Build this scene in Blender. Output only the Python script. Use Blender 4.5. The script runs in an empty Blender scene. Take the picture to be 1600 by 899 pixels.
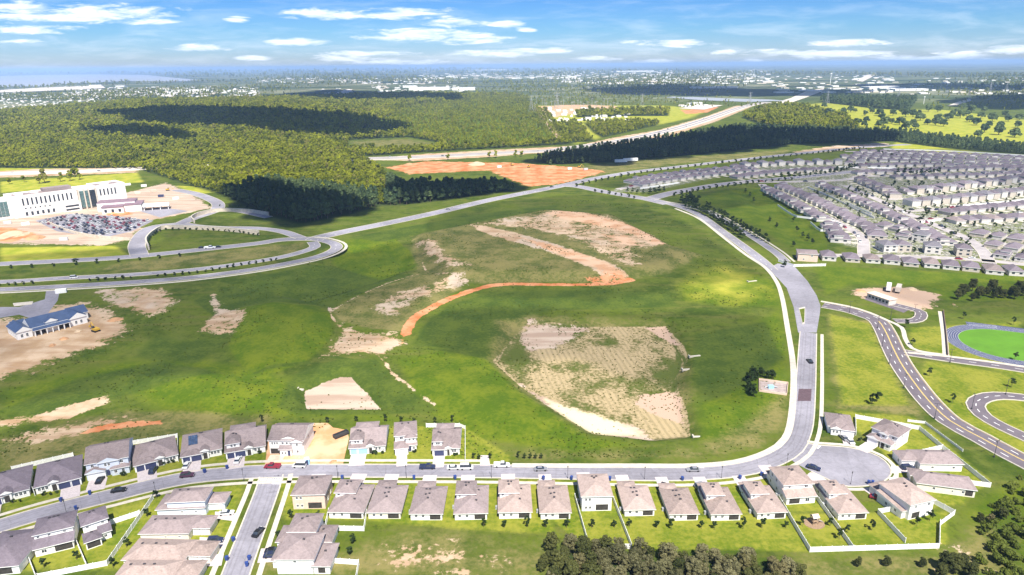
import bpy, math, random
import numpy as np
from mathutils import Matrix, Vector
R = math.radians
S = bpy.context.scene
COL = S.collection
rng = random.Random(7)
nr = np.random.default_rng(7)

# ------------------------------------------------------------------ camera
CAM_H = 135.0
PITCH, ROLL, LENS = 18.04, -0.55, 24.0
cam_d = bpy.data.cameras.new('camera'); cam = bpy.data.objects.new('camera', cam_d); COL.objects.link(cam)
cam_d.lens = LENS; cam_d.sensor_width = 36; cam_d.clip_start = 1; cam_d.clip_end = 400000
CM = Matrix.Rotation(R(90 - PITCH), 4, 'X') @ Matrix.Rotation(R(ROLL), 4, 'Z')
cam.matrix_world = Matrix.Translation((0, 0, CAM_H)) @ CM
S.camera = cam
FPX = 1600 * LENS / 36
M3 = np.array(CM.to_3x3())
def G(px, py, z=0.0):
    """point of the land seen at photograph pixel (px, py)"""
    d = M3 @ np.array([px - 800, -(py - 449.5), -FPX])
    if d[2] > -1e-4: d[2] = -1e-4
    t = (z - CAM_H) / d[2]
    return (float(d[0] * t), float(d[1] * t))
def GP(pts): return [G(*p) for p in pts]
def to_px(x, y, z=0):
    v = np.stack([np.asarray(x, float), np.asarray(y, float), np.full(np.shape(x), -CAM_H + z, float)], -1) @ M3
    zz = np.minimum(v[..., 2], -1e-3)
    return 800 - v[..., 0] / zz * FPX, 449.5 + v[..., 1] / zz * FPX

# ------------------------------------------------------------------ light, sky, exposure
SUN_EL, SUN_AZ = 56.0, 168.0            # azimuth clockwise from +Y (the view direction)
sd = Vector((math.sin(R(SUN_AZ)) * math.cos(R(SUN_EL)), math.cos(R(SUN_AZ)) * math.cos(R(SUN_EL)), math.sin(R(SUN_EL))))
sun_d = bpy.data.lights.new('sun', 'SUN'); sun = bpy.data.objects.new('sun', sun_d); COL.objects.link(sun)
sun_d.energy = 5.0; sun_d.angle = R(0.5); sun_d.color = (1.0, 0.95, 0.87)
sun.rotation_euler = sd.to_track_quat('Z', 'Y').to_euler(); sun.location = (0, -50, 300)
S.view_settings.view_transform = 'Standard'; S.view_settings.look = 'None'
S.view_settings.exposure = 0.92; S.view_settings.gamma = 1
S.cycles.volume_bounces = 1; S.cycles.max_bounces = 5; S.cycles.transparent_max_bounces = 12
S.cycles.use_adaptive_sampling = True; S.cycles.use_denoising = True

class NT:
    """small helper to write node trees"""
    def __init__(s, tree): s.t = tree; s.n = tree.nodes; s.l = tree.links
    def N(s, kind, **kw):
        n = s.n.new(kind); ins = kw.pop('ins', {})
        for k, v in kw.items(): setattr(n, k, v)
        for k, v in ins.items(): s.set(n, k, v)
        return n
    def set(s, n, k, v):
        i = n.inputs[k]
        if hasattr(v, 'is_output') or isinstance(v, bpy.types.NodeSocket): s.l.new(v, i)
        else:
            if isinstance(v, tuple) and len(v) == 3 and i.type == 'RGBA': v = (*v, 1)
            i.default_value = v
    def mix(s, f, a, b, blend='MIX'):
        n = s.N('ShaderNodeMix', data_type='RGBA', blend_type=blend)
        s.set(n, 0, f); s.set(n, 6, a); s.set(n, 7, b); return n.outputs[2]
    def math(s, op, a, b=0.0, c=0.0, clamp=False):
        n = s.N('ShaderNodeMath', operation=op, use_clamp=clamp); s.set(n, 0, a); s.set(n, 1, b)
        if op in ('MULTIPLY_ADD', 'SMOOTH_MIN', 'SMOOTH_MAX', 'COMPARE'): s.set(n, 2, c)
        return n.outputs[0]
    def mr(s, v, a, b, c=0.0, d=1.0):
        n = s.N('ShaderNodeMapRange', interpolation_type='SMOOTHSTEP'); s.set(n, 0, v)
        for i, q in enumerate((a, b, c, d)): s.set(n, i + 1, q)
        return n.outputs[0]
    def noise(s, vec, scale, detail=4, rough=.55, dist=0.0, out=0):
        n = s.N('ShaderNodeTexNoise'); s.set(n, 'Vector', vec); s.set(n, 'Scale', scale); s.set(n, 'Detail', detail)
        s.set(n, 'Roughness', rough); s.set(n, 'Distortion', dist); return n.outputs[out]
    def vec(s, v, sc=(1, 1, 1), rot=(0, 0, 0), loc=(0, 0, 0)):
        n = s.N('ShaderNodeMapping'); s.set(n, 'Vector', v); n.inputs['Scale'].default_value = sc
        n.inputs['Rotation'].default_value = rot; n.inputs['Location'].default_value = loc; return n.outputs[0]

W = bpy.data.worlds.new('World'); S.world = W; W.use_nodes = True
t = NT(W.node_tree); t.n.clear()
out = t.N('ShaderNodeOutputWorld'); bg = t.N('ShaderNodeBackground'); t.l.new(bg.outputs[0], out.inputs[0])
sky = t.N('ShaderNodeTexSky', sky_type='NISHITA'); sky.sun_disc = False; sky.sun_elevation = R(SUN_EL)
sky.sun_rotation = R(SUN_AZ); sky.altitude = 0; sky.air_density = 1.0; sky.dust_density = .3; sky.ozone_density = 2.0
tc = t.N('ShaderNodeTexCoord'); sep = t.N('ShaderNodeSeparateXYZ'); t.l.new(tc.outputs['Generated'], sep.inputs[0])
up = sep.outputs[2]
tint = t.N('ShaderNodeValToRGB'); t.set(tint, 0, t.math('MULTIPLY', up, 5.0, clamp=True))
cr = tint.color_ramp; cr.elements[0].position = 0.0; cr.elements[0].color = (.64, .76, 1.08, 1)
cr.elements[1].position = .45; cr.elements[1].color = (.23, .50, 1.0, 1)
e = cr.elements.new(.1); e.color = (.48, .70, 1.12, 1)
e = cr.elements.new(.22); e.color = (.34, .62, 1.04, 1)
e = cr.elements.new(1.0); e.color = (.22, .45, .88, 1)
blue = t.mix(1.0, sky.outputs[0], tint.outputs[0], 'MULTIPLY')
# cumulus sheet: direction projected on a level plane, so the clouds foreshorten towards the horizon
den = t.math('MAXIMUM', up, .012)
cx = t.math('DIVIDE', sep.outputs[0], den); cy = t.math('DIVIDE', sep.outputs[1], den)
cmb = t.N('ShaderNodeCombineXYZ'); t.l.new(cx, cmb.inputs[0]); t.l.new(cy, cmb.inputs[1])
fine = t.noise(t.vec(cmb.outputs[0], (.62, .34, 1), loc=(1.2, .4, 0)), 1.0, 7, .58, .25)
gen = t.mr(t.math('ADD', t.math('MULTIPLY', t.noise(t.vec(cmb.outputs[0], (.16, .11, 1), loc=(3.1, 1.7, 0)), 1.0, 2, .5), .55), t.math('MULTIPLY', fine, .62)), .60, .70)
# the fair-weather clouds that stand low over the horizon: direction (tan azimuth, tan elevation) and size of each
fy = t.math('MAXIMUM', sep.outputs[1], .001); uu = t.math('DIVIDE', sep.outputs[0], fy); vv = t.math('DIVIDE', up, fy)
def sky_dir(px, py):
    d = M3 @ np.array([px - 800, -(py - 449.5), -FPX]); return d[0] / d[1], d[2] / d[1]
best = None
for cx_, cy_, rx_, ry_ in [(110, 22, 175, 17), (30, 10, 60, 10), (50, 46, 75, 9), (225, 34, 60, 7), (370, 30, 22, 7), (315, 75, 55, 7), (395, 91, 34, 6), (465, 66, 52, 8), (505, 22, 62, 11), (620, 22, 85, 12), (650, 55, 100, 13), (740, 60, 60, 12), (715, 36, 50, 9), (790, 38, 30, 7),
                           (820, 47, 18, 5), (775, 84, 90, 8), (840, 80, 60, 7), (1060, 68, 62, 8), (980, 66, 18, 4), (1025, 97, 34, 6), (1135, 82, 26, 5), (1175, 97, 22, 6), (1210, 83, 55, 7), (1330, 68, 60, 8), (1300, 85, 90, 9), (1420, 92, 90, 8), (1500, 88, 60, 9), (1580, 78, 50, 9), (1520, 99, 80, 8), (540, 92, 60, 6), (620, 97, 80, 6), (30, 65, 40, 5), (560, 84, 90, 6), (1340, 100, 90, 6), (930, 92, 45, 5)]:
    u0, v0 = sky_dir(cx_, cy_); ru, rv = rx_ / FPX * 1.02, ry_ / FPX * .80
    a1 = t.math('DIVIDE', t.math('SUBTRACT', uu, u0), ru); b1 = t.math('DIVIDE', t.math('SUBTRACT', vv, v0), rv)
    q = t.math('SUBTRACT', 1.0, t.math('MULTIPLY_ADD', a1, a1, t.math('MULTIPLY', b1, b1)))
    best = q if best is None else t.math('MAXIMUM', best, q)
uv = t.N('ShaderNodeCombineXYZ'); t.l.new(uu, uv.inputs[0]); t.l.new(vv, uv.inputs[1])
puff = t.noise(t.vec(uv.outputs[0], (20, 130, 1)), 1.0, 7, .64, .4)
low = t.mr(t.math('ADD', t.math('MAXIMUM', best, -1.5), t.math('MULTIPLY', t.math('SUBTRACT', puff, .5), 4.2)), -.1, 1.2)
mask = t.math('MAXIMUM', t.math('MULTIPLY', low, t.mr(sep.outputs[1], 0, .1)), t.math('MULTIPLY', gen, t.mr(up, .10, .18)))
veil = t.mr(t.noise(t.vec(uv.outputs[0], (9, 60, 1), loc=(4, 4, 0)), 1.0, 5, .6, .4), .42, .75, 0, .38)
mask = t.math('MAXIMUM', mask, t.math('MULTIPLY', veil, t.mr(up, .0, .07, 1, .5)))
fine = puff
ccol = t.mix(t.mr(fine, .5, .75), (8.6, 9.4, 10.4), (10.2, 10.3, 10.5))
t.set(bg, 0, t.mix(mask, blue, ccol)); t.set(bg, 1, .07)

# ------------------------------------------------------------------ materials
MATS = {}
def mat(name, col, rough=.85, var=.12, scale=1.0, metal=0.0, bump=0.0, spec=.3, coord='Object', emit=None):
    if name in MATS: return MATS[name]
    m = bpy.data.materials.new(name); m.use_nodes = True; t = NT(m.node_tree)
    b = t.n['Principled BSDF']; tc = t.N('ShaderNodeTexCoord')
    n = t.noise(tc.outputs[coord], scale, 5, .6)
    f = t.mr(n, .3, .7, 1 - var, 1 + var)
    c = t.mix(1.0, (*col, 1), f, 'MULTIPLY')
    t.set(b, 'Base Color', c); b.inputs['Roughness'].default_value = rough
    b.inputs['Metallic'].default_value = metal; b.inputs['Specular IOR Level'].default_value = spec
    if bump:
        bp = t.N('ShaderNodeBump'); bp.inputs['Strength'].default_value = bump; t.set(bp, 'Height', n)
        t.l.new(bp.outputs[0], b.inputs['Normal'])
    MATS[name] = m; return m
def objpos(t):
    g = t.N('ShaderNodeNewGeometry'); return g.outputs['Position']
def roof_mat(name, col):
    m = bpy.data.materials.new(name); m.use_nodes = True; t = NT(m.node_tree); b = t.n['Principled BSDF']
    tc = t.N('ShaderNodeTexCoord'); oi = t.N('ShaderNodeObjectInfo')
    sp = t.N('ShaderNodeSeparateXYZ'); t.l.new(tc.outputs['Object'], sp.inputs[0])
    row = t.math('FRACT', t.math('MULTIPLY', sp.outputs[2], 9.0))
    cell = t.N('ShaderNodeTexVoronoi'); t.set(cell, 'Vector', t.vec(tc.outputs['Object'], (2.2, 2.2, 6))); cell.inputs['Scale'].default_value = 1
    cn = t.N('ShaderNodeSeparateColor'); t.l.new(cell.outputs['Color'], cn.inputs[0])
    n = t.noise(tc.outputs['Object'], .35, 4, .6)
    v = t.math('ADD', t.math('MULTIPLY', cn.outputs[0], .22), t.math('MULTIPLY', n, .35))
    v = t.math('ADD', v, t.mr(row, .8, 1, .56, .44))
    v = t.math('ADD', v, t.math('MULTIPLY', oi.outputs['Random'], .30))
    st = t.noise(t.vec(tc.outputs['Object'], (.9, .9, .15)), 1.0, 4, .6)
    v = t.math('ADD', v, t.mr(st, .4, .75, .04, -.14))
    t.set(b, 'Base Color', t.mix(1.0, (*col, 1), v, 'MULTIPLY')); b.inputs['Roughness'].default_value = .95
    b.inputs['Specular IOR Level'].default_value = .12
    MATS[name] = m; return m
def leaf_mat(name, dark, light, dry=None):
    m = bpy.data.materials.new(name); m.use_nodes = True; t = NT(m.node_tree); b = t.n['Principled BSDF']
    at = t.N('ShaderNodeAttribute', attribute_name='tone'); oi = t.N('ShaderNodeObjectInfo')
    f = t.math('ADD', t.math('MULTIPLY', at.outputs['Fac'], .6), t.math('MULTIPLY', oi.outputs['Random'], .45))
    pn = t.noise(objpos(t), .02, 3, .6)
    f = t.math('ADD', f, t.mr(pn, .3, .7, -.26, .34), clamp=True)
    c = t.mix(f, (*dark, 1), (*light, 1))
    if dry: c = t.mix(t.mr(oi.outputs['Random'], .82, 1.0, 0, .7), c, (*dry, 1))
    t.set(b, 'Base Color', c); b.inputs['Roughness'].default_value = .7; b.inputs['Specular IOR Level'].default_value = .2
    tr = t.N('ShaderNodeBsdfTranslucent'); t.set(tr, 0, c)
    ms = t.N('ShaderNodeMixShader'); ms.inputs[0].default_value = .38
    t.l.new(b.outputs[0], ms.inputs[1]); t.l.new(tr.outputs[0], ms.inputs[2])
    t.l.new(ms.outputs[0], t.n['Material Output'].inputs[0]); MATS[name] = m; return m
def asphalt_mat(name, col):
    m = bpy.data.materials.new(name); m.use_nodes = True; t = NT(m.node_tree); b = t.n['Principled BSDF']; p = objpos(t)
    v = t.mr(t.noise(p, .03, 3, .6), .35, .65, .84, 1.12); v = t.math('MULTIPLY', v, t.mr(t.noise(p, .5, 5, .65), .35, .65, .92, 1.08))
    vo = t.N('ShaderNodeTexVoronoi', feature='DISTANCE_TO_EDGE'); t.set(vo, 'Vector', t.vec(p, (1, 1, 1))); vo.inputs['Scale'].default_value = .11
    v = t.math('MULTIPLY', v, t.mr(vo.outputs['Distance'], .0, .012, .78, 1.0))
    pv_ = t.N('ShaderNodeTexVoronoi'); t.set(pv_, 'Vector', p); pv_.inputs['Scale'].default_value = .035
    sc_ = t.N('ShaderNodeSeparateColor'); t.l.new(pv_.outputs['Color'], sc_.inputs[0]); v = t.math('MULTIPLY', v, t.mr(sc_.outputs[0], 0, 1, .93, 1.06))
    t.set(b, 'Base Color', t.mix(1.0, (*col, 1), v, 'MULTIPLY')); b.inputs['Roughness'].default_value = .95; b.inputs['Specular IOR Level'].default_value = .2
    MATS[name] = m
def glass_mat(name, col, rough=.12):
    m = mat(name, col, rough, .3, .8, 0, 0, .6); return m

roof_mat('roof_grey', (.24, .195, .19)); roof_mat('roof_tan', (.325, .255, .225)); roof_mat('roof_slate', (.16, .135, .155))
roof_mat('roof_dark', (.17, .16, .18))
mat('wall_white', (.80, .78, .74), .9, .06, .7); mat('wall_cream', (.74, .68, .56), .9, .06, .7)
mat('wall_estate', (.56, .53, .49), .9, .08, .7); mat('wall_estate_tan', (.47, .42, .355), .9, .08, .7); mat('wall_blue', (.58, .63, .70), .9, .05, .7); mat('wall_beige', (.62, .55, .46), .9, .06, .7)
mat('wall_pink', (.66, .50, .40), .9, .06, .7); mat('wall_grey', (.50, .50, .50), .9, .06, .7)
mat('trim_white', (.82, .81, .78), .6, .05); mat('vent_dark', (.06, .055, .06), .6)
glass_mat('glass_dark', (.035, .045, .06)); glass_mat('glass_green', (.10, .17, .17)); glass_mat('glass_blue', (.05, .08, .14))
mat('garage_white', (.78, .78, .77), .5, .05, 2); mat('garage_navy', (.045, .055, .12), .45, .1, 2)
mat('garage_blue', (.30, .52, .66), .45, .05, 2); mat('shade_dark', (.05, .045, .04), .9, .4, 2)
asphalt_mat('asphalt', (.255, .245, .275)); mat('concrete', (.50, .455, .375), .9, .12, .6)
mat('driveway', (.50, .44, .43), .9, .12, 1.2); mat('vinyl', (.84, .83, .80), .45, .04, 1)
mat('post_dark', (.05, .05, .055), .5); mat('bin_blue', (.03, .06, .22), .4); mat('rubber', (.02, .02, .02), .8)
mat('bark', (.14, .10, .07), .95, .3, 3); mat('mulch', (.50, .42, .24), .95, .3, 3); mat('wood', (.28, .19, .12), .8, .2, 3)
mat('steel', (.42, .43, .44), .5, .1, 1, .3); mat('paint_white', (.80, .80, .78), .7, .1, 1); mat('paint_yellow', (.75, .55, .15), .7, .1, 1)
leaf_mat('leaf_oak', (.030, .044, .012), (.15, .155, .045), (.24, .20, .10))
leaf_mat('leaf_wood', (.060, .090, .006), (.40, .42, .020), (.24, .21, .07))
leaf_mat('leaf_pine', (.040, .080, .040), (.15, .20, .070)); leaf_mat('leaf_small', (.018, .034, .012), (.05, .085, .02))
leaf_mat('leaf_olive', (.07, .075, .03), (.27, .25, .12)); leaf_mat('leaf_silver', (.10, .10, .06), (.30, .28, .19)); leaf_mat('leaf_lime', (.07, .10, .014), (.17, .20, .03))

# ------------------------------------------------------------------ mesh helpers
class MB:
    def __init__(s): s.v = []; s.f = []; s.m = []
    def face(s, idx, m=0): s.f.append(tuple(idx)); s.m.append(m)
    def add(s, vs, fs, m=0):
        o = len(s.v); s.v += [tuple(p) for p in vs]
        for f in fs: s.face([i + o for i in f], m)
    def box(s, x0, x1, y0, y1, z0, z1, m=0, bottom=False, M=None):
        vs = [(x0, y0, z0), (x1, y0, z0), (x1, y1, z0), (x0, y1, z0), (x0, y0, z1), (x1, y0, z1), (x1, y1, z1), (x0, y1, z1)]
        if M: vs = [tuple(M @ Vector(v)) for v in vs]
        fs = [(0, 1, 5, 4), (1, 2, 6, 5), (2, 3, 7, 6), (3, 0, 4, 7), (4, 5, 6, 7)]
        if bottom: fs.append((3, 2, 1, 0))
        s.add(vs, fs, m)
    def tube(s, p, q, r0, r1=None, n=6, m=0, cap=True):
        r1 = r0 if r1 is None else r1; p = Vector(p); q = Vector(q); d = (q - p).normalized()
        a = d.orthogonal().normalized(); b = d.cross(a); vs = []
        for c, r in ((p, r0), (q, r1)):
            for i in range(n):
                w = 2 * math.pi * i / n; vs.append(tuple(c + a * (r * math.cos(w)) + b * (r * math.sin(w))))
        fs = [(i, (i + 1) % n, n + (i + 1) % n, n + i) for i in range(n)]
        if cap: fs += [tuple(range(n, 2 * n)), tuple(reversed(range(n)))]
        s.add(vs, fs, m)
    def prism(s, poly, z0, z1, m=0):
        n = len(poly); s.add([(x, y, z0) for x, y in poly] + [(x, y, z1) for x, y in poly],
                            [tuple(range(n, 2 * n))] + [(i, (i + 1) % n, n + (i + 1) % n, n + i) for i in range(n)], m)
    def mesh(s, name, mats):
        me = bpy.data.meshes.new(name); me.from_pydata(s.v, [], s.f)
        for k in mats: me.materials.append(MATS[k] if isinstance(k, str) else k)
        if len(mats) > 1: me.polygons.foreach_set('material_index', s.m)
        me.update(); return me
def ccw(poly):
    a = sum(poly[i - 1][0] * poly[i][1] - poly[i][0] * poly[i - 1][1] for i in range(len(poly)))
    return poly if a > 0 else poly[::-1]
def link(name, me, parent=None, loc=(0, 0, 0), rz=0.0, scale=None):
    o = bpy.data.objects.new(name, me); COL.objects.link(o)
    if parent is not None: o.parent = parent
    o.location = loc
    if rz: o.rotation_euler = (0, 0, rz)
    if scale is not None: o.scale = scale if isinstance(scale, tuple) else (scale,) * 3
    return o
def tag(o, label=None, cat=None, group=None, kind=None):
    if label: o['label'] = label
    if cat: o['category'] = cat
    if group: o['group'] = group
    if kind: o['kind'] = kind
    return o
def thing(name, label, cat, loc=(0, 0, 0), rz=0.0, group=None):
    o = bpy.data.objects.new(name, None); o.empty_display_size = .5; COL.objects.link(o)
    o.location = loc; o.rotation_euler = (0, 0, rz); return tag(o, label, cat, group)
def copy_thing(root, loc, rz=0.0, scale=None, label=None, group=None):
    r = root.copy(); COL.objects.link(r); r.location = loc; r.rotation_euler = (0, 0, rz)
    if scale is not None: r.scale = scale if isinstance(scale, tuple) else (scale,) * 3
    if label: r['label'] = label
    if group: r['group'] = group
    for ch in root.children:
        c = ch.copy(); COL.objects.link(c); c.parent = r
        for g in ch.children:
            d = g.copy(); COL.objects.link(d); d.parent = c
    return r
def structure(name, mb, mats, z=0): return tag(link(name, mb.mesh(name, mats), None, (0, 0, z)), kind='structure')

def smooth(pts, step=6.0):
    """Catmull-Rom through world points, resampled"""
    P = [np.array(p, float) for p in pts]; P = [2 * P[0] - P[1]] + P + [2 * P[-1] - P[-2]]; o = []
    for i in range(1, len(P) - 2):
        a, b, c, d = P[i - 1:i + 3]; n = max(2, int(np.linalg.norm(c - b) / step))
        for k in range(n):
            u = k / n; o.append(.5 * (2 * b + (c - a) * u + (2 * a - 5 * b + 4 * c - d) * u * u + (-a + 3 * b - 3 * c + d) * u ** 3))
    o.append(P[-2]); return np.array(o)
def normals(L):
    d = np.gradient(L, axis=0); d /= np.linalg.norm(d, axis=1)[:, None] + 1e-9; return np.stack([-d[:, 1], d[:, 0]], 1)
def strip(mb, L, a, b, z, h=0.0, m=0, closed=False):
    """ribbon between the offsets a<b to the left of line L; h>0 gives it a solid section"""
    L = np.asarray(L); N_ = normals(L); A = L + N_ * a; B = L + N_ * b; n = len(L)
    vs = [(x, y, z + h) for x, y in B] + [(x, y, z + h) for x, y in A]; fs = [(n + i, n + i + 1, i + 1, i) for i in range(n - 1)]
    if h:
        vs += [(x, y, z) for x, y in B] + [(x, y, z) for x, y in A]
        fs += [(i, i + 1, 2 * n + i + 1, 2 * n + i) for i in range(n - 1)] + [(3 * n + i, 3 * n + i + 1, n + i + 1, n + i) for i in range(n - 1)]
        fs += [(0, 2 * n, 3 * n, n), (2 * n - 1, 4 * n - 1, 3 * n - 1, n - 1)]
    mb.add(vs, fs, m)
def dashes(mb, L, off, w, z, on=3.0, gap=6.0):
    L = np.asarray(L); s = np.concatenate([[0], np.cumsum(np.linalg.norm(np.diff(L, axis=0), axis=1))]); N_ = normals(L); q = 0
    while q + on < s[-1]:
        P = [np.array([np.interp(q + t_, s, (L + N_ * off)[:, 0]), np.interp(q + t_, s, (L + N_ * off)[:, 1])]) for t_ in (0, on)]
        d = P[1] - P[0]; d /= np.linalg.norm(d) + 1e-9; n = np.array([-d[1], d[0]]) * w / 2
        mb.add([(*(P[0] - n), z), (*(P[1] - n), z), (*(P[1] + n), z), (*(P[0] + n), z)], [(0, 1, 2, 3)]); q += on + gap
def inpoly(x, y, poly):
    x = np.asarray(x); y = np.asarray(y); r = np.zeros(x.shape, bool); n = len(poly)
    for i in range(n):
        x0, y0 = poly[i - 1]; x1, y1 = poly[i]
        if y0 == y1: continue
        c = ((y0 > y) != (y1 > y)) & (x < (x1 - x0) * (y - y0) / (y1 - y0) + x0); r ^= c
    return r
def segdist(x, y, pts, closed):
    d = np.full(x.shape, 1e18); n = len(pts)
    for i in range(0 if closed else 1, n):
        ax, ay = pts[i - 1]; bx, by = pts[i]; ex, ey = bx - ax, by - ay; L2 = ex * ex + ey * ey + 1e-9
        u = np.clip(((x - ax) * ex + (y - ay) * ey) / L2, 0, 1); d = np.minimum(d, (x - ax - u * ex) ** 2 + (y - ay - u * ey) ** 2)
    return np.sqrt(d)
# ------------------------------------------------------------------ the ground
# zones: channel, feather (m), strength inside, outline (photograph pixels, laid onto the land), or a trail with its half width
Z = []
def zone(ch, feather, dens, pts, half=0.0): Z.append((ch, feather, dens, GP(pts), half))
zone('sand', 16, .84, [(-60, 610), (0, 596), (50, 578), (115, 557), (165, 540), (205, 518), (195, 500), (160, 480), (130, 472), (90, 475), (30, 500), (-60, 490)])
zone('sand', 9, .62, [(130, 450), (262, 447), (285, 470), (262, 490), (230, 500), (160, 480)])
zone('sand', 5, .59, [(322, 460), (342, 457), (350, 480), (396, 482), (386, 505), (370, 528), (298, 521), (326, 492)])
zone('pale', 1.5, .93, [(473, 605), (530, 582), (548, 582), (597, 634), (478, 632)])
zone('sand', 9, .66, [(514, 490), (528, 500), (560, 514), (620, 518), (632, 520), (640, 538), (618, 548), (604, 570), (590, 560), (545, 557), (505, 563), (482, 571), (498, 548), (522, 526)])
for tr in ([(588, 552), (602, 568), (612, 582), (640, 607), (678, 635)], [(517, 488), (545, 470), (600, 445), (640, 432), (668, 427)],
           [(660, 410), (668, 425), (700, 432), (735, 447)], [(514, 480), (520, 500), (532, 512)]): zone('sand', 2.2, .88, tr, .75)
zone('clay', 3.0, .95, [(634, 522), (645, 500), (670, 483), (712, 463), (760, 448), (800, 444), (870, 445), (945, 444), (985, 438)], 3.1)
zone('clay', 8, .62, [(900, 436), (985, 430), (990, 440), (920, 446)])
zone('clay', 6, .66, [(618, 522), (634, 515), (642, 524), (632, 545), (622, 540)])
zone('sand', 8, .57, [(640, 376), (690, 382), (700, 405), (770, 430), (700, 428), (655, 400)])
zone('sand', 8, .54, [(560, 490), (620, 500), (660, 470), (760, 440), (700, 430), (600, 460)])
zone('basin', 3, 1.0, [(800, 520), (826, 498), (925, 503), (1040, 503), (1070, 540), (1075, 560), (1058, 580), (1060, 603), (1075, 640), (1080, 675), (1025, 680), (925, 668), (870, 632), (810, 592), (770, 560)])
zone('pale', 7, .78, [(822, 498), (925, 503), (918, 510), (882, 528), (870, 538), (832, 542), (804, 524)])
zone('pale', 4, .86, [(808, 588), (835, 602), (880, 620), (940, 640), (1000, 655), (1030, 681), (925, 672), (866, 638)])
zone('cream', 10, .95, [(850, 612), (900, 628), (960, 645), (1010, 668), (925, 672), (872, 640)])
zone('pink', 4, .80, [(1000, 605), (1045, 600), (1060, 603), (1075, 640), (1070, 655), (1030, 640), (985, 622)])
zone('pink', 3, .80, [(1000, 503), (1042, 503), (1068, 540), (1045, 528), (1020, 512)])
zone('sand', 5, .68, [(-40, 658), (60, 645), (140, 620), (178, 614), (176, 630), (110, 658), (20, 668), (-40, 672)])
zone('clay', 3, .75, [(118, 680), (150, 664), (200, 657), (256, 656), (258, 663), (190, 671), (130, 680)])
zone('sand', 10, .53, [(-40, 690), (60, 660), (200, 635), (250, 655), (120, 690), (0, 715)])
zone('lot', 1.5, 1.0, [(430, 662), (512, 661), (520, 668), (543, 672), (545, 685), (536, 726), (414, 729), (418, 690)])
zone('sand', 4, .66, [(672, 905), (676, 882), (740, 884), (770, 905)])
zone('sand', 9, .54, [(560, 845), (600, 830), (800, 850), (860, 880), (800, 899), (600, 899)])
zone('sand', 8, .56, [(1460, 850), (1500, 845), (1530, 880), (1600, 890), (1600, 905), (1440, 900)])
zone('clay', 14, .78, [(598, 262), (660, 252), (800, 254), (900, 261), (952, 268), (885, 287), (822, 293), (760, 267), (640, 273)])
zone('sand', 10, .9, [(555, 250), (660, 241), (760, 235), (900, 228), (960, 215), (1030, 203), (1100, 183), (1150, 165), (1180, 165), (1120, 190), (1040, 215), (900, 235), (760, 246), (650, 252)])
zone('sand', 12, .9, [(-60, 271), (60, 264), (215, 262), (215, 270), (60, 276), (-60, 280)])
zone('pink', 7, .72, [(1325, 460), (1332, 450), (1400, 447), (1450, 455), (1474, 461), (1464, 482), (1440, 490), (1400, 484), (1355, 470)])
zone('sand', 5, .55, [(1474, 470), (1520, 478), (1480, 483)])
zone('sand', 8, .85, [(1235, 238), (1300, 228), (1380, 223), (1400, 228), (1350, 232), (1270, 240)])
zone('pale', 8, .75, [(-60, 345), (60, 335), (200, 300), (260, 285), (300, 300), (335, 325), (240, 345), (205, 375), (160, 385), (-60, 380)])
zone('clay', 8, .66, [(-60, 352), (30, 355), (70, 366), (20, 380), (-60, 378)])
zone('clay', 6, .62, [(150, 330), (200, 322), (215, 335), (170, 342)])
zone('conc', 12, 1.0, [(1215, 300), (1260, 262), (1340, 238), (1640, 243), (1640, 415), (1545, 412), (1380, 398), (1310, 380), (1290, 345)])
zone('conc', 8, .62, [(945, 300), (990, 283), (1050, 272), (1200, 256), (1330, 250), (1340, 262), (1150, 272), (1010, 302)])
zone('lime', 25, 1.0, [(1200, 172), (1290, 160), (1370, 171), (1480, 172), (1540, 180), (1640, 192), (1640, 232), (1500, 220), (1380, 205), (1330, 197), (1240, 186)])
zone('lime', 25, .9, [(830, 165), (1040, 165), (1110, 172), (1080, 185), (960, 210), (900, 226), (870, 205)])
zone('peach', 14, .62, [(835, 166), (900, 163), (960, 165), (990, 172), (900, 178), (862, 186), (850, 180)])
zone('sand', 8, .9, [(832, 168), (838, 168), (880, 218), (872, 220)])
zone('clay', 10, .6, [(1060, 172), (1130, 166), (1110, 176), (1070, 180)])
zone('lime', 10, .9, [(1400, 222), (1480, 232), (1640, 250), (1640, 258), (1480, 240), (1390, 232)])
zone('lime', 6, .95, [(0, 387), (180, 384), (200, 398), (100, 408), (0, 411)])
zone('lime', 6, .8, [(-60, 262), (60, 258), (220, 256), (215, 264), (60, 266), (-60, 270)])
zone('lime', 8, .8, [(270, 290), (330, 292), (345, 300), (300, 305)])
zone('dry', 30, .8, [(540, 221), (640, 217), (690, 226), (640, 231), (560, 229)])
zone('dry', 12, .7, [(880, 262), (1000, 250), (1200, 236), (1240, 232), (1230, 242), (1050, 258), (900, 280)])
zone('dry', 10, .75, [(200, 408), (400, 385), (480, 378), (470, 395), (380, 408), (220, 425), (130, 425)])
zone('dry', 5, .85, [(640, 370), (745, 350), (850, 330), (960, 338), (1050, 385), (1100, 398), (1040, 430), (960, 442), (800, 442), (700, 445), (560, 492), (525, 490), (600, 455), (650, 425)])
zone('dry', 8, .7, [(770, 500), (826, 492), (1050, 498), (1080, 560), (1090, 680), (1020, 690), (900, 675), (790, 600), (760, 560)])
zone('dry', 8, .75, [(1180, 640), (1240, 600), (1235, 660), (1190, 705), (1080, 720), (800, 722), (800, 705), (1080, 700)])
zone('dry', 8, .6, [(530, 850), (620, 815), (860, 840), (880, 899), (560, 899)])
zone('dry', 5, .8, [(1440, 570), (1600, 590), (1600, 618), (1530, 622), (1500, 650)])
zone('dry', 5, .7, [(1290, 490), (1370, 500), (1400, 580), (1470, 680), (1420, 650), (1300, 640)])
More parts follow.
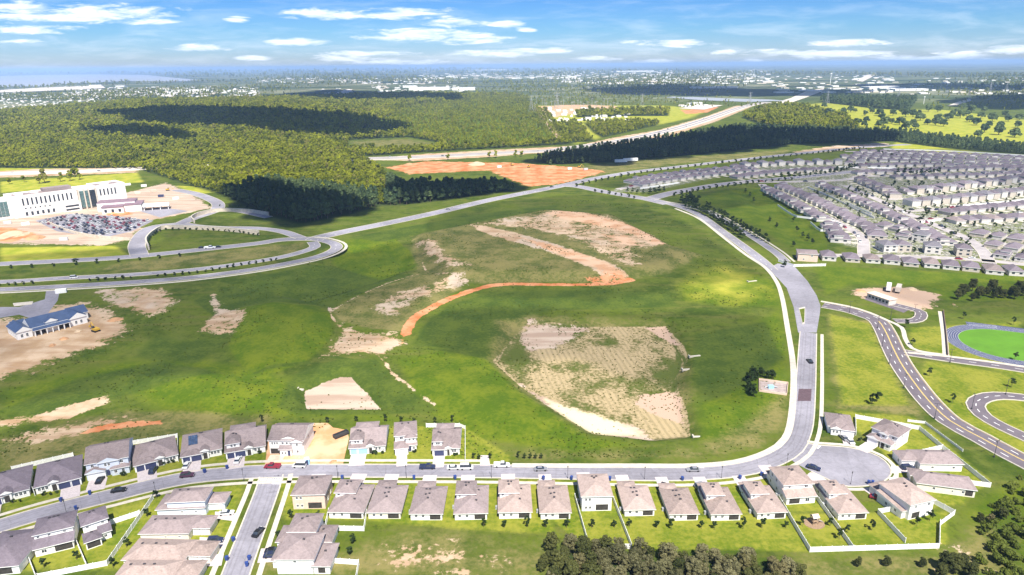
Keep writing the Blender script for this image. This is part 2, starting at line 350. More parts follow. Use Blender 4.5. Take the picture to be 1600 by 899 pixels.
zone('dry', 5, .9, [(0, 690), (180, 640), (420, 650), (420, 668), (200, 692), (0, 740)])
zone('lush', 10, .8, [(0, 610), (200, 560), (330, 560), (460, 590), (470, 640), (600, 645), (780, 700), (540, 655), (380, 655), (200, 690), (260, 650), (180, 610), (0, 650)])
zone('lush', 10, 1.0, [(1060, 445), (1110, 425), (1170, 428), (1215, 440), (1225, 480), (1120, 478), (1070, 470)])  # brighter grass colour, also painting in the sun patch here
zone('lush', 8, .9, [(1100, 560), (1220, 480), (1235, 560), (1225, 640), (1160, 690), (1090, 690), (1090, 600)])
zone('lush', 6, .9, [(1270, 415), (1380, 420), (1600, 432), (1600, 470), (1480, 470), (1440, 448), (1330, 445), (1290, 462)])
zone('lush', 8, .8, [(1120, 298), (1200, 292), (1290, 345), (1300, 395), (1240, 395), (1190, 360), (1090, 310)])
zone('lawn', 6, .75, [(1440, 560), (1620, 590), (1620, 740), (1560, 705), (1480, 650), (1430, 590)])
zone('lawn', 6, .62, [(1285, 485), (1370, 505), (1400, 570), (1440, 640), (1300, 640)])
zone('lawn', 6, .7, [(1410, 510), (1600, 500), (1620, 600), (1480, 560), (1420, 545)])
zone('dry', 8, .8, [(400, 866), (860, 850), (900, 905), (400, 905)])
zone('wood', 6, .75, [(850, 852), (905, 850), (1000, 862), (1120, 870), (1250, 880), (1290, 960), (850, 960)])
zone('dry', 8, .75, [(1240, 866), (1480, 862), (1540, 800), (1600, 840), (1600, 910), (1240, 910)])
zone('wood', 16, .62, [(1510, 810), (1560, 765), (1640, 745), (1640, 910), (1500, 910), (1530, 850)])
zone('lush', 6, .8, [(1500, 800), (1560, 760), (1640, 740), (1640, 910), (1500, 910), (1530, 850)])
zone('lawn', 4, 1.0, [(860, 810), (1480, 800), (1480, 850), (1270, 862), (990, 858), (900, 845)])
zone('lawn', 5, .85, [(500, 800), (860, 806), (880, 840), (600, 820)])
zone('lawn', 5, .8, [(430, 750), (1240, 745), (1290, 740), (1330, 800), (900, 815), (440, 815)])
zone('lawn', 5, .85, [(1300, 640), (1430, 650), (1550, 750), (1510, 790), (1420, 800), (1390, 720)])
zone('lawn', 6, .7, [(0, 800), (240, 760), (390, 752), (380, 830), (330, 899), (0, 899)])
zone('lawn', 4, .8, [(0, 740), (200, 690), (420, 665), (420, 730), (300, 745), (0, 815)])
zone('lawn', 4, .8, [(545, 665), (725, 665), (800, 712), (800, 728), (545, 728)])
FOREST_A = GP([(-160, 262), (-160, 190), (60, 172), (200, 160), (400, 155), (640, 148), (820, 150), (850, 175), (885, 215), (890, 226), (740, 234), (640, 240), (562, 245), (596, 268), (620, 293), (690, 296), (740, 295), (785, 294), (812, 299), (760, 304), (700, 313), (625, 321), (596, 322), (520, 341), (470, 350), (410, 335), (350, 306), (290, 288), (215, 264)])
YOUNG = GP([(560, 208), (600, 185), (640, 166), (760, 151), (830, 150), (872, 205), (884, 222), (740, 231), (700, 232), (690, 214), (600, 211)])
CLEARING = GP([(540, 232), (545, 219), (640, 215), (690, 224), (680, 232), (600, 236)])
FOREST_B = GP([(835, 252), (870, 243), (1000, 225), (1100, 211), (1160, 203), (1240, 207), (1400, 210), (1500, 222), (1660, 238), (1660, 246), (1480, 232), (1390, 221), (1240, 226), (1100, 241), (950, 254), (860, 258)])
FOREST_C = GP([(864, 194), (903, 191), (930, 221), (886, 224)])
FOREST_F = GP([(912, 192), (1030, 190), (1028, 196), (940, 216), (925, 206)])
FOREST_G = GP([(900, 178), (990, 175), (1045, 174), (1045, 181), (980, 182), (900, 184)])
FOREST_D = GP([(1160, 184), (1200, 168), (1240, 166), (1320, 185), (1345, 205), (1190, 197)])
FOREST_E = GP([(1280, 158), (1430, 160), (1420, 173), (1370, 170), (1290, 161)])
FORESTS = [('oak', FOREST_A), ('pine', FOREST_B), ('oak', FOREST_C), ('oak', FOREST_F), ('oak', FOREST_G), ('oak', FOREST_D), ('pine', FOREST_E)]
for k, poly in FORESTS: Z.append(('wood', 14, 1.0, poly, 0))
CUT = [('wood', CLEARING), ('wood', YOUNG)]
zone('lush', 20, .9, [(560, 208), (600, 185), (640, 166), (760, 151), (830, 150), (872, 205), (884, 222), (740, 231), (690, 220)])
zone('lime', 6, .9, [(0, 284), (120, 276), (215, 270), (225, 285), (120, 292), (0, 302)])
for nm_, fe_, de_, pl_ in (
    ('sand', 5, .82, [(733, 359), (760, 361), (810, 373), (870, 390), (930, 411), (990, 436), (945, 441), (900, 420), (850, 401), (800, 387), (750, 371)]),
    ('sand', 12, .56, [(690, 352), (760, 352), (850, 336), (900, 332), (960, 345), (1030, 372), (1050, 394), (1000, 400), (1010, 430), (960, 425), (880, 380), (800, 366)]),
    ('peach', 7, .70, [(850, 340), (880, 333), (930, 342), (985, 357), (1022, 368), (1052, 395), (1020, 392), (990, 378), (950, 366), (900, 356), (870, 348)]),
    ('peach', 5, .70, [(800, 376), (870, 391), (930, 412), (990, 437), (950, 440), (905, 420), (850, 400)]),
    ('peach', 6, .62, [(925, 372), (985, 376), (1010, 395), (970, 392)]),
    ('lush', 4, 1.0, [(530, 377), (612, 368), (645, 398), (658, 420), (600, 430), (560, 428), (520, 405)]),
    ('deep', 5, .9, [(300, 470), (400, 432), (520, 408), (600, 431), (645, 431), (540, 468), (516, 484), (490, 478), (430, 472), (380, 480), (340, 500)]),
    ('lush', 3, 1.0, [(384, 482), (430, 474), (500, 482), (516, 492), (520, 525), (502, 548), (478, 568), (420, 590), (380, 580), (356, 545)]),
    ('deep', 3, .8, [(540, 372), (660, 350), (745, 335), (880, 318), (860, 330), (745, 350), (645, 366), (600, 378)]),
    ('dry', 3, 1.0, [(522, 488), (542, 470), (602, 446), (665, 430), (722, 450), (655, 492), (628, 518), (570, 512), (530, 500)]),
    ('deep', 6, .85, [(640, 540), (662, 506), (700, 476), (770, 456), (950, 452), (1050, 460), (1060, 480), (860, 486), (825, 495), (790, 525), (765, 560), (700, 546)]),
    ('lush', 5, 1.0, [(622, 562), (690, 548), (762, 562), (830, 622), (920, 684), (1000, 696), (900, 706), (720, 684), (650, 625)]),
    ('deep', 4, .75, [(470, 575), (530, 560), (592, 560), (618, 590), (692, 645), (600, 650), (470, 650), (430, 640), (445, 600)]),
    ('deep', 6, .75, [(1085, 520), (1200, 500), (1230, 560), (1180, 600), (1090, 640), (1078, 600), (1075, 560)]),
    ('deep', 8, .8, [(0, 640), (120, 590), (260, 560), (360, 590), (300, 600), (200, 620), (60, 660)]),
    ('deep', 8, .7, [(240, 520), (300, 530), (380, 510), (356, 545), (300, 575), (200, 560)]),
    ('lime', 34, .68, [(1060, 430), (1120, 402), (1165, 412), (1205, 440), (1212, 470), (1150, 478), (1075, 470), (1050, 448)])): zone(nm_, fe_, de_, pl_)  # last zone: sunlit patch painted partly as paler, yellower grass
for tr, hw in (([(400, 587), (440, 577), (482, 568)], 1.2), ([(520, 558), (560, 566), (592, 590), (625, 622), (650, 642)], 1.5), ([(832, 497), (800, 484), (765, 456)], 1.2), ([(645, 372), (655, 410), (700, 434)], 2.0), ([(760, 560), (700, 548), (640, 545)], 1.0)): zone('deep', 2.5, .95, tr, hw)  # shade in the field creases, painted as thin dark grass lines
# basins and banks: outline, rise (m), width of the slope (m)
RELIEF = [(GP([(790, 500), (925, 498), (1050, 500), (1078, 560), (1070, 600), (1088, 680), (1020, 686), (920, 674), (800, 600), (765, 560)]), -2.2, 9),
          (GP([(463, 603), (530, 576), (552, 576), (610, 638), (468, 638)]), -1.6, 6),
          (GP([(385, 482), (430, 474), (490, 480), (518, 492), (520, 525), (480, 565), (420, 590), (380, 580), (355, 545)]), 2.4, 16),
          (GP([(540, 385), (620, 382), (650, 415), (600, 436), (540, 455), (480, 470), (430, 460)]), -2.6, 14),
          (GP([(645, 372), (745, 352), (850, 332), (960, 340), (1050, 388), (1090, 400), (1040, 428), (960, 438), (800, 438), (700, 440)]), 3.0, 14),
          (GP([(620, 600), (700, 560), (780, 600), (860, 660), (800, 690), (720, 660)]), 1.8, 25),
          (GP([(1150, 300), (1200, 300), (1275, 345), (1280, 380), (1240, 380)]), -2.0, 14),
          (GP([(180, 590), (330, 575), (440, 600), (430, 640), (300, 640)]), 2.0, 25)]
def ground_z(x, y):
    x = np.asarray(x, float); y = np.asarray(y, float); z = np.zeros(x.shape)
    for poly, h, wd in RELIEF:
        px_ = [p[0] for p in poly]; py_ = [p[1] for p in poly]
        k = (x > min(px_) - wd) & (x < max(px_) + wd) & (y > min(py_) - wd) & (y < max(py_) + wd)
        if not k.any(): continue
        d = segdist(x[k], y[k], poly, True); d[~inpoly(x[k], y[k], poly)] *= -1
        u = np.clip((d + wd * .35) / wd, 0, 1); z[k] += 1.5 * h * u * u * (3 - 2 * u)
    return z
def gz(x, y): return float(ground_z(np.array([x]), np.array([y]))[0])

ang = np.concatenate([np.linspace(-46, 46, 640), np.linspace(48, 312, 60)[0:]])
ang = np.radians(np.sort(ang)); na = len(ang)
rad = np.concatenate([np.linspace(6, 138, 7), np.geomspace(140, 1200, 430), np.geomspace(1208, 6000, 70), np.geomspace(6300, 160000, 24)])
AA, RR = np.meshgrid(ang, rad); gx = (np.sin(AA) * RR).ravel(); gy = (np.cos(AA) * RR).ravel()
gx = np.append(gx, 0); gy = np.append(gy, 0); gzv = ground_z(gx, gy)
nrw = len(rad); i0 = (np.arange(nrw - 1)[:, None] * na + np.arange(na)[None, :]); j0 = np.roll(i0, -1, axis=1)
quads = np.stack([i0, i0 + na, j0 + na, j0], -1).reshape(-1, 4)
cen = len(gx) - 1; tris = [(int(i), int((i + 1) % na), cen) for i in range(na)]
gme = bpy.data.meshes.new('ground'); nq = len(quads)
gme.vertices.add(len(gx)); gme.vertices.foreach_set('co', np.stack([gx, gy, gzv], 1).ravel())
loops = np.concatenate([quads[:, ::-1].ravel(), np.array(tris)[:, ::-1].ravel()])
gme.loops.add(len(loops)); gme.loops.foreach_set('vertex_index', loops.astype(np.int32))
gme.polygons.add(nq + na)
gme.polygons.foreach_set('loop_start', np.concatenate([np.arange(nq) * 4, nq * 4 + np.arange(na) * 3]).astype(np.int32))
gme.polygons.foreach_set('loop_total', np.concatenate([np.full(nq, 4), np.full(na, 3)]).astype(np.int32))
gme.update(calc_edges=True)
gme.polygons.foreach_set('use_smooth', np.ones(nq + na, bool))
CH = ['cream', 'peach', 'deep', 'basin', 'sand', 'clay', 'pale', 'pink', 'lot', 'conc', 'lime', 'dry', 'lush', 'lawn', 'wood']
chan = {c: np.zeros(len(gx)) for c in CH}
def zone_value(poly, feather, dens, half):
    xs = [p[0] for p in poly]; ys = [p[1] for p in poly]; mg = feather + half + 1
    k = np.nonzero((gx > min(xs) - mg) & (gx < max(xs) + mg) & (gy > min(ys) - mg) & (gy < max(ys) + mg))[0]
    if not len(k): return k, None
    if half: d = half - segdist(gx[k], gy[k], [tuple(q) for q in smooth(poly, 4)], False)
    else:
        d = segdist(gx[k], gy[k], poly, True); d[~inpoly(gx[k], gy[k], poly)] *= -1
    return k, np.clip(d / feather * .5 + .5, 0, 1) * dens
for ch, fe, de, poly, half in Z:
    k, v = zone_value(poly, fe, de, half)
    if v is not None: chan[ch][k] = np.maximum(chan[ch][k], v)
for ch, poly in CUT:
    k, v = zone_value(poly, 14, 1.0, 0); chan[ch][k] = np.minimum(chan[ch][k], 1 - v)
for c in CH:
    a = gme.attributes.new(c, 'FLOAT', 'POINT'); a.data.foreach_set('value', chan[c].astype(np.float32))

gm = bpy.data.materials.new('ground'); gm.use_nodes = True; t = NT(gm.node_tree); b = t.n['Principled BSDF']
pos = objpos(t)
n1 = t.noise(pos, .016, 4, .6, .6); n2 = t.noise(pos, .07, 5, .62); n3 = t.noise(pos, .6, 5, .65); n4 = t.noise(t.vec(pos, (.02, .14, 1)), 1.0, 4, .6)
col = t.mix(t.mr(n1, .38, .62), (.044, .074, .007), (.098, .130, .012))
col = t.mix(t.mr(n2, .42, .68), col, (.100, .122, .020))
col = t.mix(t.mr(n4, .48, .7, 0, .6), col, (.135, .130, .034))
col = t.mix(t.mr(n3, .5, .68, 0, .45), col, (.028, .048, .008))
def at(c): return t.N('ShaderNodeAttribute', attribute_name=c).outputs['Fac']
def thr(c, amp=.5, lo=.46, hi=.54, nn=None, n_off=0):
    """zone edge broken up by noise"""
    nn = nn if nn is not None else n23
    return t.mr(t.math('ADD', at(c), t.math('MULTIPLY', t.math('SUBTRACT', nn, .5), amp)), lo, hi)
n5 = t.noise(pos, .2, 6, .68, .4)
nrag = t.math('ADD', t.math('MULTIPLY', n2, .35), t.math('ADD', t.math('MULTIPLY', n3, .25), t.math('MULTIPLY', n5, .40)))
n23 = t.math('ADD', t.math('MULTIPLY', n2, .55), t.math('MULTIPLY', n3, .45))
col = t.mix(t.mr(n5, .52, .66, 0, .42), col, (.022, .040, .006)); col = t.mix(t.mr(n5, .46, .36, 0, .5), col, (.125, .140, .026))
soft = dict(lo=.28, hi=.72)
col = t.mix(thr('lush', .5, **soft), col, t.mix(t.mr(n23, .4, .62), (.058, .102, .005), (.120, .150, .010)))
col = t.mix(thr('deep', .4, .36, .6), col, t.mix(t.mr(n23, .4, .62), (.044, .074, .010), (.084, .114, .015)))
col = t.mix(t.math('MULTIPLY', thr('dry', .9, **soft), .8), col, t.mix(t.mr(n23, .38, .6), (.070, .088, .020), (.22, .185, .070)))
col = t.mix(thr('lawn', .4, .4, .6), col, t.mix(t.mr(n23, .36, .62), (.090, .135, .008), (.225, .225, .030)))
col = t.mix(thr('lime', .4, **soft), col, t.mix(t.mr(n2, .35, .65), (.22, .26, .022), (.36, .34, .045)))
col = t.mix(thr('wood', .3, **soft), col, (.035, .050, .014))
cell = t.N('ShaderNodeTexVoronoi'); t.set(cell, 'Vector', pos); cell.inputs['Scale'].default_value = .05
col = t.mix(thr('conc', .35, **soft), col, t.mix(t.mr(n3, .42, .6), (.10, .105, .075), t.mix(t.mr(n5, .46, .54), (.16, .19, .035), (.44, .42, .38))))
sandc = t.mix(t.mr(n2, .35, .65), (.36, .24, .135), (.50, .375, .255))
sandc = t.mix(t.mr(n4, .5, .62, 0, .55), sandc, (.30, .185, .10))
sandc = t.mix(t.mr(n1, .52, .62, 0, .6), sandc, (.46, .38, .30))
clayc = t.mix(t.mr(n2, .35, .65), (.43, .135, .045), (.56, .28, .145))
wv = t.N('ShaderNodeTexWave', wave_type='BANDS', bands_direction='X'); t.set(wv, 'Vector', t.vec(pos, (1, 1, 1), (0, 0, R(-8)))); wv.inputs['Scale'].default_value = .12
wv.inputs['Distortion'].default_value = 1.2; wv.inputs['Detail'].default_value = 3; wv.inputs['Detail Scale'].default_value = 2.0
nb = t.noise(t.vec(pos, (.045, .03, 1), loc=(3, 3, 0)), 1.0, 5, .62)
bc = t.mix(t.mr(t.math('ADD', n3, t.math('MULTIPLY', t.math('SUBTRACT', nb, .5), 1.3)), .36, .62), (.105, .100, .030), (.38, .295, .165))
bc = t.mix(t.math('MULTIPLY', t.mr(wv.outputs['Fac'], .45, .8), t.mr(nb, .44, .62, .0, .26)), bc, (.075, .075, .026))
bc = t.mix(t.mr(nb, .38, .52, .9, 0), bc, (.075, .10, .018))
col = t.mix(thr('basin', .5, .45, .55), col, bc)
col = t.mix(thr('sand', 2.0, .46, .55, nrag), col, sandc)
col = t.mix(thr('peach', 2.2, .44, .56, nrag), col, t.mix(t.mr(n2, .4, .6), (.46, .26, .145), (.56, .38, .25)))
col = t.mix(thr('pale', 2.2, .45, .56, nrag), col, t.mix(t.mr(n4, .4, .6), (.35, .255, .19), (.47, .375, .29)))
col = t.mix(thr('pink', 1.8, .46, .55, nrag), col, (.44, .31, .225))
col = t.mix(thr('clay', 1.5, .46, .55, nrag), col, clayc)
col = t.mix(thr('lot', .3, .47, .54), col, t.mix(t.mr(n2, .4, .6), (.50, .27, .13), (.60, .40, .25)))
col = t.mix(thr('cream', .8, .4, .62, nrag), col, (.68, .58, .36))
# planted rows inside the basin
wv = t.N('ShaderNodeTexWave', wave_type='BANDS', bands_direction='X'); t.set(wv, 'Vector', t.vec(pos, (1, 1, 1), (0, 0, R(8)))); wv.inputs['Scale'].default_value = .16
wv.inputs['Distortion'].default_value = 1.5; wv.inputs['Detail'].default_value = 2
# far country: woods, fields and built-up specks
ln = t.N('ShaderNodeVectorMath', operation='LENGTH'); t.l.new(pos, ln.inputs[0]); dist = ln.outputs['Value']
f1 = t.noise(t.vec(pos, (.00035, .0009, 1)), 1.0, 5, .6); f2 = t.noise(t.vec(pos, (.0012, .003, 1), loc=(9, 4, 0)), 1.0, 6, .65)
f3 = t.noise(t.vec(pos, (.008, .016, 1)), 1.0, 6, .7)
far = t.mix(t.mr(f1, .42, .52), (.024, .042, .022), (.10, .125, .055))
far = t.mix(t.mr(f2, .50, .58), far, (.24, .24, .14))
far = t.mix(t.mr(f3, .42, .62, 0, .65), far, (.018, .032, .016))
spk = t.N('ShaderNodeTexVoronoi'); t.set(spk, 'Vector', pos); spk.inputs['Scale'].default_value = .012
town = t.math('MULTIPLY', t.mr(spk.outputs['Distance'], .12, .2, 1, 0), t.mr(t.noise(t.vec(pos, (.0006, .0016, 1), loc=(2, 7, 0)), 1.0, 3, .6), .50, .60))
far = t.mix(town, far, (.62, .58, .55))
col = t.mix(t.mr(dist, 2300, 3600), col, far)
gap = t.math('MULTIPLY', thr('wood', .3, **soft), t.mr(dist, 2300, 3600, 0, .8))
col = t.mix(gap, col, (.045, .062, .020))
t.set(b, 'Base Color', col); b.inputs['Roughness'].default_value = .95; b.inputs['Specular IOR Level'].default_value = .08
bp = t.N('ShaderNodeBump'); bp.inputs['Strength'].default_value = .5; bp.inputs['Distance'].default_value = .6; t.set(bp, 'Height', n23); t.l.new(bp.outputs[0], b.inputs['Normal'])
gme.materials.append(gm); gobj = bpy.data.objects.new('ground', gme); COL.objects.link(gobj); tag(gobj, kind='structure')

# ------------------------------------------------------------------ roads and pavements
ZR, ZM = .05, .062           # carriageway and markings
def road(name, px, width, kerb=True, walks=(), step=5, z=ZR, m='asphalt', world=None, verge=1.6, wwalk=1.6):
    L = smooth(world if world is not None else GP(px), step); w = width / 2
    mb = MB(); strip(mb, L, -w, w, z); structure(name, mb, [m])
    if kerb:
        k = MB(); strip(k, L, w, w + .45, 0, z + .1); strip(k, L, -w - .45, -w, 0, z + .1); structure('kerb', k, ['concrete'])
    for s in walks:
        a = w + .45 + verge; k = MB(); strip(k, L, a if s > 0 else -a - wwalk, a + wwalk if s > 0 else -a, 0, .09)
        structure('pavement', k, ['concrete'])
    return L
mat('asphalt_new', (.135, .115, .13), .95, .12, .2); mat('highway_concrete', (.56, .50, .42), .9, .08, .1)
MAIN = [(-90, 852), (0, 822), (60, 804), (120, 788), (180, 773), (240, 758), (300, 746), (360, 740), (420, 737), (500, 736), (600, 736), (750, 736.5), (900, 739), (1000, 741), (1060, 741), (1120, 738), (1170, 731), (1210, 717), (1237, 700), (1249, 677), (1255, 650), (1259, 600), (1261, 560), (1263, 520)]
Lmain = road('street', MAIN, 7.6, walks=(-1,), wwalk=1.5)
mb = MB(); strip(mb, smooth(GP(MAIN[:12]), 5), 5.85, 7.35, 0, .09); structure('pavement', mb, ['concrete'])
Lw = smooth(GP([(800, 727.5), (900, 728), (1000, 728), (1080, 728), (1150, 722), (1200, 706), (1226, 686), (1236, 655), (1240, 600), (1238, 560), (1230, 510), (1222, 465), (1213, 440), (1195, 418), (1165, 398), (1130, 371), (1092, 342), (1055, 326)]), 5)
mb = MB(); strip(mb, Lw, -1.3, 1.3, 0, .11); structure('pavement', mb, ['concrete'])
Ls2 = road('street', [(424, 744), (418, 765), (405, 800), (388, 845), (368, 899), (350, 950)], 7.4, walks=(1, -1), z=ZR + .006)
mat('pad_concrete', (.34, .28, .26), .9, .2, .5)
asphalt_mat('asphalt_worn', (.225, .215, .24))
mb = MB()
for L_ in (Lmain, Ls2):
    for a in (-2.6, -1.3, 1.1, 2.4): strip(mb, L_, a - .25, a + .25, ZR + .0115)
structure('tyre_wear', mb, ['asphalt_worn'])
# cul-de-sac bulb
cc = G(1328, 728); cul = [G(1238, 712)] + [(cc[0] + 14.2 * math.cos(w_), cc[1] + 13.2 * math.sin(w_)) for w_ in np.linspace(2.15, -2.15, 40)] + [G(1250, 726)]
cul = ccw([tuple(p) for p in GP([(1262, 694), (1285, 697), (1315, 699), (1345, 704), (1372, 714), (1388, 728), (1391, 741), (1380, 752), (1360, 758), (1335, 760), (1315, 758), (1290, 747), (1268, 737), (1248, 727), (1235, 718)])])
culs = [tuple(p) for p in smooth(cul + [cul[0]], 2)[:-1]]
mb = MB(); mb.add([(x, y, ZR + .012) for x, y in culs], [tuple(range(len(culs)))]); structure('turning_circle', mb, ['asphalt'])
Lc = smooth(GP([(1262, 694), (1285, 697), (1315, 699), (1345, 704), (1372, 714), (1388, 728), (1391, 741), (1380, 752), (1360, 758), (1335, 760), (1315, 758), (1290, 747), (1268, 737)]), 3)
mb = MB(); strip(mb, Lc, 0, .5, 0, .16); structure('kerb', mb, ['concrete'])
mb = MB(); strip(mb, Lc, 1.1, 2.6, 0, .1); structure('pavement', mb, ['concrete'])
# widened junction and twin carriageways north of it
cw = ccw(GP([(1247, 520), (1240, 480), (1229, 450), (1217, 437), (1200, 420), (1215, 412), (1240, 415), (1262, 440), (1276, 462), (1282, 478), (1281, 490), (1276, 520)]))
mb = MB(); mb.add([(x, y, ZR + .02) for x, y in cw], [tuple(range(len(cw)))]); structure('road', mb, ['asphalt'])
La = road('road', [(1206, 422), (1192, 409), (1165, 388), (1130, 363), (1092, 336), (1060, 323), (1030, 315)], 7.5, z=ZR + .026)
Lb = road('road', [(1228, 409), (1208, 392), (1160, 361), (1115, 336), (1088, 326), (1035, 316)], 6.2, walks=(-1, 1)[:1], z=ZR + .03)
Lr2 = road('road', [(1045, 319), (1010, 311), (985, 307), (940, 299), (905, 292), (880, 290)], 15, z=ZR + .036)
Lr2b = road('road', [(1012, 312), (1045, 303), (1080, 296), (1130, 288), (1200, 281), (1250, 277), (1340, 268)], 15, z=ZR + .04)
Lr3 = road('road', [(490, 376), (500, 371), (540, 362), (600, 350), (680, 333), (760, 314), (840, 298), (880, 290), (930, 279), (990, 269), (1050, 262), (1120, 254), (1200, 245), (1270, 238), (1350, 230), (1420, 226)], 14, z=ZR + .044)
Ln = road('highway', [(-90, 441), (0, 441), (100, 435), (200, 430), (300, 422), (380, 412), (440, 402), (475, 393), (492, 386), (488, 378)], 8, z=ZR + .05)
Lsn = road('highway', [(-90, 455), (0, 453), (100, 448), (200, 442), (300, 434), (400, 421), (470, 408), (505, 399), (525, 389), (522, 381), (500, 375), (480, 374)], 8.5, z=ZR + .055)
mb = MB(); strip(mb, Lsn, -8.5, -6.2, 0, .1); structure('pavement', mb, ['concrete'])
Lr5 = road('road', [(-90, 419), (0, 413), (100, 408), (200, 402), (300, 392), (400, 381), (440, 375), (490, 373)], 11, z=ZR + .06)
Lh = road('road', [(218, 400), (214, 382), (226, 363), (245, 354), (280, 350), (300, 342), (335, 330), (341, 320), (330, 312), (305, 303), (275, 297)], 12, z=ZR + .066)
road('road', [(285, 350), (310, 354), (345, 356), (400, 357), (440, 362), (470, 372)], 9, z=ZR + .07)
road('road', [(300, 340), (330, 331), (370, 330), (420, 340)], 8, z=ZR + .074)
road('highway', [(-120, 277), (0, 272), (60, 270), (130, 268), (230, 263), (330, 258)], 36, kerb=False, z=ZR, m='highway_concrete')
Lhw = road('highway', [(480, 254), (560, 249), (650, 246), (750, 241), (850, 236), (880, 233), (960, 222), (1020, 210), (1065, 199), (1110, 185), (1150, 171), (1175, 164), (1200, 160)], 36, kerb=False, z=ZR + .08, m='highway_concrete', step=20)
mb = MB(); strip(mb, Lhw, -9, -3, ZR + .3); strip(mb, Lhw, 4, 12, ZR + .3); structure('carriageway', mb, ['asphalt'])
# crosswalks, stop bars, marked brick crossing
mb = MB()
for k in range(11):
    q = GP([(405 + k * 3.6, 748.5), (407 + k * 3.6, 748.5), (405 + k * 3.6 - 1, 751.5), (403 + k * 3.6 - 1, 751.5)]); mb.add([(x, y, ZM + .02) for x, y in q], [(0, 1, 2, 3)])
for q in ([(425, 755.5), (437, 755.5), (437, 757), (425, 757)], [(1280, 696), (1283, 697), (1278, 702), (1276, 701)]): mb.add([(x, y, ZM + .03) for x, y in GP(q)], [(0, 1, 2, 3)])
structure('road_marking', mb, ['paint_white'])
mat('asphalt_patch', (.10, .065, .075), .9, .2, 1)
mb = MB(); mb.add([(x, y, ZM + .005) for x, y in GP([(1248, 608), (1268, 608), (1267, 627), (1246, 627)])], [(0, 1, 2, 3)]); structure('road_patch', mb, ['asphalt_patch'])
for isl in ([(1248, 482), (1258, 480), (1257, 506), (1254, 508)],):
    q = ccw(GP(isl)); mb = MB(); mb.prism(q, 0, .2); structure('kerb', mb, ['concrete'])
    c = np.mean(q, axis=0); mb = MB(); mb.prism([tuple(c + (np.array(p) - c) * .82) for p in q], .2, .24); structure('verge', mb, [gm])
# school roads with markings
Lsc = road('school_road', [(1286, 477), (1323, 484), (1352, 493), (1372, 502), (1384, 520), (1393, 540), (1405, 564), (1422, 590), (1450, 626), (1484, 658), (1533, 685), (1580, 711), (1640, 742), (1720, 790)], 9.6, z=ZR + .08, m='asphalt_new')
Lsd = road('school_road', [(1412, 551), (1445, 556), (1500, 564), (1560, 572), (1640, 585)], 6.6, z=ZR + .086, m='asphalt_new')
Lse = road('school_road', [(1398, 502), (1425, 502), (1438, 497), (1438, 488), (1424, 483), (1400, 477), (1375, 470)], 5.5, z=ZR + .09, m='asphalt_new')
Lsf = road('school_road', [(1660, 632), (1600, 622), (1560, 619), (1535, 623), (1524, 633), (1536, 650), (1565, 667), (1600, 683), (1660, 712)], 6.2, z=ZR + .094, m='asphalt_new')
for px in ([(1420, 553), (1470, 557.5), (1500, 561), (1560, 569), (1640, 581)], [(1282, 472), (1325, 480), (1355, 489), (1385, 502), (1405, 512), (1411, 530), (1422, 545), (1445, 552), (1475, 556)]):
    mb = MB(); strip(mb, smooth(GP(px), 4), 0, 2.2, 0, .12 + ZR); structure('pavement', mb, ['concrete'])
mb = MB(); strip(mb, smooth(GP([(1470, 487), (1475, 520), (1478, 556)]), 4), -1.4, 1.4, 0, .1); structure('pavement', mb, ['concrete'])
yl = MB(); strip(yl, Lsc[6:], -.1, .1, ZR + .1); strip(yl, Lsc[6:], .25, .4, ZR + .1); strip(yl, Lsc, 4.5, 4.62, ZR + .1); structure('road_marking', yl, ['paint_yellow'])
wl = MB(); dashes(wl, Lsc, -2.4, .28, ZR + .1); dashes(wl, Lsc, 2.5, .28, ZR + .1); dashes(wl, Lsd, 0, .28, ZR + .1); dashes(wl, Lsf, 0, .3, ZR + .11, 2.5, 3); dashes(wl, Lse, 0, .2, ZR + .1, 2, 2)
dashes(wl, La, 0, .2, ZR + .12, 3, 9); dashes(wl, Lr3, -3, .25, ZR + .12, 3, 9); dashes(wl, Lr3, 3, .25, ZR + .12, 3, 9); dashes(wl, Lsn, 0, .25, ZR + .12, 3, 9); dashes(wl, Ln, 0, .25, ZR + .12, 3, 9)
structure('road_marking', wl, ['paint_white'])
# parking lots and yards
def sheet(name, px, z, m): mb = MB(); mb.add([(x, y, z) for x, y in ccw(GP(px))], [tuple(range(len(px)))]); return structure(name, mb, [m])
sheet('car_park', [(55, 345), (110, 334), (180, 338), (240, 345), (205, 362), (160, 372), (90, 362)], .04, 'asphalt')
sheet('car_park', [(218, 330), (250, 324), (295, 330), (250, 340)], .04, 'asphalt')
sheet('car_park', [(-40, 500), (-40, 480), (30, 480), (70, 468), (72, 455), (94, 453), (90, 470), (75, 490), (55, 500), (30, 492), (0, 497), (-10, 515), (-40, 520)], .03, 'asphalt')
sheet('car_park', [(1350, 468), (1356, 464), (1425, 482), (1412, 489)], .04, 'asphalt_new')
for q in ([(20, 474), (52, 471), (50, 476), (22, 479)],):
    sheet('pavement', q, .05, 'concrete')
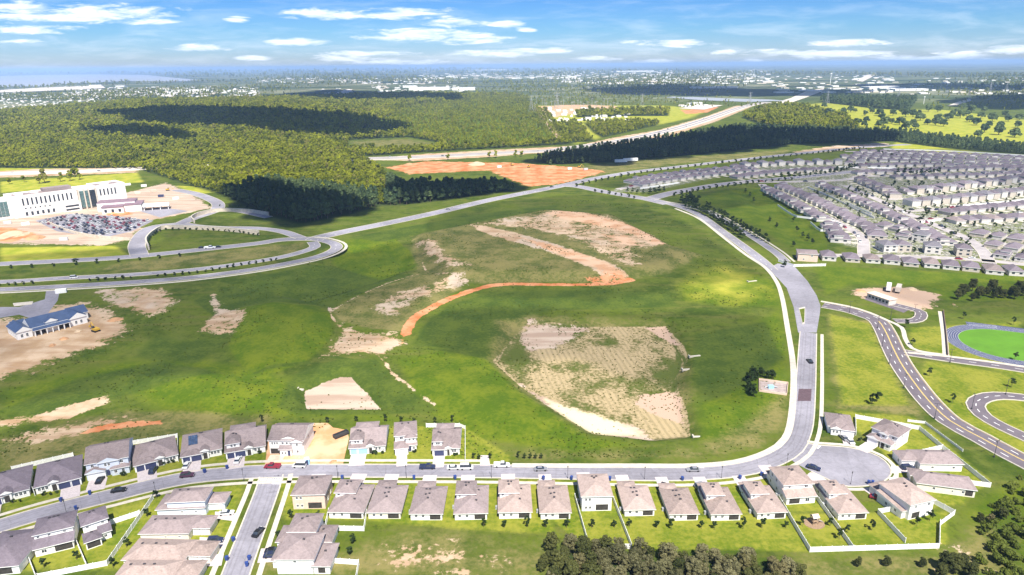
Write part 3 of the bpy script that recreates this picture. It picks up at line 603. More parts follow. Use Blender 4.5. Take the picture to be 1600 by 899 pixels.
# running track
mat('track_blue', (.045, .055, .12), .85, .12, .3); mat('track_grey', (.33, .32, .38), .85, .12, .3)
mat('turf', (.085, .21, .012), .9, .12, .08)
tc0 = np.array((247.5, 315.0)); td = np.array((.91, -.415)); tn = np.array((.415, .91))
def track_line(r, n=28, L=85):
    a = [tc0 + tn * r + td * L, tc0 + tn * r + td * L * .5]
    a += [tc0 + tn * (r * math.cos(w_)) - td * (r * math.sin(w_)) for w_ in np.linspace(0, math.pi, n)]
    return np.array(a + [tc0 - tn * r + td * L * .5, tc0 - tn * r + td * L])
mb = MB(); P_ = track_line(21.0); mb.add([(x, y, .06) for x, y in P_], [tuple(range(len(P_)))]); structure('turf_field', mb, ['turf'])
mb = MB(); strip(mb, track_line(24.2), -3.2, 3.2, .05); e_ = tc0 + tn * 24.2
mb.add([(*(e_ - td * 14 + tn * -1), .045), (*(e_ + td * 80 + tn * -1), .045), (*(e_ + td * 80 + tn * 4.5), .045), (*(e_ - td * 14 + tn * 4.5), .045)], [(0, 1, 2, 3)]); structure('running_track', mb, ['track_blue'])
mb = MB()
for k in range(7): strip(mb, track_line(21.1 + k * 1.03), -.05, .05, .066)
for k in range(4): q0 = e_ - td * 14 + tn * (-.8 + k * 1.5); mb.add([(*q0, .056), (*(q0 + td * 14), .056), (*(q0 + td * 14 + tn * .12), .056), (*(q0 + tn * .12), .056)], [(0, 1, 2, 3)])
structure('lane_marking', mb, ['paint_white'])
# ------------------------------------------------------------------ house parts
_uc = {}
def unit(key, fn):
    if key not in _uc: _uc[key] = fn()
    return _uc[key]
def roof_mesh(x0, x1, y0, y1, h, kind, pitch, roofm, wallm, o=.45):
    """closed roof body with fascia; gable triangles take the wall colour"""
    X0, X1, Y0, Y1 = x0 - o, x1 + o, y0 - o, y1 + o; w, d = X1 - X0, Y1 - Y0; zb, ze = h - .22, h; mb = MB()
    base = [(X0, Y0), (X1, Y0), (X1, Y1), (X0, Y1)]
    vs = [(x, y, zb) for x, y in base] + [(x, y, ze) for x, y in base]; xm, ym = (X0 + X1) / 2, (Y0 + Y1) / 2
    fs = [(i, (i + 1) % 4, 4 + (i + 1) % 4, 4 + i) for i in range(4)]; mb.add(vs, fs, 2); mb.face((3, 2, 1, 0), 2)
    if kind == 'hip':
        r = min(w, d) / 2; top = ze + r * pitch
        if w >= d:
            mb.v += [(X0 + r, ym, top), (X1 - r - .01, ym, top)]; F = [(4, 5, 9, 8), (5, 6, 9), (6, 7, 8, 9), (7, 4, 8)]
        else:
            mb.v += [(xm, Y0 + r, top), (xm, Y1 - r - .01, top)]; F = [(4, 5, 8), (5, 6, 9, 8), (6, 7, 9), (7, 4, 8, 9)]
        for f in F: mb.face(f, 0)
    elif kind == 'gx':
        top = ze + d / 2 * pitch; mb.v += [(X0, ym, top), (X1, ym, top)]
        mb.face((4, 5, 9, 8), 0); mb.face((6, 7, 8, 9), 0); mb.face((7, 4, 8), 1); mb.face((5, 6, 9), 1)
    elif kind == 'gy':
        top = ze + w / 2 * pitch; mb.v += [(xm, Y0, top), (xm, Y1, top)]
        mb.face((5, 6, 9, 8), 0); mb.face((7, 4, 8, 9), 0); mb.face((4, 5, 8), 1); mb.face((6, 7, 9), 1)
    elif kind == 'shed':
        top = ze + d * pitch; mb.v += [(X0, Y1, top), (X1, Y1, top)]
        mb.face((4, 5, 9, 8), 0); mb.face((7, 4, 8), 1); mb.face((5, 6, 9), 1); mb.face((6, 7, 8, 9), 1)
    elif kind == 'flat': mb.face((4, 5, 6, 7), 0)
    return mb.mesh('roof', [roofm, wallm, 'trim_white'])
def win_mesh():
    mb = MB()                       # unit window 1 x 1 on the plane y=0, facing -y: frame bars and head/sill
    for a in ((-.5, -.4, 0, 1), (.4, .5, 0, 1), (-.4, .4, 0, .09), (-.4, .4, .91, 1), (-.03, .03, .09, .91)): mb.box(a[0], a[1], -.07, .02, a[2], a[3], bottom=True)
    mb.box(-.56, .56, -.11, .02, -.06, 0, bottom=True); return mb.mesh('window', ['trim_white'])
def pane_mesh(m):
    mb = MB(); mb.box(-.41, .41, -.035, .02, .08, .92); return mb.mesh('pane', [m])
def garage_mesh(m):
    mb = MB()
    for k in range(4): mb.box(-.5, .5, -.05, .02, k * .25 + .008, k * .25 + .242, bottom=True)
    mb.box(-.5, .5, -.02, .02, 0, 1); return mb.mesh('garage_door', [m])
def surround_mesh():
    mb = MB(); mb.box(-.56, -.5, -.08, .02, 0, 1.03); mb.box(.5, .56, -.08, .02, 0, 1.03); mb.box(-.56, .56, -.08, .02, 1.0, 1.08, bottom=True); return mb.mesh('door_surround', ['trim_white'])
def porch_shade_mesh():
    mb = MB(); mb.box(-.5, .5, -.03, .02, 0, 1); return mb.mesh('porch', ['shade_dark'])  # flat dark panel; the shade of the open recess is its colour
def column_mesh():
    mb = MB(); mb.box(-.14, .14, -.14, .14, 0, 1); return mb.mesh('column', ['trim_white'])
def door_mesh():
    mb = MB(); mb.box(-.5, .5, -.06, .02, 0, 1); mb.box(-.36, .36, -.09, -.06, .5, .9, bottom=True); mb.box(-.36, .36, -.09, -.06, .08, .42, bottom=True); return mb.mesh('door', ['garage_navy'])
def vent_mesh():
    mb = MB(); mb.box(-.28, .28, -.22, .22, -.15, .22); mb.box(-.34, .34, -.28, .28, .22, .27, bottom=True); return mb.mesh('roof_vent', ['vent_dark'])
def opening(par, face, c, yo, z, w, h, kind, gm_='garage_white'):
    """face: c towards the camera side, b the other long side, l / r the ends; c along the wall, yo the plane"""
    loc, rz = {'c': ((c, yo, z), 0), 'b': ((c, yo, z), math.pi), 'l': ((yo, c, z), -math.pi / 2), 'r': ((yo, c, z), math.pi / 2)}[face]
    sc = (w, 1, h)
    if kind == 'win':
        o = link('window', unit('win', win_mesh), par, loc, rz, sc); link('pane', unit('pane', lambda: pane_mesh('glass_dark')), o)
    elif kind == 'gar':
        o = link('garage_door', unit('gar' + gm_, lambda: garage_mesh(gm_)), par, loc, rz, sc); link('door_surround', unit('sur', surround_mesh), o)
    elif kind == 'porch': o = link('porch', unit('porch', porch_shade_mesh), par, loc, rz, (w, 1, h))
    elif kind == 'door': o = link('door', unit('door', door_mesh), par, loc, rz, sc)
    return o
def roof_z(bl, x, y):
    x0, x1, y0, y1, h, kind, p = bl[:7]; o = .45
    if kind == 'hip': return h + p * min(x - x0 + o, x1 + o - x, y - y0 + o, y1 + o - y)
    if kind == 'gx': return h + p * min(y - y0 + o, y1 + o - y)
    if kind == 'gy': return h + p * min(x - x0 + o, x1 + o - x)
    if kind == 'shed': return h + p * (y - y0 + o)
    return h
def build(name, label, cat, loc, rz, blocks, ops, wallm, roofm, vents=(), gm_='garage_white', group=None, cols=()):
    T = thing(name, label, cat, loc, rz, group); mb = MB()
    for b_ in blocks:
        z0 = b_[7] if len(b_) > 7 else 0
        mb.box(b_[0], b_[1], b_[2], b_[3], z0, b_[4] - .2)
    link('wall', mb.mesh('wall', [wallm]), T); rf = []
    for b_ in blocks: rf.append(link('roof', roof_mesh(*b_[:7], roofm, wallm), T))
    for o_ in ops: opening(T, *o_, gm_=gm_) if o_[-1] == 'gar' else opening(T, *o_)
    for bi, x, y in vents: link('roof_vent', unit('vent', vent_mesh), rf[bi], (x, y, roof_z(blocks[bi], x, y)))
    for x, y, h in cols: link('column', unit('col', column_mesh), T, (x, y, 0), 0, (1, 1, h))
    return T

def frame_of(A, B):
    a = np.array(G(*A)); b_ = np.array(G(*B)); w = float(np.linalg.norm(b_ - a)); return (a[0], a[1], 0), math.atan2(b_[1] - a[1], b_[0] - a[0]), w
def drive(T, x0, x1, y0, y1, m='driveway'):
    mb = MB(); M = Matrix.Translation(T.location) @ Matrix.Rotation(T.rotation_euler.z, 4, 'Z'); mb.box(x0, x1, y0, y1, 0, .115, M=M)
    structure('driveway', mb, [m])
P5 = .36
def slab_mesh():
    mb = MB(); mb.box(-.5, .5, -.5, .5, 0, .1); return mb.mesh('patio', ['concrete'])
def ac_mesh():
    mb = MB(); mb.box(-.45, .45, -.45, .45, .08, .95); mb.box(-.5, .5, -.5, .5, 0, .08); mb.tube((0, 0, .95), (0, 0, 1.0), .36, n=10); return mb.mesh('air_conditioner', ['steel'])
def s_house(A, B, d, label, style, wall='wall_white', roof='roof_tan', dside=0):
    """south row: rear wall faces the camera"""
    loc, rz, w = frame_of(A, B); g = 'houses along the south side of the street'
    x0, x1 = w * (.42 if dside else .04), w * (.96 if dside else .58)
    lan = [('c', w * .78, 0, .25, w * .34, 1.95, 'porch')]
    side = [('l', d * .75, 0, 1.0, 1.0, 1.1, 'win'), ('l', d * .45, 0, 1.0, 1.0, 1.1, 'win'), ('l', d * .2, 0, 1.0, .7, .9, 'win'), ('r', d * .6, w, 1.0, 1.0, 1.1, 'win'), ('r', d * .3, w, 1.0, 1.0, 1.1, 'win')]
    if style == 'flat':
        bl = [(0, w, 0, d * .82, 2.6, 'hip', P5), (x0, x1, d * .7, d, 2.5, 'hip', P5)]
        ops = lan + [('c', w * .18, 0, .9, .9, 1.2, 'win'), ('c', w * .40, 0, .9, .9, 1.2, 'win')] + side
        v = [(0, w * .38, d * .62), (0, w * .50, d * .62), (0, w * .40, d * .44), (0, w * .52, d * .44), (0, w * .50, d * .3)]
    elif style == 'wedge':
        bl = [(0, w, 0, d * .84, 2.6, 'hip', P5), (x0, x1, d * .7, d, 2.5, 'hip', P5), (.25, w * .62, d * .40, d * .80, 4.9, 'hip', P5)]
        ops = lan + [('c', w * .15, 0, .9, .9, 1.2, 'win'), ('c', w * .38, 0, .9, .9, 1.2, 'win'), ('c', w * .12, d * .4, 3.6, .8, 1.0, 'win'), ('l', d * .55, .25, 3.5, .9, 1.1, 'win')] + side
        v = [(2, w * .30, d * .66), (2, w * .40, d * .66), (2, w * .32, d * .56), (0, w * .66, d * .26), (0, w * .72, d * .6)]
    elif style == 'two':
        bl = [(0, w, 2.6, d * .84, 5.7, 'hip', P5), (x0, x1, d * .7, d, 2.8, 'hip', P5), (.06, w - .06, 0, 2.6, 2.75, 'shed', .42)]
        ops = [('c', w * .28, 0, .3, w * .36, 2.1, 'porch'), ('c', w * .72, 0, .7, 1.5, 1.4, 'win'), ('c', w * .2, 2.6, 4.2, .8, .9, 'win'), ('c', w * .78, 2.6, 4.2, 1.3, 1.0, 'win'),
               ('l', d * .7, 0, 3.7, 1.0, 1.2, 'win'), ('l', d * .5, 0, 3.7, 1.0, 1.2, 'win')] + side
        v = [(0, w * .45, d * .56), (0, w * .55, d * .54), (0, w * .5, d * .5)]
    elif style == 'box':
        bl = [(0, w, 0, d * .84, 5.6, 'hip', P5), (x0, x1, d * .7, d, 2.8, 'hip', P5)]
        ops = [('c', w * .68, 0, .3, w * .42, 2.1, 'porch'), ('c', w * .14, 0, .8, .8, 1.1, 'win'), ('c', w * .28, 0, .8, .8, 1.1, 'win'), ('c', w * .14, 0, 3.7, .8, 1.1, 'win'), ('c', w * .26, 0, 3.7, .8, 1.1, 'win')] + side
        v = [(0, w * .45, d * .62), (0, w * .6, d * .62), (0, w * .5, d * .5)]
    T = build('house', label, 'house', loc, rz, bl, ops, wall, roof, v, group=g)
    opening(T, 'b', (x0 + x1) / 2, d, .1, min(4.8, (x1 - x0) * .85), 2.2, 'gar', 'garage_white')
    link('air_conditioner', unit('ac', lambda: ac_mesh()), T, (-.7 - .02, d * rng.uniform(.2, .5), 0))
    drive(T, x0 + .3, x1 - .3, d + .02, d + 7.5); return T
def n_house(A, B, d, label, style, wall='wall_white', roof='roof_grey', gar='left', gm_='garage_white', dl=7.5):
    """north row: the front faces the camera"""
    loc, rz, w = frame_of(A, B); L = gar == 'left'; g = 'houses along the north side of the street'
    f = (lambda a: w * a) if L else (lambda a: w * (1 - a))
    def X(a, b_): return tuple(sorted((f(a), f(b_))))
    gx0, gx1 = X(0, .5); ex0, ex1 = X(.5, .68); bx0, bx1 = X(.66, 1.0)
    gar_ops = [('c', f(.13), 0, .1, 2.6, 2.2, 'gar'), ('c', f(.36), 0, .1, 3.6, 2.2, 'gar')] if w > 11 else [('c', f(.25), 0, .1, w * .36, 2.2, 'gar')]
    if style == 'ranch':
        bl = [(.05, w - .05, 1.6, d, 2.95, 'hip', .40), (gx0, gx1, 0, 4, 2.85, 'hip', .40), (ex0, ex1, .3, 3, 3.5, 'gy', .5), (bx0, bx1, .9, 4, 2.8, 'hip', .4)]
        ops = gar_ops + [('c', f(.59), .3, .1, w * .1, 2.4, 'porch'), ('c', f(.76), .9, .9, .9, 1.4, 'win'), ('c', f(.84), .9, .9, .9, 1.4, 'win'), ('c', f(.92), .9, .9, .9, 1.4, 'win')]
        v = [(0, w * .45, d * .75), (0, w * .52, d * .75), (0, w * .5, d * .66)]
    elif style == 'gable2':
        bl = [(.05, w - .05, 1.6, d, 5.7, 'gx', .42), (gx0, X(0, .42)[1] if L else gx1, 0, 4, 2.9, 'gy', .42), (*X(.30, .78), 1.1, 4, 5.6, 'gy', .42), (*X(.58, 1), .2, 3, 2.85, 'hip', .4)]
        ops = [('c', f(.14), 0, .1, 2.5, 2.2, 'gar'), ('c', f(.34), 0, .1, 2.4, 2.2, 'gar'), ('c', f(.5), 1.1, .1, 1.0, 2.2, 'door'), ('c', f(.68), .2, .9, 1.0, 1.4, 'win'), ('c', f(.86), .2, .9, 1.0, 1.4, 'win'),
               ('c', f(.46), 1.1, 3.7, .8, 1.3, 'win'), ('c', f(.54), 1.1, 3.7, .8, 1.3, 'win'), ('c', f(.84), 1.6, 3.7, 1.0, 1.3, 'win'), ('c', f(.15), 1.6, 3.9, 1.0, 1.2, 'win')]
        v = [(0, w * .4, d * .72), (0, w * .47, d * .72)]
    elif style == 'site2':
        bl = [(.05, w - .05, .8, d, 5.7, 'gx', .42), (w * .68, w * .98, 0, 4, 5.4, 'gy', .45), (w * .34, w * .67, -.8, 1.4, 2.9, 'shed', .4), (w * .36, w * .78, 1.4, 4, 5.9, 'gy', .35)]
        ops = [('c', w * .12, .8, .1, 2.3, 2.1, 'porch'), ('c', w * .28, .8, .1, 2.3, 2.1, 'porch'), ('c', w * .10, .8, 3.8, .6, 1.1, 'win'), ('c', w * .17, .8, 3.8, .6, 1.1, 'win'), ('c', w * .24, .8, 3.8, .6, 1.1, 'win'),
               ('c', w * .41, -.8, .7, .7, 1.1, 'win'), ('c', w * .5, -.8, .7, .7, 1.1, 'win'), ('c', w * .6, -.8, .1, .9, 2.1, 'door'), ('c', w * .4, .8, 3.8, .9, 1.1, 'win'), ('c', w * .52, .8, 3.8, .9, 1.1, 'win'), ('c', w * .62, .8, 3.8, .8, 1.1, 'win'),
               ('c', w * .83, 0, 3.6, .9, 1.3, 'win'), ('c', w * .83, 0, .8, .9, 1.3, 'win'), ('r', d * .5, w - .05, 3.6, 1, 1.2, 'win')]
        v = [(0, w * .45, d * .75), (0, w * .5, d * .75)]
    elif style == 'dormer':
        bl = [(.05, w - .05, 1.6, d, 3.0, 'gx' if w < 14 else 'hip', .46), (gx0, gx1, 0, 4, 2.9, 'shed', .3), (*X(.03, .36), 1.5, d * .6, 5.3, 'hip', .42), (ex0, ex1, .2, 3, 3.4, 'gy', .55), (bx0, bx1, .8, 4, 2.85, 'hip', .4), (*X(.1, .72), d * .62, d - .3, 5.0, 'hip', .4)]
        ops = gar_ops + [('c', f(.16), 1.5, 3.75, .8, 1.2, 'win'), ('c', f(.24), 1.5, 3.75, .8, 1.2, 'win'), ('c', f(.59), .2, .1, w * .09, 2.3, 'porch'), ('c', f(.75), .8, .9, .9, 1.4, 'win'), ('c', f(.84), .8, .9, .9, 1.4, 'win'), ('r', d * .5, w - .05, .9, 1, 1.2, 'win')]
        v = [(2, w * .2, d * .42), (2, w * .27, d * .42), (0, w * .8, d * .6)]
    elif style == 'narrow':
        bl = [(.05, w - .05, 4.2, d, 5.7, 'hip', .4), (0, w * .58, 0, 5, 2.9, 'hip', .4), (w * .5, w - .12, 2.6, 5, 5.45, 'hip', .4), (w * .6, w - .2, 1.9, 3.4, 2.8, 'shed', .4)]
        ops = [('c', w * .29, 0, .1, 4.2, 2.2, 'gar'), ('c', w * .3, 4.2, 4.0, 1.3, 1.1, 'win'), ('c', w * .68, 2.6, 4.0, .7, 1.1, 'win'), ('c', w * .86, 2.6, 4.0, .7, 1.1, 'win'), ('c', w * .68, 1.9, .2, .9, 2, 'door'), ('c', w * .86, 1.9, .8, .7, 1.2, 'win'), ('r', d * .6, w - .05, 3.8, 1, 1.2, 'win')]
        v = [(0, w * .35, d * .75), (0, w * .65, d * .75)]
    T = build('house', label, 'house', loc, rz, bl, ops, wall, roof, v, gm_=gm_, group=g)
    a, b_ = (gx0, gx1) if style != 'narrow' else (0, w * .58)
    drive(T, a + .4, b_ - .4, -dl, -.02, 'sand_drive' if style == 'site2' else 'driveway'); return T
mat('sand_drive', (.58, .45, .34), .95, .2, .4)
n_house((-38, 799), (47, 777), 17, 'dark slate roofed ranch house cut by the left edge, north of the street', 'ranch', roof='roof_slate', gar='left', gm_='garage_navy')
T = n_house((57, 775), (128, 757), 16, 'slate roofed ranch house with its wide paved drive on the right, inside a white fence', 'ranch', roof='roof_slate', gar='right', gm_='garage_navy')
n_house((137, 752), (203, 739), 15, 'two-storey pale blue house with a big front gable and a black car on its drive', 'gable2', wall='wall_blue')
T = n_house((212, 739), (279, 722), 15, 'ranch house with a blue SUV on its drive and a white fenced back yard', 'ranch', gm_='garage_navy')
T = n_house((285, 725), (347, 713), 16, 'ranch house with a dark solar panel on the left of its roof', 'ranch', gm_='garage_navy')
mb = MB()
for i in range(3):
    for j in range(4): mb.box(i * 1.05, i * 1.05 + 1.0, j * 1.1, j * 1.1 + 1.05, .08, .14, bottom=True)
sp_ = link('solar_panel', mb.mesh('solar_panel', ['glass_blue']), T, (2.4, 4.6, 4.35)); sp_.rotation_euler = (math.atan(.40), 0, 0)
n_house((354, 718), (415, 708), 16, 'house with a front dormer and two navy garage doors, next left of the building site', 'dormer', gm_='garage_navy')
n_house((421, 711), (475, 711), 13, 'unfinished two-storey white house standing on bare sand with open garage bays', 'site2', roof='roof_grey', dl=4)
n_house((547, 711), (602, 708), 15, 'house with light blue garage doors and a dormer, right of the bare sand lot', 'dormer', gm_='garage_blue')
n_house((618, 712), (652, 709), 14, 'narrow two-storey house, the slimmest on the north side of the street', 'narrow', gm_='garage_white')
n_house((676, 713), (718, 712), 15, 'house with navy garage doors at the east end of the north row', 'dormer', gm_='garage_navy')
SR = [((459, 796), (509, 795), 12, 'two-storey house with salmon rendered walls at the corner of the side street', 'box', 'wall_pink', 'roof_grey'),
      ((515, 810), (568, 811), 17, 'bungalow with a small fenced yard, next right of the salmon walled house', 'wedge', 'wall_white', 'roof_grey'),
      ((576, 811), (626, 811), 17, 'plain hip roofed bungalow just right of the white fenced yard', 'flat', 'wall_cream', 'roof_grey'),
      ((642, 813), (691, 813), 17, 'hip roofed bungalow with a dark lanai, third right of the salmon walled house', 'flat', 'wall_white', 'roof_grey'),
      ((711, 813), (761, 812), 17, 'bungalow with a white upper gable, fourth right of the salmon walled house', 'wedge', 'wall_white', 'roof_grey'),
      ((780, 811), (830, 810), 17, 'bungalow with a white upper gable, fifth right of the salmon walled house', 'wedge', 'wall_white', 'roof_tan'),
      ((845, 812), (891, 811), 17, 'bungalow just left of the house with the long narrow fenced lawn', 'flat', 'wall_white', 'roof_tan'),
      ((909, 799), (955, 798), 14, 'two-storey white house backing onto a long narrow white fenced lawn', 'box', 'wall_white', 'roof_tan'),
      ((976, 807), (1022, 806), 15, 'bungalow just right of the long narrow white fenced lawn', 'flat', 'wall_white', 'roof_tan'),
      ((1046, 814), (1090, 813), 16, 'bungalow with a dark car in front, second right of the fenced lawn', 'flat', 'wall_white', 'roof_tan'),
      ((1111, 814), (1156, 813), 16, 'bungalow with a white upper gable, third right of the fenced lawn', 'wedge', 'wall_white', 'roof_tan'),
      ((1183, 812), (1227, 810), 16, 'bungalow with a white upper gable, directly left of the yard with the play house', 'wedge', 'wall_white', 'roof_tan'),
      ((1228, 789), (1273, 786), 15, 'two-storey house with a blue shaded side wall, behind the yard with the play house', 'two', 'wall_white', 'roof_tan'),
      ((1309, 813), (1353, 811), 17, 'long bungalow with a white upper gable south of the turning circle', 'wedge', 'wall_white', 'roof_tan')]
for i_, (A, B, d, lb, st, wl_, rf_) in enumerate(SR): s_house(A, B, d, lb, st, wl_, rf_, dside=0)

def o_house(A, B, d, label, blocks, ops, wall='wall_white', roof='roof_grey', vents=(), gm_='garage_white', group='houses round the turning circle', dr=None):
    """blocks and openings in fractions of the wall's length w (x) and depth d (y)"""
    loc, rz, w = frame_of(A, B)
    bl = [(b_[0] * w, b_[1] * w, b_[2] * d, b_[3] * d, *b_[4:]) for b_ in blocks]
    oo = [((f_, c * w, yo * d) if f_ in 'cb' else (f_, c * d, yo * w)) + tuple(r_) for f_, c, yo, *r_ in ops]
    T = build('house', label, 'house', loc, rz, bl, oo, wall, roof, [(i, x * w, y * d) for i, x, y in vents], gm_, group)
    if dr: drive(T, dr[0] * w, dr[1] * w, dr[2], dr[3])
    return T
o_house((1294, 679), (1333, 684), 12, 'small house north west of the turning circle with two cars on its drive',
        [(0, 1, .12, 1, 3.1, 'hip', .42), (.5, 1, 0, .4, 2.9, 'hip', .4), (.1, .45, 0, .4, 3.0, 'gy', .5)], [('c', .75, 0, .1, 4.2, 2.2, 'gar'), ('c', .2, 0, .9, .8, 1.3, 'win'), ('c', .34, 0, .9, .8, 1.3, 'win')], dr=(.52, .98, -6, 0), vents=[(0, .5, .7), (0, .6, .75)])
o_house((1357, 690), (1396, 706), 11, 'two-storey house turned towards the turning circle from the north, under a hipped grey roof',
        [(0, 1, .12, 1, 5.6, 'hip', .42), (.0, .42, -.12, .3, 2.9, 'gy', .42), (.5, .9, -.1, .3, 2.9, 'hip', .4), (.38, .66, .02, .5, 5.4, 'gy', .42)],
        [('c', .2, -.12, .1, 3.2, 2.2, 'gar'), ('c', .6, -.1, .1, 1.2, 2.2, 'porch'), ('c', .78, -.1, .9, .9, 1.3, 'win'), ('c', .52, .02, 3.8, 1.0, 1.1, 'win'), ('c', .85, .12, 3.9, .9, 1.1, 'win'), ('r', .5, 1, 3.8, .9, 1.1, 'win')], vents=[(0, .6, .6), (0, .7, .6)], dr=(-.05, .42, -8.5, -1.35))
o_house((1436, 736), (1502, 737), 8.5, 'long house with a dark blue car outside, east of the turning circle',
        [(0, 1, 0, 1, 3.1, 'hip', .42), (-.36, .06, .25, .98, 2.9, 'hip', .4)], [('c', .3, 0, 1.0, .9, 1.0, 'win'), ('c', .8, 0, 1.0, .9, 1.0, 'win'), ('l', .5, -.36, .9, 1.0, 1.3, 'win'), ('c', -.1, .25, .1, 2.2, 2.2, 'gar')], vents=[(0, .3, .6), (0, .7, .6)])
o_house((1431, 766), (1522, 778), 7.5, 'long low cream walled house nearest the outer corner east of the turning circle',
        [(0, 1, 0, 1, 3.0, 'hip', .42), (-.04, .2, .6, 1.15, 2.9, 'hip', .4)], [('c', .3, 0, 1.0, .9, 1.1, 'win'), ('c', .62, 0, 1.0, .5, .8, 'win'), ('c', .8, 0, 1.0, .9, 1.1, 'win'), ('c', .9, 0, .4, 2.2, 2.0, 'porch')], wall='wall_cream', vents=[(0, .3, .6), (0, .6, .6)])
o_house((1418, 813), (1455, 804), 12, 'two-storey white house with a red car on its drive south east of the turning circle',
        [(0, 1, 0, 1, 5.6, 'hip', .38), (-.16, .02, .1, .9, 2.9, 'shed', .1), (.0, .6, .9, 1.3, 2.8, 'hip', .38)], [('c', .3, 0, .3, 3.0, 2.0, 'porch'), ('c', .8, 0, .8, 1.2, 1.2, 'win'), ('c', .25, 0, 3.8, .7, 1.0, 'win'), ('c', .8, 0, 3.8, 1.2, 1.0, 'win'), ('l', .3, -.16, 1, .9, 1.1, 'win'), ('l', .6, -.16, 1, .9, 1.1, 'win')], roof='roof_tan', vents=[(0, .45, .5), (0, .5, .6)])
WG = 'houses on the corner blocks at the lower left'
o_house((56, 871), (117, 856), 11, 'two-storey house in the left hand yard of the white fenced pair at the lower left',
        [(0, 1, .26, 1, 5.7, 'hip', .38), (0.01, .99, 0, .26, 2.8, 'shed', .40)], [('c', .24, 0, .8, 1.5, 1.2, 'win'), ('c', .74, 0, .3, 4.5, 2.0, 'porch'), ('c', .1, .26, 4.3, .8, .7, 'win'), ('c', .38, .26, 4.3, .8, .7, 'win'), ('c', .78, .26, 4.3, .8, .7, 'win')], roof='roof_slate', vents=[(0, .36, .7), (0, .48, .72), (0, .58, .74)], group=WG)
o_house((136, 860), (176, 846), 11, 'two-storey house in the right hand yard of the white fenced pair at the lower left',
        [(.02, 1, .42, 1.05, 5.7, 'hip', .38), (0, .60, 0, .42, 2.8, 'hip', .40), (.6, 1.02, .2, .44, 2.75, 'shed', .40)], [('c', .3, 0, .3, 3.4, 2.0, 'porch'), ('c', .2, .42, 4.3, .8, .7, 'win'), ('c', .8, .42, 4.3, .8, .7, 'win'), ('c', .8, .2, .8, .9, 1.1, 'win')], roof='roof_slate', vents=[(0, .4, .78), (0, .55, .8), (1, .3, .25)], group=WG)
o_house((-42, 903), (32, 896), 16, 'house at the left edge of the photo below the street with a long slate roof',
        [(0, 1, 0, 1, 2.95, 'hip', .40)], [('c', .7, 0, .3, 3.6, 2.1, 'porch')], roof='roof_slate', vents=[(0, .5, .6)], group=WG)
for A, B, d, lb, two, rf_ in (((247, 808), (333, 804), 7.8, 'two-storey house with a pale blue side wall and a white car at its garages', 1, 'roof_grey'),
                          ((221, 846), (308, 845), 8.2, 'long bungalow beside the side street with a dark SUV on its drive', 0, 'roof_grey'),
                          ((195, 887), (303, 890), 8.6, 'long bungalow with two cars parked nose to nose at its garage', 0, 'roof_tan'),
                          ((178, 921), (285, 921), 8.0, 'house cut by the bottom edge of the photo, west of the side street', 0, 'roof_tan')):
    bl = [(0, .86, 0, 1, 2.9, 'hip', .36), (.84, 1.18, .3, .98, 2.8, 'hip', .36)]
    if two: bl.append((.2, .88, .012, .9, 5.3, 'hip', .36))
    o_house(A, B, d, lb, bl, [('c', .93, .3, .1, 2.2, 2.1, 'gar'), ('c', 1.07, .3, .1, 2.2, 2.1, 'gar'), ('c', .45, 0, 1.2, .8, .6, 'win'), ('c', .7, 0, 1.2, .8, .6, 'win'), ('l', .3, 0, .8, 1.2, 1.1, 'win')],
            wall='wall_blue' if two else 'wall_cream', roof=rf_, vents=[(2 if two else 0, .35, .6), (2 if two else 0, .5, .6), (0, .15, .6)], group=WG)
o_house((450, 862), (492, 862), 10, 'two-storey house with two dark cars outside, the further of the joined pair',
        [(.0, 1.0, .2, 1, 5.6, 'hip', .36), (-.42, .2, .1, .8, 2.8, 'hip', .36), (.9, 1.6, .1, .8, 2.9, 'hip', .36)], [('c', .3, .2, 3.9, .7, .8, 'win'), ('c', 1.4, .1, .4, 2.4, 1.9, 'porch')], vents=[(0, .4, .6), (0, .55, .7), (2, 1.2, .5)], group=WG)
o_house((432, 902), (490, 902), 12, 'two-storey house cut by the bottom edge, the nearer of the joined pair',
        [(.0, 1.0, .1, 1, 5.2, 'hip', .36), (.96, 1.42, .1, .86, 2.9, 'hip', .36), (-.2, .1, .3, .9, 2.8, 'hip', .36)], [('c', .5, .1, 3.8, .8, .8, 'win'), ('c', 1.2, .1, .4, 2.0, 1.9, 'porch')], vents=[(0, .6, .6), (1, 1.2, .5)], group=WG)
mb = MB()
for px in ([(336, 800), (374, 803), (370, 815), (336, 811)], [(312, 840), (358, 842), (352, 856), (312, 852)], [(308, 868), (350, 866), (346, 884), (312, 886)], [(408, 858), (436, 856), (432, 878), (402, 880)],
           [(1326, 686), (1333, 687), (1330, 697), (1320, 695)], [(1392, 728), (1425, 731), (1436, 738), (1392, 740)], [(1390, 746), (1428, 748), (1432, 752), (1388, 754)], [(1345, 763), (1375, 768), (1388, 778), (1372, 782)],
           [(1265, 738), (1282, 744), (1310, 762), (1290, 768)], [(751, 712), (763, 712), (766, 728), (750, 728)], [(1080, 728), (1100, 728), (1100, 732), (1080, 732)]):
    mb.prism(ccw(GP(px)), 0, .118)
structure('driveway', mb, ['driveway'])
mb = MB(); mb.prism(ccw(GP([(1187, 595), (1231, 600), (1229, 617), (1188, 612)])), 0, .118); structure('concrete_pad', mb, ['pad_concrete'])

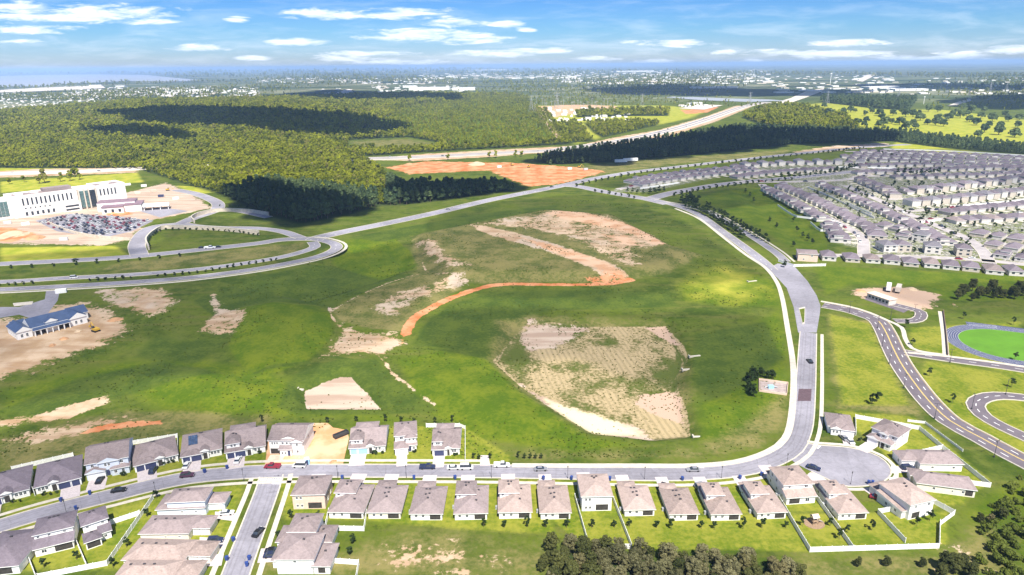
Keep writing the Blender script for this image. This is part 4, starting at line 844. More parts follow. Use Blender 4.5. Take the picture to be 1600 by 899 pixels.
# ------------------------------------------------------------------ fences of white vinyl: posts and panels
def panel_mesh():
    mb = MB()
    for k in range(8): mb.box(.01 + k * .122, .115 + k * .122, -.025, .025, .06, .94)
    mb.box(0, 1, -.045, .045, .02, .1, bottom=True); mb.box(0, 1, -.045, .045, .9, .97, bottom=True); return mb.mesh('panel', ['vinyl'])
def post_mesh():
    mb = MB(); mb.box(-.07, .07, -.07, .07, 0, 1.0); mb.box(-.09, .09, -.09, .09, 1.0, 1.04, bottom=True); return mb.mesh('post', ['vinyl'])
def fence(px, label, h=1.83, name='fence', step=3.2):
    P = GP(px); T = thing(name, label, 'fence', (*P[0], 0), 0, 'white vinyl yard fences'); o = P[0]
    for a, b_ in zip(P, P[1:]):
        L = math.dist(a, b_); n = max(1, round(L / step)); w_ = math.atan2(b_[1] - a[1], b_[0] - a[0])
        for k in range(n):
            u = k / n; p = (a[0] + (b_[0] - a[0]) * u - o[0], a[1] + (b_[1] - a[1]) * u - o[1], 0)
            link('post', unit('post', post_mesh), T, p, w_, (1, 1, h + .05)); link('panel', unit('panel', panel_mesh), T, p, w_, (L / n, 1, h))
    link('post', unit('post', post_mesh), T, (P[-1][0] - o[0], P[-1][1] - o[1], 0), 0, (1, 1, h + .05)); return T
fence([(19, 736), (115, 714), (128, 757)], 'white fence along the back and right of the slate roofed ranch house at the left')
fence([(38, 738), (55, 775)], 'short white fence running between the two slate roofed ranch houses at the left')
fence([(212, 738), (201, 696), (278, 684), (279, 722)], 'white fence boxing in the back yard of the ranch house with the blue SUV')
fence([(666, 668), (718, 668), (727, 672), (727, 722)], 'white fence down the east side of the last house of the north row')
fence([(57, 905), (38, 856), (60, 848)], 'white fence on the left of the two fenced yards at the lower left')
fence([(60, 905), (168, 884), (240, 780)], 'white fence slanting down the outer side of the two fenced yards at the lower left')
fence([(136, 887), (117, 842)], 'white fence dividing the two fenced yards at the lower left')
fence([(174, 820), (219, 805)], 'white fence linking the right hand yard house to the slanting fence')
fence([(514, 802), (508, 829), (569, 830), (577, 775)], 'white fence round the small yard behind the second house of the south row')
fence([(898, 779), (920, 857), (987, 858), (955, 775)], 'white fence round the long narrow lawn in the middle of the south row')
fence([(1216, 781), (1265, 863), (1333, 861), (1272, 776)], 'white fence round the yard with the play house')
fence([(1334, 861), (1467, 857), (1468, 820)], 'white fence along the far lower right behind the mown yards')
fence([(1371, 803), (1414, 849)], 'white fence dividing the mown yard south of the turning circle')
fence([(1371, 803), (1398, 798)], 'short white fence joining the red car house to the divided yard')
fence([(1443, 779), (1491, 805), (1468, 822)], 'white fence beside the two-storey house with the red car')
fence([(1337, 681), (1336, 654), (1436, 672), (1472, 702), (1547, 762), (1516, 758)], 'long white fence looping behind the houses east of the turning circle')
fence([(1394, 712), (1410, 716), (1471, 702)], 'white fence between the two-storey house and the house with the dark blue car')
fence([(1418, 659), (1445, 662), (1504, 706)], 'detached low white fence beside the school road', 1.0)
fence([(518, 880), (561, 883), (556, 910)], 'short white fence at the bottom, right of the joined pair of houses')
fence([(1216, 409), (1240, 417), (1290, 416)], 'white fence beside the brick house at the corner of the boulevard')
# ------------------------------------------------------------------ the long white hospital and what stands round it
loc, rz, w = frame_of((24, 342), (200, 317))
H = thing('hospital', 'long white three-storey hospital with tall narrow windows and a glass entrance tower', 'hospital', loc, rz)
mb = MB(); mb.box(0, w * .55, 0, 24, 0, 20); mb.box(w * .55 - .01, w * .72, 1.5, 24, 0, 19.2); mb.box(w * .72, w, -.3, 24, 0, 20.6); mb.box(-w * .16, -.01, 4, 24, 0, 17.4); mb.box(-w * .30, -w * .16, -1, 24, 0, 18.5)
mb.box(w * .40, w * .56, -3, -.01, 0, 7.5)
link('wall', mb.mesh('wall', ['wall_white']), H)
mb = MB()
for a, b_, y0, z in ((0, w * .55, 0, 20), (w * .55, w * .72, 1.5, 19.2), (w * .72, w, -.3, 20.6), (-w * .3, -w * .16, -1, 18.5), (-w * .16, 0, 4, 17.4)):
    mb.box(a, b_, y0, y0 + .5, z, z + 1.1); mb.box(a, b_, 23.5, 24, z, z + 1.1); mb.box(a, a + .5, y0 + .5, 23.5, z, z + 1.1); mb.box(b_ - .5, b_, y0 + .5, 23.5, z, z + 1.1)
mb.box(w * .06, w * .12, 8, 14, 20.3, 22.5); mb.box(w * .2, w * .26, 12, 18, 20.3, 22); mb.box(w * .8, w * .88, 9, 15, 20.9, 23)
link('parapet', mb.mesh('parapet', ['wall_white']), H)
mb = MB(); mb.box(4, w * .5, 6, 21, 20, 20.3); mb.box(w * .74, w - 3, 6, 20, 20.6, 20.9); mb.box(w * .3, w * .54, 10, 20, 20.3, 23.5); link('roof', mb.mesh('roof', ['roof_grey']), H)
tw = MB(); tw.box(-.5, .5, -.12, .05, 0, 1, bottom=True); twm = tw.mesh('window', ['glass_dark'])
for k in range(12): link('window', twm, H, (w * (.09 + k * .037), 0, 11.2), 0, (1.4, 1, 6.8))
for k in range(5): link('window', twm, H, (w * (.76 + k * .035), -.3, 11.2), 0, (1.4, 1, 6.6))
for k in range(6): link('window', twm, H, (w * (.10 + k * .04), 0, 7.6), 0, (1.3, 1, 1.3))
for k in range(6): link('window', twm, H, (w * (.10 + k * .045), 0, 1.2), 0, (2.0, 1, 3.6))
for k in range(2): link('window', twm, H, (w * .48, -3, 1.0 + k * 3.4), 0, (12, 1, 1.8))
for k, (a, b_) in enumerate(((.565, .605), (.61, .645), (.655, .71))):
    mb = MB()
    for q in range(5): mb.box(w * a, w * b_, -.6, 1.6, 1.5 + q * 3.4, 4.6 + q * 3.4, bottom=True)
    link('glass_wall', mb.mesh('glass_wall', ['glass_green' if k < 2 else 'glass_dark']), H)
mb = MB()
for a in (.558, .607, .648, .713): mb.box(w * a, w * a + 1.0, -1.2, 1.5, 0, 20.4)
link('mullion', mb.mesh('mullion', ['wall_beige']), H)
mb = MB()
for q in range(4):
    for p_ in range(4): mb.box(-w * .15 + p_ * 3.2, -w * .15 + p_ * 3.2 + 2.9, 3.7, 4, 2.6 + q * 3.6, 5.9 + q * 3.6, bottom=True)
link('glass_wall', mb.mesh('glass_wall', ['glass_green']), H)
loc, rz, w = frame_of((160, 335), (258, 328))
T = thing('annex', 'low hospital wing with a flat plum coloured roof and white walls beside the glass tower', 'building', loc, rz)
mb = MB(); mb.box(0, w * .34, 0, 14, 0, 6); mb.box(w * .34, w * .62, 4, 26, 0, 6.6); mb.box(-6, w * .5, 14.01, 34, 0, 8); link('wall', mb.mesh('wall', ['wall_white']), T)
mat('roof_plum', (.22, .15, .18), .9, .15, .3)
mb = MB(); mb.box(-.6, w * .34 + .3, -.6, 14, 6, 6.5, bottom=True); mb.box(w * .34 - .2, w * .62 + .5, 3.4, 26, 6.6, 7.1, bottom=True); mb.box(-6.4, w * .5, 14.4, 34, 8, 8.5, bottom=True); link('roof', mb.mesh('roof', ['roof_plum']), T)
for k in range(3): link('window', twm, T, (w * (.06 + k * .11), 0, 1.2), 0, (2.4, 1, 3))
T = thing('entrance_canopy', 'white arched canopy over the drop-off at the right end of the hospital', 'canopy', loc, rz)
mb = MB(); n = 10; L = 24
for k in range(n):
    y0, y1 = 2 + k * 1.2, 2 + (k + 1) * 1.2; z0, z1 = 4.4 + 1.6 * math.sin(math.pi * k / n), 4.4 + 1.6 * math.sin(math.pi * (k + 1) / n)
    mb.add([(w * .64, y0, z0), (w * .64 + L, y0, z0), (w * .64 + L, y1, z1), (w * .64, y1, z1)], [(0, 1, 2, 3)])
    mb.add([(w * .64, y0, z0 - .4), (w * .64 + L, y0, z0 - .4), (w * .64 + L, y1, z1 - .4), (w * .64, y1, z1 - .4)], [(3, 2, 1, 0)])
mb.box(w * .64, w * .64 + L, 1.7, 2, 3.6, 4.5, bottom=True); link('canopy_roof', mb.mesh('canopy_roof', ['trim_white']), T)
for k in range(4):
    for y in (3, 13): link('column', unit('col', column_mesh), T, (w * .64 + 1 + k * 7.3, y, 0), 0, (2, 2, 4.4))
# clubhouse
loc, rz, w = frame_of((28, 532), (137, 504))
mat('metal_blue', (.065, .10, .185), .5, .1, .4, .1)
C = thing('clubhouse', 'white clubhouse with dark blue metal roofs and a column porch standing on bare sand', 'clubhouse', loc, rz)
bl = [(0, 7, 0, 15.5, 4.2, 'gy', .62), (7, w - 7.5, 1.2, 13, 4.4, 'gx', .62), (w - 8.5, w, -.3, 12, 4.3, 'gy', .62), (w * .42, w * .58, .9, 9, 5.6, 'gy', .55), (w - 6, w + 3, 7, 17, 4.1, 'gx', .6), (2, 8, 13, 19, 4.0, 'gx', .6)]
mb = MB()
for b_ in bl: mb.box(b_[0], b_[1], b_[2], b_[3], 0, b_[4] - .2)
link('wall', mb.mesh('wall', ['wall_white']), C)
for b_ in bl: link('roof', roof_mesh(*b_[:7], 'metal_blue', 'wall_white'), C)
link('roof', roof_mesh(7.4, w - 8.9, -1.6, 1.2, 3.4, 'shed', .25, 'metal_blue', 'wall_white'), C)
for k in range(7): link('column', unit('col', column_mesh), C, (7.8 + k * (w - 17) / 6, -1.5, 0), 0, (1.6, 1.6, 3.2))
for k in range(6): opening(C, 'c', 9.5 + k * (w - 18.5) / 5.2, 1.2, .1, 2.2, 2.6, 'porch')
for x in (2.2, 4.6, w - 5.6, w - 3.0): opening(C, 'c', x, 0 if x < 8 else -.3, .7, 1.2, 2.2, 'win')
for k in range(4): opening(C, 'l', 3 + k * 3.2, 0, .9, 1.2, 1.6, 'win')
# school's long low block, two parked box trailers, the pad beside the street
loc, rz, w = frame_of((1354, 466), (1388, 478))
T = thing('long_shed', 'long low tan building with a flat roof beside the bare dirt near the school road', 'building', loc, rz)
mb = MB(); mb.box(0, w, 0, 6, 0, 3.2); link('wall', mb.mesh('wall', ['wall_beige']), T)
mb = MB(); mb.box(-.4, w + .4, -.4, 6.4, 3.2, 3.5, bottom=True)
for k in range(int(w / 3)): mb.box(k * 3, k * 3 + .12, -.4, 6.4, 3.5, 3.6)
link('roof', mb.mesh('roof', ['wall_pink']), T)
for k in range(6): link('window', twm, T, (2 + k * w / 6.4, 0, 1.1), 0, (1.3, 1, 1.2))
def trailer(px, rz, lab, col):
    T = thing('box_trailer', lab, 'trailer', (*G(*px), 0), rz, 'box trailers on the bare dirt')
    mb = MB(); mb.box(-4.5, 4.5, -1.3, 1.3, 1.1, 4.0, bottom=True); link('box', mb.mesh('box', [col]), T)
    mb = MB(); mb.box(-4.3, 4.4, -1.1, 1.1, .85, 1.1, bottom=True); link('chassis', mb.mesh('chassis', ['post_dark']), T)
    wh = unit('wheel', lambda: wheel_mesh())
    for x in (-3.2, -2.2, 3.4):
        for y in (-1.05, 1.05): link('wheel', wh, T, (x, y, .45), 0, 1.25)
    return T
def wheel_mesh():
    mb = MB(); mb.tube((0, -.12, 0), (0, .12, 0), .34, n=12); return mb.mesh('wheel', ['rubber'])
trailer((1388, 454), R(60), 'white box trailer on the bare dirt, the left one of two', 'paint_white'); trailer((1403, 456), R(55), 'beige box trailer on the bare dirt, the right one of two', 'wall_beige')

# ------------------------------------------------------------------ houses of the big estate to the north east
def far_proto(k, wallm, roofm):
    w_, d_, h_ = [(11, 16, 2.9), (11.5, 14, 5.4), (10.5, 16, 2.9)][k]
    T = bpy.data.objects.new('house', None); me = MB(); me.box(-w_ / 2, w_ / 2, -d_ / 2, d_ / 2, 0, h_ - .2)
    if k == 2: me.box(-w_ / 2 + .2, w_ * .12, -d_ * .1, d_ * .35, h_ - .2, 5.0)
    wl_ = me.mesh('wall', [wallm]); r1 = roof_mesh(-w_ / 2, w_ / 2, -d_ / 2, d_ / 2, h_, 'hip', .40, roofm, wallm)
    ex = roof_mesh(-w_ / 2 + .2, w_ * .12, -d_ * .1, d_ * .35, 5.2, 'hip', .38, roofm, wallm) if k == 2 else None
    return (wl_, r1, ex, w_, d_)
PROT = [far_proto(k, wm, rm) for k, wm, rm in ((0, 'wall_estate', 'roof_slate'), (1, 'wall_estate_tan', 'roof_slate'), (2, 'wall_estate', 'roof_slate'), (0, 'wall_estate_tan', 'roof_slate'), (1, 'wall_estate', 'roof_dark'), (0, 'wall_estate', 'roof_grey'))]
ROWS = [ # px polyline of house centres, spacing m, which way the fronts face (+1 away / -1 towards us / 0 none), types, description, window detail
    ([(1293, 404), (1329, 406), (1361, 408), (1392, 410), (1421, 413), (1453, 415), (1484, 418), (1515, 421), (1550, 425), (1582, 427), (1625, 430)], 0, 1, (0, 3, 5), 'front row backing onto the dark green strip'),
    ([(1384, 391), (1407, 391), (1431, 392), (1455, 394), (1478, 396), (1503, 398)], 0, -1, (1, 4), 'second row, facing the camera'),
    ([(1200, 299), (1225, 312), (1255, 328), (1285, 345)], 12.5, 1, (0, 3, 2), 'outermost row left of the long straight street'),
    ([(1296, 356), (1310, 374), (1314, 383)], 12.5, 1, (0, 2), 'near end of the outermost row'),
    ([(1222, 294), (1250, 305), (1290, 324), (1330, 345), (1362, 362), (1372, 378)], 12.5, 0, (0, 2, 3), 'row right of the long straight street'),
    ([(1285, 292), (1330, 310), (1370, 328), (1405, 345), (1440, 362), (1480, 384)], 12.5, 1, (3, 0, 2), 'row left of the second street'),
    ([(1345, 285), (1380, 300), (1398, 310)], 12.5, 0, (1, 2), 'row right of the second street top'),
    ([(1424, 321), (1500, 315), (1590, 304), (1640, 297)], 12.0, -1, (1, 4), 'row of tall beige houses'),
    ([(1400, 303), (1450, 300), (1520, 292), (1610, 281)], 12.0, -1, (1, 4, 2), 'row behind the tall beige houses'),
    ([(1480, 335), (1540, 328), (1640, 319)], 12.5, -1, (0, 3), 'row below the tall beige houses'),
    ([(1492, 348), (1560, 344), (1640, 340)], 12.5, -1, (0, 5, 3), 'row with green lawns'),
    ([(1530, 368), (1570, 374), (1640, 384)], 12.5, 1, (0, 3), 'upper dense row at the right edge'),
    ([(1552, 386), (1590, 392), (1640, 399)], 12.5, 1, (3, 0), 'middle dense row at the right edge'),
    ([(1566, 402), (1600, 407), (1640, 412)], 12.5, 1, (0, 2), 'lower dense row at the right edge'),
    ([(1385, 368), (1440, 376), (1495, 384)], 12.5, 1, (2, 4), 'lower short row between the two streets'),
    ([(1380, 356), (1420, 364)], 12.5, 1, (2, 0), 'upper short row between the two streets'),
    ([(1340, 345), (1365, 352)], 12.5, 1, (4,), 'topmost short row between the two streets'),
    ([(1000, 291), (1060, 281), (1120, 274), (1180, 268)], 14, -1, (0, 2), 'near row of the boulevard crossing cluster'),
    ([(985, 286), (1040, 277), (1100, 270), (1170, 264)], 14, -1, (0, 2), 'back row of the boulevard crossing cluster'),
    ([(1150, 279), (1220, 271), (1300, 266)], 13, -1, (0, 3), 'lower shaded middle row on the left'),
    ([(1150, 262), (1220, 258), (1300, 256), (1345, 258)], 14, -1, (0, 4), 'upper shaded middle row on the left'),
    ([(1340, 272), (1400, 270), (1500, 266), (1630, 262)], 13, -1, (3, 0), 'upper shaded middle row on the right'),
    ([(1400, 279), (1500, 277), (1630, 272)], 13, -1, (3, 2), 'lower shaded middle row on the right'),
    ([(1350, 238), (1450, 241), (1550, 246), (1640, 251)], 13.5, -1, (0, 3), 'first far row below the tree line'),
    ([(1340, 242), (1450, 245), (1550, 250), (1640, 256)], 13.5, 1, (3, 2), 'second far row below the tree line'),
    ([(1320, 246), (1450, 249), (1550, 255), (1640, 261)], 13.5, -1, (0, 3), 'third far row below the tree line'),
    ([(1330, 251), (1450, 254), (1550, 260), (1640, 266)], 13.5, 1, (3, 2), 'fourth far row below the tree line'),
    ([(1345, 262), (1450, 259.5), (1550, 265), (1640, 268)], 13.5, -1, (0, 3), 'fifth far row below the tree line')]
mat('estate_road', (.36, .33, .325), .9, .15, .1)
ORD = 'first second third fourth fifth sixth seventh eighth ninth tenth eleventh twelfth thirteenth fourteenth fifteenth sixteenth seventeenth eighteenth nineteenth twentieth'.split(); ORD += ['twenty-' + o_ for o_ in ORD[:9]] + ['thirtieth'] + ['thirty-' + o_ for o_ in ORD[:9]] + ['fortieth'] + ['forty-' + o_ for o_ in ORD[:9]]
occ = []; HL = []; driveq = MB()
for ri, (px, sp, face, kinds, desc) in enumerate(ROWS):
    L = GP(px)
    if sp: Q = smooth(L, 3); s_ = np.concatenate([[0], np.cumsum(np.linalg.norm(np.diff(Q, axis=0), axis=1))]); ss = np.arange(0, s_[-1], sp); P_ = np.stack([np.interp(ss, s_, Q[:, i]) for i in (0, 1)], 1)
    else: P_ = np.array(L)
    Dn = np.gradient(P_, axis=0) if len(P_) > 1 else np.array([[1, 0.]])
    i = -1
    for p, d in zip(P_, Dn):
        if any((p[0] - a) ** 2 + (p[1] - c) ** 2 < 118 for a, c in occ): continue
        occ.append(tuple(p)); i += 1; rz_ = math.atan2(d[1], d[0]) + (math.pi if face > 0 else 0)
        HL.append((math.hypot(*p), p, rz_, kinds[(i * 7 + ri) % len(kinds)], desc, ri, i, sp))
HL.sort(key=lambda h: h[0]); lots = MB()
GR = 'houses of the estate north east of the school'
far_win = MB(); 
for a in (-.3, .3): far_win.box(a * 1 - .12, a * 1 + .12, -.06, .02, .25, .75, bottom=True)
far_win = far_win.mesh('window', ['glass_dark'])
for n_, (D, p, rz_, k, desc, ri, i, sp) in enumerate(HL):
    wl_, r1, ex, w_, d_ = PROT[k]; jit = rng.uniform(-.02, .02); col_ = ['white', 'beige', 'white', 'beige', 'white', 'cream'][k]; st = 'two-storey' if k in (1, 4) else 'single-storey'
    M = Matrix.Translation((p[0], p[1], 0)) @ Matrix.Rotation(rz_, 4, 'Z')
    driveq.box(-w_ * .4, -w_ * .4 + 5, -d_ / 2 - 7.5, -d_ / 2 - .1, 0, .1, M=M) if sp else None
    if n_ < 262:
        lab = f'{col_} house, {ORD[i]} from left in the {desc}'
        T = thing('house', lab, 'house', (p[0], p[1], 0), rz_ + jit, GR); T.scale = (rng.uniform(.80, .92), rng.uniform(.80, .98), rng.uniform(.95, 1.15))
        link('wall', wl_, T); link('roof', r1, T)
        if ex: link('roof', ex, T)
        if D < 620:
            for s_ in (1, -1): 
                o = link('window', far_win, T, (0, -s_ * d_ / 2, .6), 0 if s_ > 0 else math.pi, (w_ * .8, 1, 2.4))
            link('window', far_win, T, (-w_ / 2, 0, .6), -math.pi / 2, (d_ * .7, 1, 2.2)); link('window', far_win, T, (w_ / 2, 0, .6), math.pi / 2, (d_ * .7, 1, 2.2))
            if k in (1, 4): link('window', far_win, T, (0, -d_ / 2, 3.2), 0, (w_ * .8, 1, 1.9)); link('window', far_win, T, (0, d_ / 2, 3.2), math.pi, (w_ * .8, 1, 1.9))
    else:
        for me in (wl_, r1): 
            vs = [tuple(M @ v.co) for v in me.vertices]; o_ = len(lots.v); lots.v += vs
            for q in me.polygons: lots.f.append(tuple(v + o_ for v in q.vertices)); lots.m.append(0 if me is wl_ or q.material_index else 1)
tag(link('houses', lots.mesh('houses', ['wall_estate', 'roof_slate'])), 'mass of small grey roofed houses at the far side of the estate', 'houses', kind='stuff')
structure('driveway', driveq, ['concrete'])
# ------------------------------------------------------------------ vehicles
def car_meshes(col, kind='car'):
    L2, W2 = (2.35, .92) if kind != 'pickup' else (2.85, 1.0); H1 = .92 if kind == 'car' else 1.1
    prof = [(-L2, .35), (-L2, H1 * .85), (-L2 * .8, H1), (L2 * .45, H1), (L2 * .92, H1 * .82), (L2, H1 * .6), (L2, .35)]
    mb = MB(); n = len(prof)
    vs = [(x, -W2 * (1 if z < .8 else .95), z) for x, z in prof] + [(x, W2 * (1 if z < .8 else .95), z) for x, z in prof]
    mb.add(vs, [tuple(range(n)), tuple(reversed(range(n, 2 * n)))] + [(i, n + i, n + (i + 1) % n, (i + 1) % n) for i in range(n)])
    if kind == 'car': a, b_, c, d, top = -1.75, -1.15, .35, 1.15, 1.42
    elif kind == 'suv': a, b_, c, d, top = -2.25, -1.95, .55, 1.2, 1.75
    elif kind == 'van': a, b_, c, d, top = -2.3, -2.2, .9, 1.75, 2.1
    else: a, b_, c, d, top = -.55, -.35, .9, 1.5, 1.8
    rf = [(b_, -W2 * .78, top), (c, -W2 * .78, top), (c, W2 * .78, top), (b_, W2 * .78, top)]
    mb.add(rf + [(x, y, z - .05) for x, y, z in rf], [(0, 1, 2, 3), (0, 4, 5, 1), (1, 5, 6, 2), (2, 6, 7, 3), (3, 7, 4, 0)])
    if kind == 'pickup': mb.box(-2.8, -.6, -.98, -.88, 1.05, 1.3); mb.box(-2.8, -.6, .88, .98, 1.05, 1.3)
    body = mb.mesh('body', [col])
    g = MB(); g.add([(a, -W2 * .92, H1 - .01), (d, -W2 * .92, H1 - .01), (d, W2 * .92, H1 - .01), (a, W2 * .92, H1 - .01), (b_, -W2 * .79, top - .04), (c, -W2 * .79, top - .04), (c, W2 * .79, top - .04), (b_, W2 * .79, top - .04)],
                    [(0, 1, 5, 4), (1, 2, 6, 5), (2, 3, 7, 6), (3, 0, 4, 7)])
    return body, g.mesh('window', ['glass_dark']), L2, W2
def paint(n, c): mat(n, c, .3, .03, 1, .2, 0, .5); return n
PAINTS = {'white': paint('car_white', (.75, .75, .74)), 'black': paint('car_black', (.02, .02, .025)), 'navy': paint('car_navy', (.03, .04, .09)), 'red': paint('car_red', (.28, .03, .05)), 'grey': paint('car_grey', (.28, .28, .30)), 'plum': paint('car_plum', (.09, .04, .07))}
def light_mesh():
    mb = MB(); mb.box(-.03, .03, -.2, .2, -.08, .08, bottom=True); return mb.mesh('headlight', ['trim_white'])
def vehicle(px, deg, col, kind, label, group='cars around the streets', simple=False, z=.06, xy=None):
    body, glass, L2, W2 = unit(('car', col, kind), lambda: car_meshes(PAINTS[col], kind)); x, y = xy or G(*px)
    T = thing('pickup_truck' if kind == 'pickup' else 'van' if kind == 'van' else 'car', label, 'pickup' if kind == 'pickup' else 'van' if kind == 'van' else 'car', (x, y, z), R(deg), group)
    link('body', body, T); link('window', glass, T)
    if not simple:
        for a in (-.62, .62):
            for b_ in (-.88, .88): link('wheel', unit('wheel', wheel_mesh), T, (a * L2, b_ * W2, .34))
        for b_ in (-.6, .6): link('headlight', unit('hl', light_mesh), T, (L2 + .01, b_ * W2, .68))
    return T
loc, rz, w = frame_of((1246, 408), (1277, 410))
build('brick_house', 'reddish brick house with a flat grey roof at the corner of the boulevard', 'house', loc, rz, [(0, w, 0, 13, 5.6, 'hip', .15)], [('c', w * .3, 0, 1, 1.2, 1.3, 'win'), ('c', w * .7, 0, 3.6, 1.2, 1.3, 'win'), ('l', 5, 0, 1, 1.2, 1.3, 'win'), ('l', 9, 0, 3.6, 1.2, 1.3, 'win')], 'wall_pink', 'roof_grey')
for px, w_ in (([(1190, 288), (1205, 301), (1240, 315), (1275, 332), (1312, 350), (1345, 370), (1350, 398)], 8), ([(1320, 290), (1375, 314), (1425, 337), (1475, 358), (1512, 374), (1535, 392), (1546, 412)], 8),
               ([(1400, 331), (1500, 325), (1640, 309)], 8), ([(1420, 342), (1500, 341), (1640, 331)], 7), ([(1385, 312), (1480, 307), (1640, 288)], 7), ([(1150, 285), (1250, 284), (1330, 280), (1360, 268), (1330, 262)], 9),
               ([(1275, 399), (1400, 401), (1520, 406), (1640, 418)], 7), ([(1320, 244), (1450, 247), (1550, 252.5), (1640, 258.5)], 7), ([(1320, 237), (1450, 238), (1550, 243), (1640, 248)], 7), ([(1325, 257), (1450, 257), (1550, 262.5), (1640, 264)], 7),
               ([(965, 296), (1040, 284), (1120, 272.5), (1200, 266)], 7), ([(1330, 276), (1450, 274), (1640, 268)], 7), ([(1540, 378), (1640, 392)], 7)):
    Q = road('estate_street', px, w_, z=ZR + .1, m='estate_road')
    for i_ in range(2, len(Q) - 2):
        if rng.random() < .16:
            dq = Q[i_ + 1] - Q[i_]; nn = np.array([-dq[1], dq[0]]) / np.linalg.norm(dq); vehicle(None, math.degrees(math.atan2(dq[1], dq[0])), rng.choice(['white', 'black', 'grey', 'navy', 'red']), rng.choice(['car', 'suv', 'pickup']), 'small vehicle standing on a street of the estate', 'vehicles in the estate', simple=True, xy=tuple(Q[i_] + nn * rng.choice((-2.4, 2.4))), z=.16)
Lpv = smooth(GP([(1330, 397), (1333, 380), (1328, 372)]), 5)
# back-yard fences of the estate as low white walls round blocks
fm = MB()
for row in ([(1215, 322), (1245, 340), (1287, 343)], [(1266, 349), (1282, 362), (1296, 360)], [(1262, 294), (1300, 310), (1340, 330), (1366, 342)], [(1322, 318), (1362, 336)], [(1480, 325), (1570, 317), (1610, 312)], [(1400, 372), (1440, 374), (1480, 376)],
            [(1430, 350), (1470, 345)], [(1000, 296), (1060, 287)], [(1160, 274), (1250, 264)], [(1310, 262), (1400, 264)], [(1380, 234), (1480, 237), (1600, 244)], [(1500, 288), (1600, 278)]):
    strip(fm, smooth(GP(row), 10), -.1, .1, 0, 1.8)
tag(link('yard_walls', fm.mesh('yard_walls', ['vinyl'])), 'white back-yard fencing threaded between the estate houses', 'fencing', kind='stuff')

V = [((186, 768), 14, 'black', 'car', 'dark sedan parked at the kerb of the left part of the street'), ((293, 745), 10, 'plum', 'suv', 'dark plum car driving on the street below the solar panel house'),
     ((240, 737), 96, 'navy', 'suv', 'blue SUV parked nose out on a drive'), ((292, 729), 96, 'white', 'car', 'white car on the drive below the solar panel'), ((372, 721), 94, 'white', 'car', 'white car on the drive of the dormer house'),
     ((157, 752), 98, 'black', 'car', 'black car on the drive of the pale blue gabled house'), ((354, 804), 8, 'white', 'car', 'white car outside the garages of the house with the pale blue side wall'), ((337, 847), 4, 'navy', 'suv', 'dark SUV on the drive of the middle bungalow'),
     ((320, 866), 12, 'black', 'car', 'black car angled on the drive, the left of the nose to nose pair'), ((322, 876), 60, 'white', 'car', 'white car angled on the drive, the right of the nose to nose pair'),
     ((426, 731), 178, 'red', 'pickup', 'dark red pickup at the kerb of the sand lot'), ((668, 732), 1, 'navy', 'pickup', 'dark pickup parked before the narrow house'),
     ((709, 733), 0, 'white', 'car', 'white car at the kerb, the left one of two'), ((729, 733), 0, 'white', 'van', 'white van at the kerb, the right one of two'), ((784, 729), 0, 'white', 'pickup', 'white pickup at the kerb beside the lone concrete drive'),
     ((404, 834), 76, 'black', 'car', 'black car driving down the side street'), ((427, 863), 4, 'black', 'car', 'black car beside the joined pair of houses, the further one'), ((425, 870), 4, 'navy', 'car', 'dark blue car beside the joined pair of houses, the nearer one'),
     ((845, 735), 2, 'grey', 'car', 'grey car on the street above the middle of the south row'), ((1083, 736), 180, 'grey', 'car', 'grey car on the street left of the bend'), ((1035, 762), 60, 'black', 'car', 'black car in front of a bungalow, the left of two'),
     ((1095, 761), 20, 'grey', 'suv', 'grey car in front of a bungalow, the right of two'), ((1271, 733), -35, 'navy', 'car', 'dark car parked at the west kerb of the turning circle'), ((1418, 733), 5, 'navy', 'suv', 'dark blue SUV before the long house'),
     ((1371, 780), -28, 'red', 'car', 'red car on the drive of the two-storey house'), ((1327, 691), 95, 'white', 'car', 'white car on the drive at the north west of the turning circle'), ((1318, 686), 95, 'grey', 'car', 'grey car tucked beside the white one on the drive'),
     ((468, 730), 178, 'white', 'van', 'white van beside the blue portable toilet'), ((116, 459 - 24), 12, 'white', 'van', 'white van on the divided highway at the left'), ((118, 407), 10, 'black', 'car', 'dark car on the left hand road'),
     ((315, 388), 12, 'black', 'car', 'black car behind the white lorry'), ((341, 387), 12, 'black', 'car', 'black car ahead of the white lorry'), ((1265, 566), 88, 'black', 'car', 'small dark vehicle on the wide street going north'), ((820, 303), 25, 'white', 'car', 'white car on the arterial'),
     ((862, 293), 25, 'black', 'car', 'dark car on the arterial by the junction'), ((700, 328), 25, 'grey', 'car', 'grey car on the long arterial')]
for px, dg, c_, k_, lb in V: vehicle(px, dg, c_, k_, lb)
# lorry on the left road
T = vehicle((328, 388.5), 12, 'white', 'pickup', 'white lorry with a flat bed on the left hand road'); T.scale = (1.5, 1.3, 1.3)
k = 0
for x, y in [(2.0 * a, 1.0 * b_) for a in range(0, 1) for b_ in range(1)]: pass
cp = GP([(58, 346), (112, 335), (178, 339), (236, 345), (205, 360), (160, 370), (95, 361)]); cx0, cy0 = G(60, 350); ca = math.atan2(*(np.array(G(196, 318)) - np.array(G(25, 340)))[::-1])
for a in range(-8, 45):
    for b_ in range(-20, 14):
        lx, ly = a * 3.0, b_ * 7.6 + (b_ % 2) * -1.6; x = cx0 + lx * math.cos(ca) - ly * math.sin(ca); y = cy0 + lx * math.sin(ca) + ly * math.cos(ca)
        if inpoly(np.array([x]), np.array([y]), cp)[0] and rng.random() < .74:
            c_ = rng.choice(['white', 'white', 'black', 'grey', 'navy', 'red', 'grey']); vehicle(None, math.degrees(ca) + 90, c_, rng.choice(['car', 'suv']), f'{c_} vehicle parked in the hospital car park', 'vehicles in the hospital car park', simple=True, xy=(x, y))
